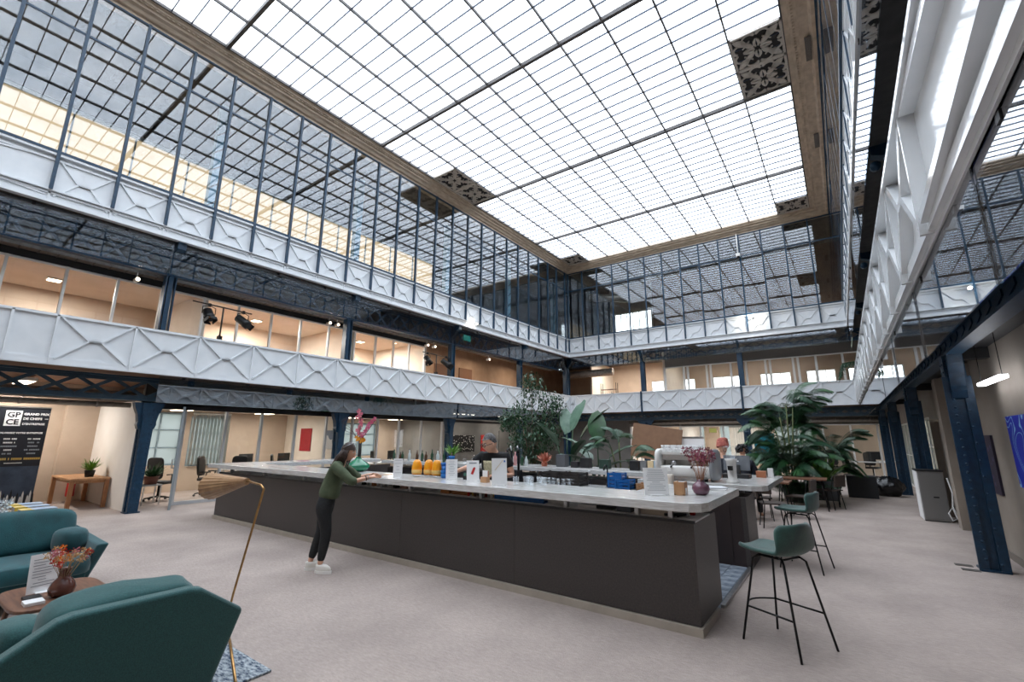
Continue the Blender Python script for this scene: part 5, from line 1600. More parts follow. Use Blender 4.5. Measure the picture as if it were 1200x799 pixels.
# rear counter: bottles, taps, plants, coppery bouquet
ZR = 1.081
def bottle(label, x, y, z, h, r, mat, group=None, cap=None):
    return lathe_thing('bottle', label, 'bottle', (x, y, z), [('bottle', [(r, 0), (r, h * .58), (r * .4, h * .74), (r * .36, h * .94)], mat), ('cap', [(r * .42, h * .94), (r * .42, h)], cap or DARK)], group, 10)
q = random.Random(12)
bm_ = [pm('bottle_green', (40, 70, 50), rough=.15), pm('bottle_clear', (190, 200, 200), rough=.1), pm('bottle_brown', (70, 44, 28), rough=.15), pm('bottle_pink', (206, 150, 150), rough=.2)]
blab = ['green', 'clear', 'brown', 'pink']
for k, (x, y, h, m) in enumerate(((-6.35, 8.6, .34, 3), (-6.22, 8.65, .28, 1), (-6.10, 8.6, .32, 3), (-5.95, 8.65, .24, 0), (-5.80, 8.6, .22, 1))):
    bottle('%s bottle in the row by the dark lobby column, %s from the left' % (blab[m], ORD[k]), x, y, ZR, h, .04, bm_[m])
for k in range(11):
    x = -10.2 + .22 * k
    bottle('dark bottle on the far side of the bar behind the woman, %s from the left' % (ORD + ['ninth', 'tenth', 'eleventh'])[k], x, 8.55 + q.uniform(-.08, .1), ZR, q.uniform(.2, .32), .04, bm_[[0, 2, 0, 1, 2, 0, 2, 0, 1, 0, 2][k]])
for k in range(9):
    o = lathe_thing('wine_glass', 'upturned wine glass on the rear counter behind the orange jugs', 'glass', (-7.9 + .14 * k, 8.62 + .1 * (k % 2), ZR), [('bowl', [(.034, 0), (.038, .05), (.02, .10), (.005, .11)], GLASSC), ('stem', [(.004, .11), (.004, .18)], GLASSC), ('foot', [(.03, .18), (.032, .184)], GLASSC)], 'wine glasses on the rear counter', 10)
bt_ = thing('beer_tap', 'black double beer tap tower with pale handles behind the barman', 'tap', (-5.75, 8.1, .0))
Box(-.12, .12, -.1, .1, 0, 1.02).xf(Matrix.Translation((0, 0, 0))).build('cabinet', DARK, None).parent = bt_
for s in (-1, 1):
    inst('tower', MB().tube([(s * .09, 0, 1.02), (s * .09, 0, 1.40), (s * .13, -.08, 1.46), (s * .15, -.1, 1.36)], .025, 8).mesh('tower', BLACKM), bt_)
    inst('handle', MB().tube([(s * .09, -.02, 1.42), (s * .09, -.05, 1.52)], .014, 6).mesh('handle', PAPER), bt_)
cpb = thing('copper_bouquet', 'coppery succulent shaped ornament on the rear counter', 'ornament', (-5.42, 8.75, ZR))
m = MB(); q = random.Random(3)
for k in range(60):
    a = q.uniform(0, 2 * PI); e = q.uniform(.1, 1.2)
    d = Vector((math.cos(a) * math.sin(e), math.sin(a) * math.sin(e), math.cos(e))) * q.uniform(.16, .28)
    blade(m, (0, 0, .06), Vector((0, 0, .06)) + d, .05, 0)
inst('leaves', m.mesh('leaves', COPPER), cpb)
inst('base', MB().lathe([(.06, 0), (.07, .06), (.05, .09)], (0, 0, 0), 10).mesh('base', COPPER), cpb)
for lab, x, y, w, h, mt_ in (('small slate grey planter box on the rear counter beside the coppery ornament', -5.02, 8.85, .22, .26, pm('slate_planter', (84, 86, 90), rough=.6)), ('low black box on the rear counter', -4.68, 8.8, .16, .12, DARK), ('black speaker box on the rear counter', -4.45, 8.85, .2, .2, DARK),
                          ('dark green box on the rear counter under the paddle leaf plant', -4.02, 8.85, .2, .18, pm('dark_green_box', (30, 56, 46), rough=.6)), ('small black coffee tin on the rear counter near the blue column', -3.35, 8.75, .18, .18, DARK)):
    box_thing('box', lab, 'box', x, y, ZR, w, w * .8, h, mt_)
for k, (x, c) in enumerate(((-3.16, (110, 110, 112)), (-3.02, (214, 190, 150)), (-2.90, (170, 190, 204)))):
    box_thing('coffee_bag', '%s standing coffee bag on the rear counter' % ['grey', 'kraft', 'pale blue'][k], 'bag', x, 8.7, ZR, .11, .07, .19, pm('bag_%d' % k, c, rough=.6))
# glazed board on an easel behind, far end
eb = thing('display_board', 'large brown board leaning behind the far counter', 'board', (-6.95, 20.5, 0))
b = Box(-1.1, 1.1, -.03, .03, .0, 1.5); b.xf(Matrix.Translation((0, 0, .75)) @ Matrix.Rotation(.16, 4, 'Y')); inst('board', b.mesh('board', pm('brown_board', (146, 114, 90), (134, 104, 82), 4, .8)), eb)
for s in (-1, 1): inst('leg', MB().tube([(s * .8, .1, .9), (s * 1.0, .3, 0)], .03, 6).mesh('leg', WOODL), eb)
wbd = thing('whiteboard', 'white wheeled board standing beside the blue column of the far end', 'board', (-5.6, 20.8, 0))
inst('panel', Box(-.75, .75, -.02, .02, .75, 1.75).mesh('panel', PAPER), wbd)
inst('frame', Box(-.77, .77, -.03, -.02, 1.70, 1.78).mesh('frame', STEEL), wbd)
for s in (-1, 1): inst('leg', MB().tube([(s * .6, 0, .8), (s * .6, 0, .05), (s * .6, .25, .02), (s * .6, -.25, .02)], .02, 6).mesh('leg', STEEL), wbd)

# espresso machine
em = thing('espresso_machine', 'large white espresso machine with cups on top, on the end counter', 'espresso machine', (-2.02, 7.5, 1.06))
EW = pm('espresso_white', (232, 230, 226), rough=.2)
b = superell(.78, .50, .18, .25, .25, 20, 10); b.xf(Matrix.Translation((0, 0, .13))); inst('lower_body', b.mesh('lower_body', EW), em)
inst('back_housing', Box(-.36, .36, .02, .24, .12, .40).mesh('back_housing', EW), em)
inst('top_tray', Box(-.40, .40, -.14, .25, .38, .42).mesh('top_tray', EW), em)
inst('grille', Box(-.34, .34, -.145, -.14, .30, .38).mesh('grille', STEEL), em)
for s in (-1, 1):
    sd = superell(.10, .54, .46, .5, .5, 14, 10); sd.xf(Matrix.Translation((s * .40, .0, .24))); inst('side_panel', sd.mesh('side_panel', pm('espresso_grey', (150, 152, 156), rough=.3) if s > 0 else EW), em)
inst('drip_tray', Box(-.33, .33, -.27, .02, .04, .07).mesh('drip_tray', STEEL), em)
for x in (-.18, .12):
    inst('group_head', MB().lathe([(.045, .22), (.05, .26), (.03, .30)], (x, -.1, 0), 12).mesh('group_head', STEEL), em)
    inst('portafilter', MB().tube([(x, -.1, .22), (x, -.28, .20)], .014, 6).mesh('portafilter', BLACKM), em)
inst('steam_wand', MB().tube([(.30, -.12, .3), (.33, -.22, .2), (.31, -.24, .1)], .007, 6).mesh('steam_wand', STEEL), em)
for x in (-.3, .3):
    for y in (-.2, .2): inst('foot', MB().lathe([(.03, 0), (.025, .05)], (x, y, 0), 8).mesh('foot', BLACKM), em)
ecup = MB().lathe([(.022, 0), (.036, .055), (.033, .055), (.018, .006)], (0, 0, 0), 10).mesh('cup', PAPER)
for i in range(6):
    for j in range(3):
        for k in range(2):
            o = bpy.data.objects.new('espresso_cup', ecup); COL.objects.link(o)
            o.location = (-2.36 + .105 * i + .02 * (j % 2), 7.42 + .1 * j, 1.482 + .045 * k)
            tag(o, 'white cup piled on top of the espresso machine', 'cup', 'cups on the espresso machine')
gd = thing('coffee_grinder', 'white coffee grinder with a clear hopper beside the espresso machine', 'grinder', (-1.38, 7.42, 1.06))
inst('body', MB().lathe([(.09, 0), (.09, .03), (.06, .06), (.07, .30), (.09, .34)], (0, 0, 0), 14).mesh('body', EW), gd)
inst('hopper', MB().lathe([(.05, .34), (.10, .46), (.10, .52)], (0, 0, 0), 14).mesh('hopper', GLASSC), gd)
inst('chute', Box(-.03, .03, -.13, -.05, .18, .24).mesh('chute', BLACKM), gd)
# cash register and goods beside it
rg_ = thing('till', 'grey touch screen till on the end counter, turned away from us', 'till', (-1.50, 8.45, 1.06))
s_ = Box(-.2, .2, -.015, .015, .12, .36); s_.xf(Matrix.Rotation(-.25, 4, 'X')); inst('screen', s_.mesh('screen', pm('till_grey', (96, 100, 106), rough=.4)), rg_)
inst('stand', MB().prism([(-.06, 0), (.10, 0), (.03, .2), (-.02, .2)], 'x', -.05, .05).mesh('stand', DARK), rg_)
inst('drawer', Box(-.2, .2, -.18, .12, 0, .06).mesh('drawer', DARK), rg_)
inst('badge', Box(-.06, .06, -.088, -.084, .26, .275).xf(Matrix.Translation((0, 0, 0))).mesh('badge', PAPER), rg_)
for k, (lab, x, y, w, h, c) in enumerate((('small copper basket right of the till', -1.18, 8.75, .14, .1, (176, 110, 76)), ('white paper cup stack right of the till', -1.06, 8.9, .08, .14, (236, 236, 236)), ('copper tray left of the till', -1.78, 8.2, .18, .05, (180, 120, 90)))):
    box_thing('basket', lab, 'basket', x, y, 1.061, w, w, h, pm('basket_%d' % k, c, rough=.5))

# ------------------------------------------------------------------ bar stools
def bar_stool():
    o = thing('bar_stool', '', 'bar stool', (0, 0, 0), 'green velvet bar stools')
    # shell: seat dished, curving up into a backrest; x forward, y across
    NU, NV = 18, 17
    vs = []; fs = []
    def prof(t):
        # centre line from the front lip to the top of the back
        if t < .5:
            k = t / .5; return (.31 - .435 * k, .715 - .012 * math.sin(PI * k))
        if t < .68:
            k = (t - .5) / .18; a = k * PI * .46
            return (-.125 - .085 * math.sin(a), .715 + .085 * (1 - math.cos(a)))
        k = (t - .68) / .32
        return (-.21 - .035 * k, .79 + .20 * k)
    def half(t):
        if t < .5: return .18 + .085 * math.sin(PI * min(1, t / .5) * .5)
        if t < .8: return .265
        return .265 - .035 * ((t - .8) / .2) ** 2
    for i in range(NU + 1):
        t = i / NU; x, z = prof(t); h = half(t)
        if i == 0: h *= .82
        if i == NU: h *= .80
        for j in range(NV):
            s = -1 + 2 * j / (NV - 1)
            b = max(0, (t - .45) / .55)
            vs.append((x + .10 * b * s * s + (.0 if t > .5 else -.02 * s * s), h * s, z + (.035 * s * s * (1 - b))))
    for i in range(NU):
        for j in range(NV - 1):
            fs.append((i * NV + j, i * NV + j + 1, (i + 1) * NV + j + 1, (i + 1) * NV + j))
    m = MB().add(vs, fs, True)
    sh = inst('seat_shell', m.mesh('seat_shell', TEALG), o)
    md = sh.modifiers.new('thick', 'SOLIDIFY'); md.thickness = .034; md.offset = -1
    md = sh.modifiers.new('smooth', 'SUBSURF'); md.levels = 1; md.render_levels = 1
    bt = MB()
    for s in (-1, 1):
        bt.ball((-.215, s * .06, .93), .013, 8, 5, (.5, 1, 1)); 
    inst('button', bt.mesh('button', pm('dark_stud', (22, 40, 40), rough=.4)), o)
    feet = {(1, 1): (.25, .235), (1, -1): (.25, -.235), (-1, 1): (-.25, .245), (-1, -1): (-.25, -.245)}
    tops = {(1, 1): (.15, .13), (1, -1): (.15, -.13), (-1, 1): (-.13, .15), (-1, -1): (-.13, -.15)}
    P = {}
    for k_, ft in feet.items():
        tp = tops[k_]
        P[k_] = lambda z, ft=ft, tp=tp: (ft[0] + (tp[0] - ft[0]) * z / .68, ft[1] + (tp[1] - ft[1]) * z / .68, z)
        inst('leg', MB().tube([(ft[0], ft[1], 0), P[k_](.66), (tp[0] * .8, tp[1] * .8, .69), (tp[0] * .2, tp[1] * .5, .695)], .0095, 8).mesh('leg', BLACKM), o)
    inst('under_frame', MB().tube([(.12, -.1, .69), (.12, .1, .69), (-.1, .1, .69), (-.1, -.1, .69), (.12, -.1, .69)], .009, 6).mesh('under_frame', BLACKM), o)
    z = .27
    inst('foot_ring', MB().tube([P[(-1, 1)](z), P[(1, 1)](z)], .008, 6).mesh('foot_ring', BLACKM), o)
    inst('foot_ring', MB().tube([P[(-1, -1)](z), P[(1, -1)](z)], .008, 6).mesh('foot_ring', BLACKM), o)
    a, b = Vector(P[(1, -1)](z)), Vector(P[(1, 1)](z))
    inst('foot_ring', MB().tube([a + (b - a) * t + Vector((.09 * math.sin(PI * t), 0, 0)) for t in [i / 10 for i in range(11)]], .008, 6).mesh('foot_ring', BLACKM), o)
    return o
s1 = bar_stool(); s1['label'] = 'nearest green velvet bar stool at the corner of the bar'
s1.location = (-.575, 4.77, 0); s1.rotation_euler = (0, 0, math.radians(153))
dup(s1, (-.60, 7.60, 0), math.radians(168), 'second green velvet bar stool, behind the nearest one')

# dark tables and chairs beyond the bar
def small_table(label, x, y, w, d, h=.74, mat=None):
    o = thing('table', label, 'table', (x, y, 0))
    inst('tabletop', Box(-w / 2, w / 2, -d / 2, d / 2, h - .035, h).mesh('tabletop', mat or WOOD), o)
    for sx in (-1, 1):
        for sy in (-1, 1): inst('leg', MB().tube([(sx * (w / 2 - .12), sy * (d / 2 - .1), h - .035), (sx * (w / 2 - .03), sy * (d / 2 - .04), 0)], .014, 6).mesh('leg', BLACKM), o)
def side_chair(label):
    o = thing('dining_chair', label, 'chair', (0, 0, 0), 'dark chairs beyond the bar')
    inst('seat', Box(-.21, .21, -.21, .21, .44, .465).mesh('seat', pm('dark_brown_seat', (58, 46, 40), rough=.5)), o)
    b = Box(-.015, .015, -.2, .2, .55, .82); b.xf(Matrix.Translation((-.22, 0, 0)) @ Matrix.Rotation(-.1, 4, 'Y')); inst('backrest', b.mesh('backrest', MATS['dark_brown_seat']), o)
    for sx in (-1, 1):
        for sy in (-1, 1): inst('leg', MB().tube([(sx * .16, sy * .17, .44), (sx * .22, sy * .2, 0)], .011, 6).mesh('leg', BLACKM), o)
    for sy in (-1, 1): inst('upright', MB().tube([(-.17, sy * .18, .44), (-.24, sy * .18, .82)], .010, 6).mesh('upright', BLACKM), o)
    return o
small_table('dark wooden table beyond the end counter, before the palm', -1.7, 12.4, 1.2, .8)
small_table('second dark table farther back beside the palm', -1.0, 13.9, 1.1, .7)
c0 = side_chair('dark chair tucked at the near side of the first table beyond the end counter'); c0.location = (-1.62, 11.5, 0); c0.rotation_euler = (0, 0, PI / 2 + .2)
for x, y, rz, lab in ((-2.1, 11.6, 1.4, 'dark chair left of the first table beyond the end counter'), (-.95, 12.2, 2.9, 'dark chair at the right end of the first table beyond the end counter'), (-.45, 14.2, 2.6, 'dark chair before the slate planter at the right of the palm'), (-1.3, 10.6, .3, 'dark chair alone just behind the end counter')):
    dup(c0, (x, y, 0), rz, lab)
# ================================================================== PEOPLE
def skin_mesh(name, chains, sub=2):
    """chains: lists of (key, position, radius); equal keys are welded. Returns a mesh grown round the skeleton."""
    keys = {}; vs = []; rs = []; es = []; roots = []
    for ch in chains:
        prev = None
        for key, p, r in ch:
            if key not in keys:
                keys[key] = len(vs); vs.append(Vector(p)); rs.append(r)
                if prev is None: roots.append(keys[key])
            i = keys[key]
            if prev is not None and prev != i: es.append((prev, i))
            prev = i
    me = bpy.data.meshes.new(name)
    me.from_pydata(vs, es, [])
    o = bpy.data.objects.new(name, me); COL.objects.link(o)
    sk = o.modifiers.new('skin', 'SKIN'); sk.use_smooth_shade = True
    lay = me.skin_vertices[0].data
    for i, r in enumerate(rs):
        rr = r if isinstance(r, tuple) else (r, r)
        lay[i].radius = rr
        lay[i].use_root = i in roots
    ss = o.modifiers.new('sub', 'SUBSURF'); ss.levels = sub; ss.render_levels = sub
    dg = bpy.context.evaluated_depsgraph_get()
    out = bpy.data.meshes.new_from_object(o.evaluated_get(dg), depsgraph=dg)
    bpy.data.objects.remove(o); bpy.data.meshes.remove(me)
    out.name = name
    for p in out.polygons: p.use_smooth = True
    return out

def head_mb(c, fwd, size=1.0, up=(0, 0, 1)):
    """head with brow, nose, lips, chin and ears; c = centre of the skull"""
    c = Vector(c); f = Vector(fwd).normalized(); u = Vector(up).normalized()
    r = f.cross(u).normalized(); u = r.cross(f)
    mb = MB(); vs = []; fs = []; n, m = 28, 22
    for i in range(m + 1):
        ph = -PI / 2 + PI * i / m
        for k in range(n):
            t = 2 * PI * k / n
            x = math.cos(ph) * math.sin(t); y = math.cos(ph) * math.cos(t); z = math.sin(ph)
            X, Y, Z = x * .076, y * .096, z * .118
            if z < 0:
                X *= 1 - .30 * (-z) ** 1.3; Y *= 1 - .10 * (-z)
                if y > 0: Y += .014 * (-z) * y
            fr = max(0, y) ** 8 * max(0, 1 - (x / .45) ** 2)
            Y += .026 * fr * math.exp(-((Z + .022) / .018) ** 2) * math.exp(-(x / .16) ** 2)
            Y += .006 * fr * math.exp(-((Z - .025) / .014) ** 2)
            Y -= .006 * max(0, y) ** 4 * math.exp(-((Z - .004) / .012) ** 2) * math.exp(-((abs(x) - .38) / .15) ** 2)
            Y += .007 * fr * math.exp(-((Z + .060) / .010) ** 2)
            Y += .009 * fr * math.exp(-((Z + .098) / .016) ** 2)
            vs.append(c + (r * X + f * Y + u * Z) * size)
    for i in range(m):
        for k in range(n): fs.append((i * n + k, i * n + (k + 1) % n, (i + 1) * n + (k + 1) % n, (i + 1) * n + k))
    mb.add(vs, fs, True)
    for s in (-1, 1):
        e = MB().ball((0, 0, 0), 1, 10, 8)
        for p in e.v:
            q_ = p.copy()
            mb_p = c + (r * (s * .077 + q_.x * .010) + f * (-.004 + q_.y * .020) + u * (-.008 + q_.z * .032)) * size
            p.x, p.y, p.z = mb_p
        mb.add(e.v, e.f, True)
    return mb, (c, r, f, u)
def face_parts(o, fr, size, lipcol):
    c, r, f, u = fr
    for s in (-1, 1):
        e = MB().ball(c + (r * s * .031 + f * .083 + u * .004) * size, .011 * size, 10, 8); e.build('eye', pm('eye_white', (236, 232, 228), rough=.2), o)
        e = MB().ball(c + (r * s * .031 + f * .0905 + u * .004) * size, .006 * size, 8, 6); e.build('iris', pm('iris_dark', (48, 32, 24), rough=.2), o)
        MB().tube([c + (r * s * .016 + f * .095 + u * .024) * size, c + (r * s * .034 + f * .092 + u * .029) * size, c + (r * s * .050 + f * .080 + u * .024) * size], .004 * size, 6).build('eyebrow', HAIRB, o)
    MB().tube([c + (r * s_ * .024 + f * (.100 - .008 * abs(s_)) - u * .058) * size for s_ in (-1, -.5, 0, .5, 1)], [.002, .006, .007, .006, .002], 6).build('lips', pm('lips', lipcol, rough=.5), o)
def hand_chains(tag_, wrist, d, nrm, side, curl, size=1.0, spread=.12):
    """palm and five separate fingers; d = pointing direction, nrm = back of the hand, side = thumb side"""
    d, nrm, side = Vector(d).normalized(), Vector(nrm).normalized(), Vector(side).normalized()
    w = Vector(wrist); ch = []
    palm = w + d * .085 * size
    ch.append([(tag_ + 'w', w, .024 * size), (tag_ + 'p1', w + d * .035 * size, (.036 * size, .018 * size)), (tag_ + 'p2', palm, (.040 * size, .016 * size))])
    for k, (off, L) in enumerate(((.030, .072), (.010, .080), (-.010, .074), (-.029, .058))):
        b = palm - d * .022 * size + side * off * size
        dd = (d + side * off * spread * 40 * .3).normalized()
        p = [b]; ang = 0
        for j, fr_ in enumerate((.5, .3, .25)):
            ang += curl * (.6 if j == 0 else .8)
            v = dd * math.cos(ang) - nrm * math.sin(ang)
            p.append(p[-1] + v * (L * fr_ + (.022 if j == 0 else 0)) * size)
        ch.append([('%sf%d_%d' % (tag_, k, j), q_, (.0095 - .0012 * j) * size) for j, q_ in enumerate(p)])
    tb = w + d * .03 * size + side * .022 * size
    ch.append([(tag_ + 't0', tb, .012 * size), (tag_ + 't1', tb + (d * .5 + side * .8).normalized() * .035 * size, .0105 * size), (tag_ + 't2', tb + (d * .5 + side * .8).normalized() * .035 * size + (d * .95 + side * .25 - nrm * .15).normalized() * .032 * size, .009 * size)])
    return ch
def add_mesh(mb, me, M=None):
    mb.add([v.co.copy() for v in me.vertices], [tuple(p.vertices) for p in me.polygons], True)
    return mb

def build_skin(name, chains, mat, parent, sub=2):
    me = skin_mesh(name, chains, sub)
    off = parent_origin(parent)
    for v in me.vertices: v.co -= off
    me.materials.append(mat)
    o = bpy.data.objects.new(name, me); COL.objects.link(o); o.parent = parent
    return o

# ---- the woman at the counter
def make_woman():
    base = Vector((-5.66, 3.66, 0))
    d = Vector((.74, .67, 0)).normalized(); l = Vector((-d.y, d.x, 0))
    def P(f, s, z): return base + d * f + l * s + Vector((0, 0, z))
    o = thing('person', 'long haired woman in an olive green jacket and black jeans leaning at the bar', 'person', base)
    hip = {}
    hipc = P(-.02, 0, .90); waist = P(.04, 0, 1.04); chest = P(.10, 0, 1.22); neckb = P(.15, 0, 1.36); neckt = P(.19, .0, 1.43)
    legs = {}
    # far leg (left) set back, near leg (right) forward
    for nm, s, kf, af, kz in (('L', .085, -.06, -.17, .47), ('R', -.085, .05, .0, .47)):
        legs[nm] = [P(-.02, s, .86), P(kf, s * 1.0, kz), P(af, s * .9, .085)]
    sh = {'L': P(.13, .155, 1.31), 'R': P(.13, -.155, 1.31)}
    elb = {'L': P(.33, .22, 1.13), 'R': P(.34, -.20, 1.11)}
    wr = {'L': P(.50, .20, 1.175), 'R': P(.55, -.10, 1.165)}
    def body_chains(k=1.0):
        ch = [[('hip', hipc, (.135, .10)), ('waist', waist, (.115, .085)), ('chest', chest, (.135, .10)), ('nb', neckb, .06), ('nt', neckt, .046), ('hd', P(.20, 0, 1.47), .05)]]
        for s in 'LR':
            L = legs[s]
            ch.append([('hip', hipc, (.135, .10)), ('th' + s, L[0] - Vector((0, 0, .06)), .082), ('kn' + s, L[1], .052), ('cf' + s, L[1].lerp(L[2], .35), .050), ('an' + s, L[2], .034)])
            ch.append([('chest', chest, .13), ('sh' + s, sh[s], .05), ('el' + s, elb[s], .036), (s + 'w', wr[s], .024)])
        return ch
    ch = body_chains()
    hdL = (P(.80, .12, 1.2) - wr['L']); hdR = (P(.85, -.02, 1.2) - wr['R'])
    for s, hd_ in (('L', hdL), ('R', hdR)):
        up_ = Vector((0, 0, 1)) if s == 'R' else Vector((0, 0, 1))
        sd = l if s == 'R' else -l
        ch += hand_chains(s, wr[s], hd_, Vector((0, 0, 1)) * .9 + (l if s == 'L' else -l) * .4, sd + Vector((0, 0, .4)), .25, .95)
    me = skin_mesh('body', ch)
    mb = add_mesh(MB(), me)
    hf = Vector((.86, .50, -.06))
    hm, fr = head_mb(P(.235, 0, 1.485), hf, .93)
    mb.add(hm.v, hm.f, True)
    mb.build('body', SKIN, o)
    face_parts(o, fr, .93, (180, 84, 84))
    # jeans
    jeans = pm('black_jeans', (34, 36, 38), (26, 27, 29), 40, .8)
    jc = [[('hip', hipc, (.150, .115)), ('wa', P(.02, 0, 1.0), (.125, .10))]]
    for s in 'LR':
        L = legs[s]
        jc.append([('hip', hipc, (.160, .125)), ('th' + s, L[0] - Vector((0, 0, .07)), .112), ('mid' + s, (L[0] + L[1]) / 2, .092), ('kn' + s, L[1], .072), ('cf' + s, L[1].lerp(L[2], .4), .068), ('an' + s, L[1].lerp(L[2], .90), .046)])
    build_skin('jeans', jc, jeans, o)
    # cropped jacket with three-quarter sleeves
    jk = pm('olive_jacket', (88, 98, 74), (70, 82, 60), 9, .85, bump=.25, bscale=30)
    jc = [[('hem0', P(.02, 0, .865), (.186, .15)), ('hem', P(.03, 0, .985), (.178, .143)), ('mid', P(.06, 0, 1.10), (.165, .13)), ('ch', P(.10, 0, 1.23), (.165, .125)), ('nb', P(.135, 0, 1.335), .085), ('col', P(.16, 0, 1.385), .066)]]
    for s in 'LR':
        jc.append([('ch', P(.10, 0, 1.23), .15), ('sh' + s, sh[s] + Vector((0, 0, -.01)), .082), ('up' + s, sh[s].lerp(elb[s], .55), .075), ('el' + s, elb[s], .066), ('cuff' + s, elb[s].lerp(wr[s], .35), .058)])
    build_skin('jacket', jc, jk, o)
    # shoes
    SH = pm('white_trainer', (232, 228, 220), rough=.6); SOLE = pm('trainer_sole', (244, 242, 238), rough=.6)
    for s, dirv in (('L', Vector((.55, .83, 0))), ('R', Vector((.93, .36, 0)))):
        a = legs[s][2]; dv = dirv.normalized(); sv = Vector((-dv.y, dv.x, 0))
        def Q(f, w, z): return Vector((a.x, a.y, 0)) + dv * f + sv * w + Vector((0, 0, z))
        m = MB(); n = 20
        rings = []
        for z, g in ((.03, 1.0), (.055, 1.0), (.08, .86), (.10, .55)):
            ring = []
            for k in range(n):
                t = 2 * PI * k / n
                fx = math.cos(t); wy = math.sin(t)
                L_ = .15 if fx > 0 else .072
                ff = fx * L_ * (g if fx > 0 else 1) + .02
                ring.append(Q(ff, wy * .044 * (1 - .15 * max(0, fx)) * (1 if z < .09 else .9), z))
            rings.append(ring)
        vs = [p for r_ in rings for p in r_]
        fs = [(i * n + k, i * n + (k + 1) % n, (i + 1) * n + (k + 1) % n, (i + 1) * n + k) for i in range(3) for k in range(n)] + [tuple(range(n)), tuple(range(3 * n, 4 * n))]
        shoe = m.add(vs, fs, True).build('shoe', SH, o)
        sl_ = MB(); vs = []
        for z in (0, .034):
            for k in range(n):
                t = 2 * PI * k / n; fx = math.cos(t); wy = math.sin(t)
                vs.append(Q(fx * (.158 if fx > 0 else .08) + .02, wy * .049, z))
        sl_.add(vs, [(k, (k + 1) % n, n + (k + 1) % n, n + k) for k in range(n)] + [tuple(range(n)), tuple(range(n, 2 * n))]).build('sole', SOLE, shoe)
        lc = MB()
        for j in range(3): lc.tube([Q(.05 + .025 * j, -.03, .095 - .006 * j), Q(.055 + .025 * j, 0, .103 - .008 * j), Q(.05 + .025 * j, .03, .095 - .006 * j)], .004, 5)
        lc.build('laces', PAPER, shoe)
    # hair: cap, fringe and long lengths down the back
    c, r, f, u = fr
    hb = MB(); n, m = 24, 14; vs = []; fs = []
    for i in range(m + 1):
        ph = PI / 2 - i / m * PI * .62
        for k in range(n):
            t = 2 * PI * k / n
            x, y, z = math.cos(ph) * math.sin(t), math.cos(ph) * math.cos(t), math.sin(ph)
            if y > .3 and z < .28: z = .28 + (z - .28) * .12
            vs.append(c + r * x * .086 + f * (y * .103 - .008) + u * (z * .128 + .006))
    for i in range(m):
        for k in range(n): fs.append((i * n + k, i * n + (k + 1) % n, (i + 1) * n + (k + 1) % n, (i + 1) * n + k))
    hb.add(vs, fs, True)
    q_ = random.Random(3)
    for k in range(30):
        a = -1.2 + 2.4 * k / 29
        st = c + r * (.078 * math.sin(a)) - f * (.075 * math.cos(a)) + u * .03
        end = c + r * (.075 * math.sin(a) + q_.uniform(-.02, .02)) - f * (.16 + .05 * math.cos(a) + q_.uniform(-.02, .02)) - u * (.43 + q_.uniform(-.04, .04))
        mid = st.lerp(end, .5) - f * .035
        hb.tube([st, st.lerp(mid, .5) - f * .01, mid, end], [.020, .027, .026, .008], 6)
    for s in (-1, 1):
        for k in range(5):
            st = c + r * s * .078 + f * (.02 - .02 * k) + u * .03
            hb.tube([st, st - u * .10 - f * .012, st - u * .22 - f * .05], [.012, .013, .004], 6)
    hb.build('hair', HAIRB, o)
    sg = MB()
    for s in (-1, 1): sg.lathe([(.024, -.004), (.024, .004)], (0, 0, 0), 14)
    sg = MB()
    for s in (-1, 1):
        cc = c + r * s * .032 + f * .048 + u * .118
        sg.tube([cc + (r * math.cos(t) + (f * .6 + u * .8) * math.sin(t) * .75) * .025 for t in [i * PI / 6 for i in range(13)]], .004, 5)
        sg.tube([cc + r * s * .025, c + r * s * .088 - f * .05 + u * .06], .003, 5)
    sg.build('sunglasses', STEEL, o)
    w_ = wr['R']; dd = (wr['R'] - elb['R']).normalized(); a = dd.orthogonal().normalized(); b = dd.cross(a)
    MB().tube([w_ - dd * .02 + (a * math.cos(t) + b * math.sin(t)) * .030 for t in [i * PI / 8 for i in range(17)]], .005, 5).build('bracelet', STEEL, o)
    MB().tube([w_ - dd * .05 + (a * math.cos(t) + b * math.sin(t)) * .032 for t in [i * PI / 8 for i in range(17)]], .006, 5).build('bracelet', DARK, o)
    k_ = MB().bar(P(.62, -.08, 1.185), P(.84, -.06, 1.20), .022, .008).build('wooden_spatula', WOODL, None)
    tag(k_, 'pale wooden stick held out in the woman\'s hand over the bar', 'stick')
make_woman()

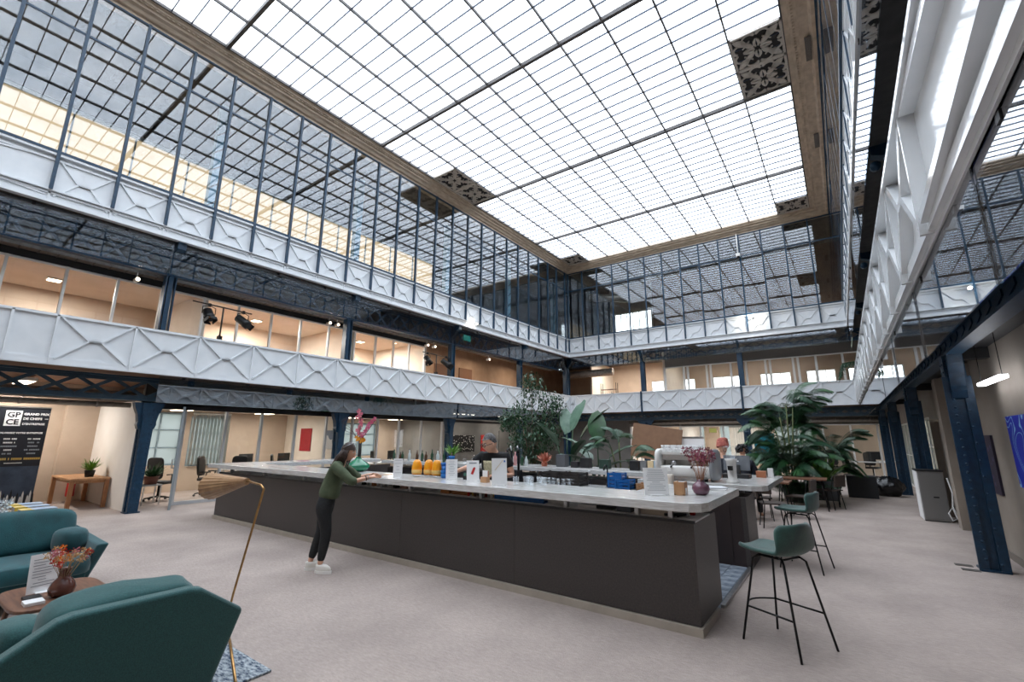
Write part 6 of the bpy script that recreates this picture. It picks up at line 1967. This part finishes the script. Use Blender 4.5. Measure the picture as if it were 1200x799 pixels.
# ---- the barman
def make_man():
    base = Vector((-4.33, 5.62, 0))
    d = Vector((.22, -.97, 0)).normalized(); l = Vector((-d.y, d.x, 0))   # l = his left (image right)
    def P(f, s, z): return base + d * f + l * s + Vector((0, 0, z))
    o = thing('person', 'grey haired barman in glasses and a black printed T-shirt behind the bar', 'person', base)
    hipc = P(0, 0, .95); waist = P(.03, 0, 1.10); chest = P(.08, 0, 1.30); nb = P(.11, 0, 1.46); nt = P(.14, -.01, 1.53)
    sh = {'L': P(.09, .20, 1.41), 'R': P(.11, -.20, 1.41)}
    elb = {'L': P(.07, .29, 1.14), 'R': P(.22, -.37, 1.25)}
    wr = {'L': P(.32, .20, 1.16), 'R': P(.42, -.50, 1.19)}
    ch = [[('hip', hipc, (.15, .11)), ('waist', waist, (.145, .11)), ('chest', chest, (.165, .115)), ('nb', nb, .07), ('nt', nt, .058), ('hd', P(.17, -.02, 1.58), .06)]]
    for s, sg_ in (('L', 1), ('R', -1)):
        ch.append([('hip', hipc, .14), ('th' + s, P(0, sg_ * .10, .84), .095), ('kn' + s, P(.03, sg_ * .11, .48), .062), ('an' + s, P(-.02, sg_ * .12, .09), .042), ('to' + s, P(.15, sg_ * .13, .04), .035)])
        ch.append([('chest', chest, .15), ('sh' + s, sh[s], .062), ('el' + s, elb[s], .044), (s + 'w', wr[s], .029)])
    ch += hand_chains('R', wr['R'], P(.52, -.50, 1.08) - wr['R'], P(1, -.5, 1.5) - P(0, 0, 0), -l * -1, .5, 1.05)
    ch += hand_chains('L', wr['L'], P(.46, .10, 1.19) - wr['L'], Vector((0, 0, 1)), -l + d * .3, .5, 1.05)
    mb = add_mesh(MB(), skin_mesh('body', ch))
    hf = Vector((-.35, -.92, -.28))
    hm, fr = head_mb(P(.20, -.03, 1.60), hf, 1.14)
    mb.add(hm.v, hm.f, True)
    mb.build('body', SKIN, o)
    face_parts(o, fr, 1.14, (170, 96, 86))
    ts = pm('black_tshirt', (24, 24, 26), (18, 18, 20), 20, .85)
    jc = [[('hem', P(.0, 0, .92), (.175, .135)), ('mid', P(.03, 0, 1.10), (.175, .14)), ('ch', P(.08, 0, 1.30), (.195, .145)), ('nb', P(.10, 0, 1.44), .10), ('co', P(.115, 0, 1.485), .075)]]
    for s in 'LR':
        jc.append([('ch', P(.08, 0, 1.30), .17), ('sh' + s, sh[s], .088), ('cuff' + s, sh[s].lerp(elb[s], .62), .070)])
    build_skin('t_shirt', jc, ts, o)
    tr_ = pm('dark_trousers', (40, 42, 48), rough=.8)
    jc = []
    for s, sg_ in (('L', 1), ('R', -1)):
        jc.append([('hip', hipc, (.16, .125)), ('th' + s, P(0, sg_ * .10, .83), .108), ('kn' + s, P(.03, sg_ * .11, .48), .076), ('an' + s, P(-.02, sg_ * .12, .08), .062)])
    build_skin('trousers', jc, tr_, o)
    for s, sg_ in (('L', 1), ('R', -1)):
        b_ = superell(.27, .10, .09, .5, .5, 14, 8); b_.xf(Matrix.Translation(P(.07, sg_ * .125, .045)) @ Matrix.Rotation(math.atan2(d.y, d.x), 4, 'Z')); b_.build('shoe', DARK, o)
    # print on the chest: pale square with a floral tangle, following the chest
    pr = MB(); vs = []; fs = []
    for i in range(7):
        for j in range(7):
            s = -.10 + .19 * i / 6; z = 1.13 + .22 * j / 6
            vs.append(P(.20 + .055 * (z - 1.1) / .22 * .6 - 1.6 * s * s + .012, s - .015, z))
    for i in range(6):
        for j in range(6): fs.append((i * 7 + j, (i + 1) * 7 + j, (i + 1) * 7 + j + 1, i * 7 + j + 1))
    pr.add(vs, fs, True)
    po = pr.build('shirt_print', art_mat('shirt_print', (206, 196, 160), (96, 84, 66), 16, .3, 'lines'), o)
    md = po.modifiers.new('thick', 'SOLIDIFY'); md.thickness = .01
    c, r, f, u = fr
    hb = MB(); n, m = 24, 12; vs = []; fs = []
    for i in range(m + 1):
        ph = PI / 2 - i / m * PI * .52
        for k in range(n):
            t = 2 * PI * k / n
            x, y, z = math.cos(ph) * math.sin(t), math.cos(ph) * math.cos(t), math.sin(ph)
            if y > .25 and z < .52: z = .52 + (z - .52) * .1
            b = 1 + .03 * math.sin(k * 2.7 + i)
            vs.append(c + (r * x * .083 * b + f * (y * .101 - .006) + u * (z * .128 * b + .008)) * 1.14)
    for i in range(m):
        for k in range(n): fs.append((i * n + k, i * n + (k + 1) % n, (i + 1) * n + (k + 1) % n, (i + 1) * n + k))
    hb.add(vs, fs, True).build('hair', HAIRG, o)
    gl = MB()
    for s in (-1, 1):
        cc = c + (r * s * .034 + f * .106 + u * .002) * 1.14
        gl.tube([cc + (r * math.cos(t) * .030 + u * math.sin(t) * .022) for t in [i * PI / 7 for i in range(15)]], .0042, 6)
        gl.tube([cc + r * s * .030, c + (r * s * .084 + f * .01 + u * .004) * 1.14], .004, 5)
    gl.tube([c + r * -.009 + f * .124 + u * .004, c + r * .009 + f * .124 + u * .004], .004, 5)
    gl.build('glasses', DARK, o)
make_man()

# ---- two people seated far behind, turned away
def seated(label, base, ang, top, headcol, turban):
    base = Vector(base); d = Vector((math.cos(ang), math.sin(ang), 0)); l = Vector((-d.y, d.x, 0))
    def P(f, s, z): return base + d * f + l * s + Vector((0, 0, z))
    o = thing('person', label, 'person', base)
    H = top
    ch = [[('hip', P(0, 0, .52), .14), ('wa', P(.02, 0, .72), .12), ('ch', P(.05, 0, H - .48), .14), ('nb', P(.05, 0, H - .31), .06), ('nt', P(.06, 0, H - .24), .05), ('hd', P(.07, 0, H - .18), .06)]]
    for s, sg_ in (('L', 1), ('R', -1)):
        ch.append([('hip', P(0, 0, .52), .14), ('th' + s, P(.16, sg_ * .11, .51), .085), ('kn' + s, P(.45, sg_ * .13, .50), .06), ('an' + s, P(.43, sg_ * .13, .09), .04), ('to' + s, P(.58, sg_ * .14, .04), .034)])
        ch.append([('ch', P(.05, 0, H - .48), .13), ('sh' + s, P(.05, sg_ * .18, H - .38), .055), ('el' + s, P(.10, sg_ * .24, H - .66), .04), (s + 'w', P(.32, sg_ * .14, H - .68), .026)])
        ch += hand_chains(s, P(.32, sg_ * .14, H - .68), d - l * sg_ * .2, Vector((0, 0, 1)), -l * sg_, .4)
    mb = add_mesh(MB(), skin_mesh('body', ch))
    hm, fr = head_mb(P(.08, 0, H - .13), d - Vector((0, 0, .15)), .95); mb.add(hm.v, hm.f, True)
    mb.build('body', SKIN, o); face_parts(o, fr, .95, (170, 90, 86))
    cl = pm('dark_navy_top', (26, 30, 42), rough=.85)
    jc = [[('he', P(0, 0, .50), .165), ('mi', P(.02, 0, .72), .15), ('ch', P(.05, 0, H - .48), .165), ('nb', P(.05, 0, H - .32), .085)]]
    for s, sg_ in (('L', 1), ('R', -1)):
        jc.append([('ch', P(.05, 0, H - .48), .15), ('sh' + s, P(.05, sg_ * .18, H - .39), .078), ('el' + s, P(.10, sg_ * .24, H - .66), .06), ('cu' + s, P(.26, sg_ * .17, H - .67), .045)])
    build_skin('top', jc, cl, o)
    jc = []
    for s, sg_ in (('L', 1), ('R', -1)):
        jc.append([('hip', P(0, 0, .52), .155), ('th' + s, P(.16, sg_ * .11, .51), .10), ('kn' + s, P(.45, sg_ * .13, .50), .075), ('an' + s, P(.43, sg_ * .13, .10), .055)])
    build_skin('trousers', jc, pm('dark_trousers2', (34, 34, 40), rough=.8), o)
    c, r, f, u = fr
    hb = MB(); q_ = random.Random(5)
    if turban:
        for k in range(7):
            t0 = -.2 + .18 * k
            pts = []
            for i in range(17):
                t = 2 * PI * i / 16
                rr = .098 * math.cos(t0 * .8) if t0 < 1.2 else .03
                pts.append(c + r * math.sin(t) * rr + f * (math.cos(t) * rr * 1.1 - .01) + u * (.045 + .022 * k + .016 * math.sin(t + k)))
            hb.tube(pts, .024, 6)
        hb.ball(c + u * .15 + f * .03 + r * .02, .05, 10, 6)
        hb.build('headscarf', headcol, o)
    else:
        for k in range(130):
            a = q_.uniform(0, 2 * PI); e = q_.uniform(0, 1.9)
            dv = (r * math.cos(a) * math.sin(e) + f * (math.sin(a) * math.sin(e) - .15) + u * math.cos(e))
            hb.ball(c + dv * q_.uniform(.085, .13), q_.uniform(.02, .035), 6, 4)
        hb.build('hair', headcol, o, kind='stuff')
    # chair under the sitter
    return o
seated('person in a pinkish wrapped headscarf and dark top sitting beyond the espresso machine', (-2.05, 10.1, 0), 1.2, 1.62, pm('pink_scarf', (212, 132, 116), (182, 98, 90), 16, .8), True)
seated('person with a big dark curly bun and dark top sitting before the blue far column', (-1.86, 11.2, 0), 1.4, 1.56, pm('black_hair', (28, 24, 26), rough=.6), False)
def bar_chair(label, x, y, rz, h):
    o = thing('tall_stool', label, 'stool', (x, y, 0))
    inst('seat', MB().lathe([(.18, h - .05), (.19, h - .02), (.17, h)], (0, 0, 0), 16).mesh('seat', DARK), o)
    for k in range(4):
        a = PI / 4 + k * PI / 2
        inst('leg', MB().tube([(.12 * math.cos(a), .12 * math.sin(a), h - .04), (.22 * math.cos(a), .22 * math.sin(a), 0)], .012, 6).mesh('leg', BLACKM), o)
bar_chair('dark stool carrying the person in the pinkish headscarf', -2.06, 10.08, 0, .42)
bar_chair('dark stool carrying the person with the curly bun', -1.87, 11.18, 0, .42)

# ================================================================== PLANTS
def frond_mesh(L, nleaf, leafL, seed, mat, droop=.5, w=.018):
    q_ = random.Random(seed); mb = MB()
    pts = []
    for i in range(9):
        t = i / 8
        pts.append(Vector((L * (t - .12 * t * t), 0, L * (.55 * t - droop * 1.3 * t * t * t))))
    mb.tube(pts, [.008 - .0007 * i for i in range(9)], 4)
    for i in range(nleaf):
        t = .22 + .78 * i / (nleaf - 1)
        k = min(7, int(t * 8)); p = pts[k].lerp(pts[k + 1], t * 8 - k); dv = (pts[k + 1] - pts[k]).normalized()
        ll = leafL * (math.sin(PI * (.18 + .74 * (t - .2) / .8))) * q_.uniform(.85, 1.1)
        for s in (-1, 1):
            tip = p + (dv * .62 + Vector((0, s * .78, 0)) - Vector((0, 0, .28 + .2 * t))).normalized() * ll
            blade(mb, p, tip, w, ll * .12, 2)
    return mb.mesh('frond', mat)
def palm(name, label, loc, stems_, nfr, L, seed, mats, potf, hlo=.9, hhi=1.9):
    o = thing(name, label, 'palm', loc)
    q_ = random.Random(seed)
    potf(o)
    ms = [frond_mesh(L * f, 46, L * .36, seed + i, mats[i % len(mats)], dr, .017) for i, (f, dr) in enumerate(((1.0, .45), (.85, .6), (1.1, .38), (.7, .75)))]
    for s in range(stems_):
        a = 2 * PI * s / stems_; b = (.10 * math.cos(a), .10 * math.sin(a), .5)
        h = q_.uniform(hlo, hhi)
        tip = (.28 * math.cos(a), .28 * math.sin(a), h)
        inst('trunk', MB().tube([b, (b[0] * 1.5, b[1] * 1.5, (b[2] + h) / 2), tip], [.028, .022, .015], 6).mesh('trunk', pm('palm_stem', (96, 104, 60), (74, 82, 48), 20, .7)), o)
        for k in range(nfr):
            az = a + q_.uniform(-1.7, 1.7) if k else a
            inst('frond', ms[q_.randrange(4)], o, (tip[0], tip[1], h - .12 * q_.random() * k), (q_.uniform(-.3, .3), q_.uniform(-.95, .05), az))
    return o
def potA(o):
    inst('pot', MB().lathe([(.22, 0), (.30, .50), (.27, .50), (.25, .46)], (0, 0, 0), 20).mesh('pot', pm('pot_grey', (92, 92, 90), (76, 76, 76), 8, .7)), o)
    inst('soil', MB().lathe([(.25, .44), (.25, .46)], (0, 0, 0), 16).mesh('soil', DARK), o)
pmA = palm('palm', 'large bushy green palm in a grey pot beyond the right end of the bar', (-1.3, 15.2, 0), 9, 14, 1.12, 3, (LEAF, LEAFD, LEAF, LEAFG), potA, .8, 3.0)
pmB = palm('palm', 'second lower palm just right of the large one', (-.5, 16.8, 0), 5, 8, 1.0, 23, (LEAFD, LEAF), potA, .7, 1.5)
def potB(o):
    inst('planter', Box(-.28, .28, -.28, .28, .14, .62).mesh('planter', pm('planter_charcoal', (58, 60, 62), rough=.6)), o)
    for sx in (-1, 1):
        for sy in (-1, 1): inst('leg', Box(sx * .27 - .015, sx * .27 + .015, sy * .27 - .015, sy * .27 + .015, 0, .64).mesh('leg', BLACKM), o)
fp = thing('leafy_plant', 'low bright green leafy plant in a charcoal box at the foot of the palm', 'potted plant', (-.55, 14.9, 0))
potB(fp); q = random.Random(77); m = MB()
for k in range(70):
    a = q.uniform(0, 2 * PI); e = q.uniform(.3, 1.1); Lf = q.uniform(.45, .9)
    dv = Vector((math.cos(a) * e, math.sin(a) * e, 1.0)).normalized() * Lf
    blade(m, (q.uniform(-.1, .1), q.uniform(-.1, .1), .6), Vector((0, 0, .6)) + dv, .10, Lf * .25, 4)
inst('foliage', m.mesh('foliage', LEAFL), fp)
tag(Box(-.36, .36, -.3, .3, 0, .62).build('slate_planter', pm('slate_black', (44, 46, 50), rough=.6), None, .01), 'dark slate planter box to the right of the palm', 'planter').location = (.28, 17.6, 0)

# weeping fig with masses of small leaves
def ficus(label, loc, h, crowns, nleaf, seed, mats):
    o = thing('weeping_fig', label, 'tree', loc)
    potA(o)
    q_ = random.Random(seed)
    tr = MB(); lf = [MB() for _ in mats]
    for k in range(5):
        a = k * 1.3; tr.tube([(.05 * math.cos(a), .05 * math.sin(a), .45), (.08 * math.cos(a + .5), .08 * math.sin(a + .5), 1.1), (.25 * math.cos(a), .25 * math.sin(a), 1.9)], [.03, .024, .012], 6)
    for (cx, cy, cz, rx, rz_) in crowns:
        tr.tube([(cx * .15, cy * .15, 1.2), (cx * .6, cy * .6, (1.3 + cz) / 2), (cx, cy, cz)], [.018, .012, .005], 5)
    inst('trunk', tr.mesh('trunk', pm('fig_bark', (128, 112, 92), (98, 84, 68), 12, .85)), o)
    per = nleaf // len(crowns)
    for (cx, cy, cz, rx, rz_) in crowns:
        for i in range(per):
            a = q_.uniform(0, 2 * PI); b = math.acos(q_.uniform(-1, 1)); rr = q_.random() ** .45
            p = Vector((cx + rx * rr * math.sin(b) * math.cos(a), cy + rx * rr * math.sin(b) * math.sin(a), cz + rz_ * rr * math.cos(b)))
            dv = Vector((q_.gauss(0, 1), q_.gauss(0, 1), q_.gauss(-.9, .7))).normalized() * q_.uniform(.07, .12)
            blade(lf[0 if q_.random() < .6 else min(1 + int(q_.random() * (len(mats) - 1)), len(mats) - 1)], p, p + dv, .042, 0, 2)
    for mtl, b in zip(mats, lf): inst('foliage', b.mesh('foliage', mtl), o, kind='stuff')
    return o
ficus('tall weeping fig with fine grey green leaves behind the rear counter', (-6.95, 10.6, 0), 3.4, [(0, 0, 3.05, .42, .5), (.55, .1, 2.55, .42, .42), (-.45, .05, 2.35, .5, .42), (.1, .2, 2.0, .62, .5), (-.8, .0, 2.15, .30, .28), (.5, -.1, 1.75, .45, .45), (-.3, -.1, 1.6, .40, .4), (.15, 0, 1.25, .4, .25)], 4600, 4, (LEAF, LEAFG, LEAFD))
# large paddle leaves
def paddle(Lw, Wd, seed, mat, tear=True):
    q_ = random.Random(seed); mb = MB(); n = 12; rows = []
    vs = []; fs = []
    for i in range(n + 1):
        t = i / n
        w = Wd * (math.sin(PI * min(1, t * .93 + .05)) ** .6)
        x = Lw * t; z = -.22 * Lw * t * t
        j = q_.uniform(-.03, .03) * (1 if tear else 0)
        vs += [(x + j, -w / 2, z + .10 * w), (x, 0, z), (x - j, w / 2, z + .10 * w)]
    for i in range(n):
        for k in (0, 1): fs.append((i * 3 + k, i * 3 + k + 1, (i + 1) * 3 + k + 1, (i + 1) * 3 + k))
    mb.add(vs, fs, True)
    mb.tube([(Lw * i / 6, 0, -.22 * Lw * (i / 6) ** 2 - .004) for i in range(7)], [.010 - .0013 * i for i in range(7)], 5)
    return mb.mesh('leaf', mat)
def paddle_plant(label, loc, leaves, mats, potfn):
    o = thing('paddle_leaf_plant', label, 'potted plant', loc)
    potfn(o)
    for i, (az, lean, h, L, W, el, mi) in enumerate(leaves):
        b = Vector((.05 * math.cos(az), .05 * math.sin(az), .45)); t = Vector((lean * math.cos(az), lean * math.sin(az), h))
        stem = MB().tube([b, b.lerp(t, .5) + Vector((0, 0, .1)), t], [.022, .016, .010], 6)
        inst('stalk', stem.mesh('stalk', LEAF), o)
        inst('leaf', paddle(L, W, i + int(loc[0] * 10), mats[mi]), o, t, (0, -el, az))
    return o
IMG = math.atan2(.584, .811)   # direction running to the right along the bar
paddle_plant('plant with big dark paddle leaves left of the pale one, behind the rear counter', (-5.75, 10.4, 0),
             [(IMG, .35, 1.7, 1.05, .42, 1.0, 0), (IMG + .6, .2, 1.9, .9, .4, 1.25, 1), (IMG + 2.6, .3, 1.6, .8, .36, .9, 0), (IMG - .4, .4, 1.3, .8, .36, .8, 0), (IMG + 3.6, .3, 1.5, .7, .34, 1.0, 1), (IMG + 1.5, .2, 1.8, .8, .34, 1.2, 1), (IMG - 1.2, .3, 1.25, .7, .3, .8, 0)], (LEAFD, LEAFG), potA)
paddle_plant('plant with one broad upright bright green paddle leaf behind the rear counter', (-4.95, 10.5, 0),
             [(IMG + 1.4, .10, 1.62, .78, .46, 1.45, 0), (IMG + 2.8, .25, 1.35, .75, .42, .7, 1), (IMG + 3.4, .3, 1.1, .7, .36, .5, 1), (IMG, .3, 1.25, .7, .34, .6, 1), (IMG - .8, .25, 1.0, .6, .3, .5, 1), (IMG + 2.0, .3, 1.15, .65, .34, .6, 1), (IMG - 1.6, .25, .95, .6, .28, .4, 1)], (LEAF, LEAFG), potA)
pmC = palm('palm', 'small feathery palm low behind the rear counter, right of the paddle leaves', (-4.4, 10.6, 0), 3, 4, .7, 41, (LEAFG, LEAF), potA)
grass_plant('potted_plant', 'fresh green arching plant in a black pot on the rear counter, behind the jugs', (-8.35, 8.9, ZR), .10, .16, DARK, LEAFL, 60, .5, 14, w=.035)
grass_plant('potted_plant', 'leafy plant trailing over the edge of the far first floor gallery', (-10.9, 24.2, 3.45), .16, .3, DARK, LEAF, 60, .7, 15, w=.04)
for k, (x, h) in enumerate(((-11.3, 0.0), (-10.8, .0), (-10.9, .55))):
    grass_plant('potted_plant', 'small plant on the open rack of the far first floor, %s' % ['bottom shelf left', 'bottom shelf right', 'middle shelf'][k], (x, 25.2, 3.451 + h + .03), .09, .14, [DARK, PBLUE, COPPER][k], LEAF, 40, .35, 16 + k, w=.03)
grass_plant('potted_plant', 'plant on the second floor ledge behind the left glazing', (-13.9, 7.5, Z2T - .7), .14, .3, DARK, LEAFG, 50, .9, 21, w=.04)
# hanging green foliage at the right of the palm on the parapet
hp = thing('hanging_plant', 'thin branches of a plant hanging over the right parapet near the far end', 'plant', (XR + .05, 20.5, Z1T - .05))
m = MB(); q = random.Random(31)
for k in range(9):
    a = q.uniform(-1.4, 1.4); pts = [Vector((.2, 0, 0)), Vector((-.1, a * .3, .35)), Vector((-.45, a * .6, .25)), Vector((-.6, a * .75, -.2))]
    m.tube(pts, .01, 4)
    for i in range(26):
        t = q.uniform(.3, 2.99); p = pts[int(t)].lerp(pts[int(t) + 1], t % 1)
        blade(m, p, p + Vector((q.gauss(0, .1), q.gauss(0, .1), -.12)), .03, 0, 2)
inst('foliage', m.mesh('foliage', LEAFD), hp)

# ================================================================== RIGHT SIDE, STAGE LAMPS, ODDS AND ENDS
cb = thing('metal_cabinet', 'grey metal cabinet with a white side against the right wall', 'cabinet', (1.40, 13.35, 0))
inst('carcass', Box(-.20, .22, 0, .62, .02, 1.02).mesh('carcass', pm('cabinet_grey', (150, 148, 146), (138, 136, 134), 5, .5)), cb)
inst('side_panel', Box(-.215, -.20, .0, .62, .02, 1.02).mesh('side_panel', PAPER), cb)
inst('door', Box(-.185, .21, -.018, 0, .05, 1.0).mesh('door', pm('cabinet_door', (124, 123, 122), rough=.45, metal=.3)), cb)
inst('handle', Box(.0, .09, -.03, -.018, .48, .51).mesh('handle', DARK), cb)
inst('top_edge', Box(-.22, .225, -.02, .625, 1.02, 1.045).mesh('top_edge', DARK), cb)
inst('plinth', Box(-.19, .2, .02, .6, 0, .03).mesh('plinth', DARK), cb)
cl_ = MB().tube([(1.66, 13.3, .9), (1.70, 13.28, .6), (1.66, 13.26, .3), (1.70, 13.24, .1), (1.62, 13.22, .06), (1.58, 13.24, .2), (1.66, 13.22, .34), (1.70, 13.2, .16)], .014, 6).build('cable_coil', PAPER, None)
tag(cl_, 'white cable looped down the side of the grey metal cabinet', 'cable')
bb = MB(); q = random.Random(9); n, mm = 26, 16; vs = []; fs = []
for i in range(mm + 1):
    ph = -PI / 2 + PI * i / mm
    for k in range(n):
        t = 2 * PI * k / n
        wr_ = 1 + .10 * math.sin(5 * t + 2 * ph) * math.cos(ph) + .07 * math.sin(9 * t - 4 * ph) + q.uniform(-.035, .035)
        vs.append((.40 * math.cos(ph) * math.cos(t) * wr_, .36 * math.cos(ph) * math.sin(t) * wr_, max(0, .26 + .30 * math.sin(ph) * wr_)))
for i in range(mm):
    for k in range(n): fs.append((i * n + k, i * n + (k + 1) % n, (i + 1) * n + (k + 1) % n, (i + 1) * n + k))
BAGM = pm('bin_bag', (24, 24, 26), rough=.22, bump=.5, bscale=14)
bg_ = thing('bin_bag', 'full black bin bag on the carpet by the right row of columns', 'bin bag', (.92, 18.4, 0))
inst('bag', bb.add(vs, fs, True).mesh('bag', BAGM), bg_)
m = MB()
for k in range(7):
    a = k * .9; m.add([(0, 0, .5), (.10 * math.cos(a), .10 * math.sin(a), .60), (.12 * math.cos(a + .5), .12 * math.sin(a + .5), .56)], [(0, 1, 2)], True)
inst('knot', m.mesh('knot', BAGM), bg_)
for k, (x, y) in enumerate(((1.13, 9.05), (1.16, 8.78))):
    tag(Box(x - .09, x + .09, y - .06, y + .06, 0, .006).build('floor_outlet', pm('outlet_brass', (84, 80, 76), rough=.5)), 'flush dark floor outlet by the nearest right column, %s one' % ['farther', 'nearer'][k], 'outlet')

def stage_stand(label, x, y, z0, zt, half, heads):
    o = thing('lamp_stand', label, 'lamp stand', (x, y, z0))
    inst('upright', MB().tube([(0, 0, -.05), (0, 0, zt - z0)], .022, 8).mesh('upright', BLACKM), o)
    inst('crossbar', MB().tube([(0, -half, zt - z0), (0, half, zt - z0 - .03)], .018, 8).mesh('crossbar', BLACKM), o)
    inst('clamp', Box(-.05, .05, -.05, .05, .02, .12).mesh('clamp', BLACKM), o)
    inst('knob', MB().tube([(.04, 0, .07), (.10, .02, .07)], .018, 6).mesh('knob', BLACKM), o)
    return o
def stage_lamp(label, x, y, z, rx, rz, r=.13, L=.30):
    o = thing('stage_lamp', label, 'stage lamp', (x, y, z))
    M = Matrix.Rotation(rz, 4, 'Z') @ Matrix.Rotation(rx, 4, 'Y')
    can = MB().lathe([(r * .55, -L * .5), (r * .85, -L * .42), (r * .9, L * .15), (r, L * .2), (r, L * .5), (r * .9, L * .5), (r * .85, L * .3)], (0, 0, -.26), 16)
    can.v = [M @ (p + Vector((0, 0, .26))) + Vector((0, 0, -.26)) for p in can.v]
    inst('housing', can.mesh('housing', BLACKM), o)
    ln = MB().lathe([(r * .8, L * .30), (.01, L * .34)], (0, 0, 0), 14); ln.v = [M @ p + Vector((0, 0, -.26)) for p in ln.v]
    inst('lens', ln.mesh('lens', pm('lens_amber', (120, 84, 60), rough=.2)), o)
    inst('yoke', MB().tube([(0, -r - .02, -.26), (0, -r - .02, -.08), (0, 0, -.02), (0, r + .02, -.08), (0, r + .02, -.26)], .012, 6).mesh('yoke', BLACKM), o)
    inst('hook', Box(-.03, .03, -.03, .03, -.06, .03).mesh('hook', BLACKM), o)
    bd = MB()
    for k in range(4):
        a = k * PI / 2
        b_ = MB().box(r * .9, r * .98, -r * .7, r * .7, L * .5, L * .78); b_.xf(Matrix.Rotation(a, 4, 'Z')); bd.add(b_.v, b_.f)
    bd.v = [M @ p + Vector((0, 0, -.26)) for p in bd.v]
    inst('barn_doors', bd.mesh('barn_doors', BLACKM), o)
stage_stand('black stand clamped behind the left parapet, carrying two stage lamps', XL - .22, 4.85, Z1T + .02, 5.06, .72, 2)
stage_lamp('round black stage lamp hanging at the near end of the stand on the left gallery', XL - .22, 4.52, 5.05, 2.6, .3)
stage_lamp('long black stage lamp with barn doors at the far end of the near stand', XL - .22, 5.35, 5.04, 2.2, .9, .12, .38)
stage_stand('second black lamp stand behind the left parapet, farther along', XL - .22, 12.75, Z1T + .02, 4.98, .75, 2)
stage_lamp('round black stage lamp on the second stand', XL - .22, 12.25, 4.97, 2.6, .3)
stage_lamp('long black stage lamp on the second stand by the blue column', XL - .22, 13.3, 4.96, 2.2, .9, .13, .45)
for k, (x, y, z) in enumerate(((-13.6, 3.1, 5.5), (-13.6, 8.3, 5.5), (-13.6, 8.6, 5.5), (-13.4, 12.6, 5.45), (-13.4, 13.0, 5.45), (-13.3, 16.5, 5.4), (-13.3, 19.2, 5.4))):
    o = thing('spot_light', 'small white spotlight under the second floor on the left, %s from the front' % ORD[k], 'light', (x, y, z), 'small spotlights on the left first floor')
    inst('can', MB().lathe([(.05, -.09), (.055, .09)], (0, 0, -.06), 10, axis='x').mesh('can', FRAME), o)
    inst('bulb', MB().lathe([(.045, .091), (.01, .095)], (0, 0, -.06), 10, axis='x').mesh('bulb', LAMPW), o)
    inst('stem', MB().tube([(0, 0, 0), (0, 0, .14)], .012, 6).mesh('stem', FRAME), o)
ex = thing('exit_sign', 'small green exit sign box hung under the second floor on the left', 'sign', (-13.0, 14.6, 6.0))
inst('box', Box(-.03, .03, -.22, .22, -.12, .12).mesh('box', pm('sign_green', (30, 130, 110), emit=.6)), ex)
inst('hanger', MB().tube([(0, 0, .12), (0, 0, .4)], .01, 5).mesh('hanger', BLACKM), ex)
# steel cabinets and stuff seen behind the far glazing
ys = thing('yellow_notice', 'small yellow sheet stuck on the far glazing', 'notice', (-5.25, 24.5, 2.0))
inst('sheet', Box(-.17, .17, -.012, -.008, 0, .2).mesh('sheet', pm('notice_yellow', (226, 226, 120), rough=.6)), ys)
ca = picture('wall_picture', 'turquoise and black round graphic on the far wall left of the palm', 'y', 24.45, -1, -3.45, -2.6, .9, 1.95, art_mat('turquoise_art', (30, 150, 170), (16, 30, 40), 2.0, .3, 'lines'), None)
box_thing('orange_box', 'orange upright crate beside the blue far column, left of the palm', 'crate', -2.3, 13.3, 0, .5, .4, .98, pm('orange_box', (206, 130, 72), rough=.7))
wd = desk('white desk with an open shelf behind the far glazing, by the last column', .9, 1.9, 26.6, 27.3)
# ================================================================== OUTSIDE
struct('ground_outside', Box(-60, 45, -45, 70, -.35, -.15), pm('ground_outside', (150, 156, 140), (120, 130, 108), .5, .9))
for k, (x, y, s) in enumerate(((-36, 3, 4.6), (-38, 9, 5.2), (-35, 15, 4.4), (-36, -3, 4.8))):
    o = thing('garden_tree', 'green tree outside the left windows, %s from the front' % ORD[(k + 1) % 4], 'tree', (x, y, -.15), 'trees outside the left windows')
    inst('trunk', MB().tube([(0, 0, 0), (.1, 0, 1.6), (0, .1, 2.6)], [.18, .14, .08], 8).mesh('trunk', WOOD), o)
    q = random.Random(k); m = MB()
    for i in range(2200):
        dv = Vector((q.gauss(0, 1), q.gauss(0, 1), q.gauss(0, .8))).normalized() * q.random() ** .4 * s * .55
        p = Vector((0, 0, s * .55 + .6)) + dv
        t = Vector((q.gauss(0, 1), q.gauss(0, 1), q.gauss(0, 1))).normalized()
        blade(m, p, p + t * .22, .12, 0, 2)
    inst('foliage', m.mesh('foliage', pm('tree_green', (96, 130, 84), (70, 104, 62), .8, .7)), o, kind='stuff')

# lamp light helpers are children of lamps; name instances without labels stay parts
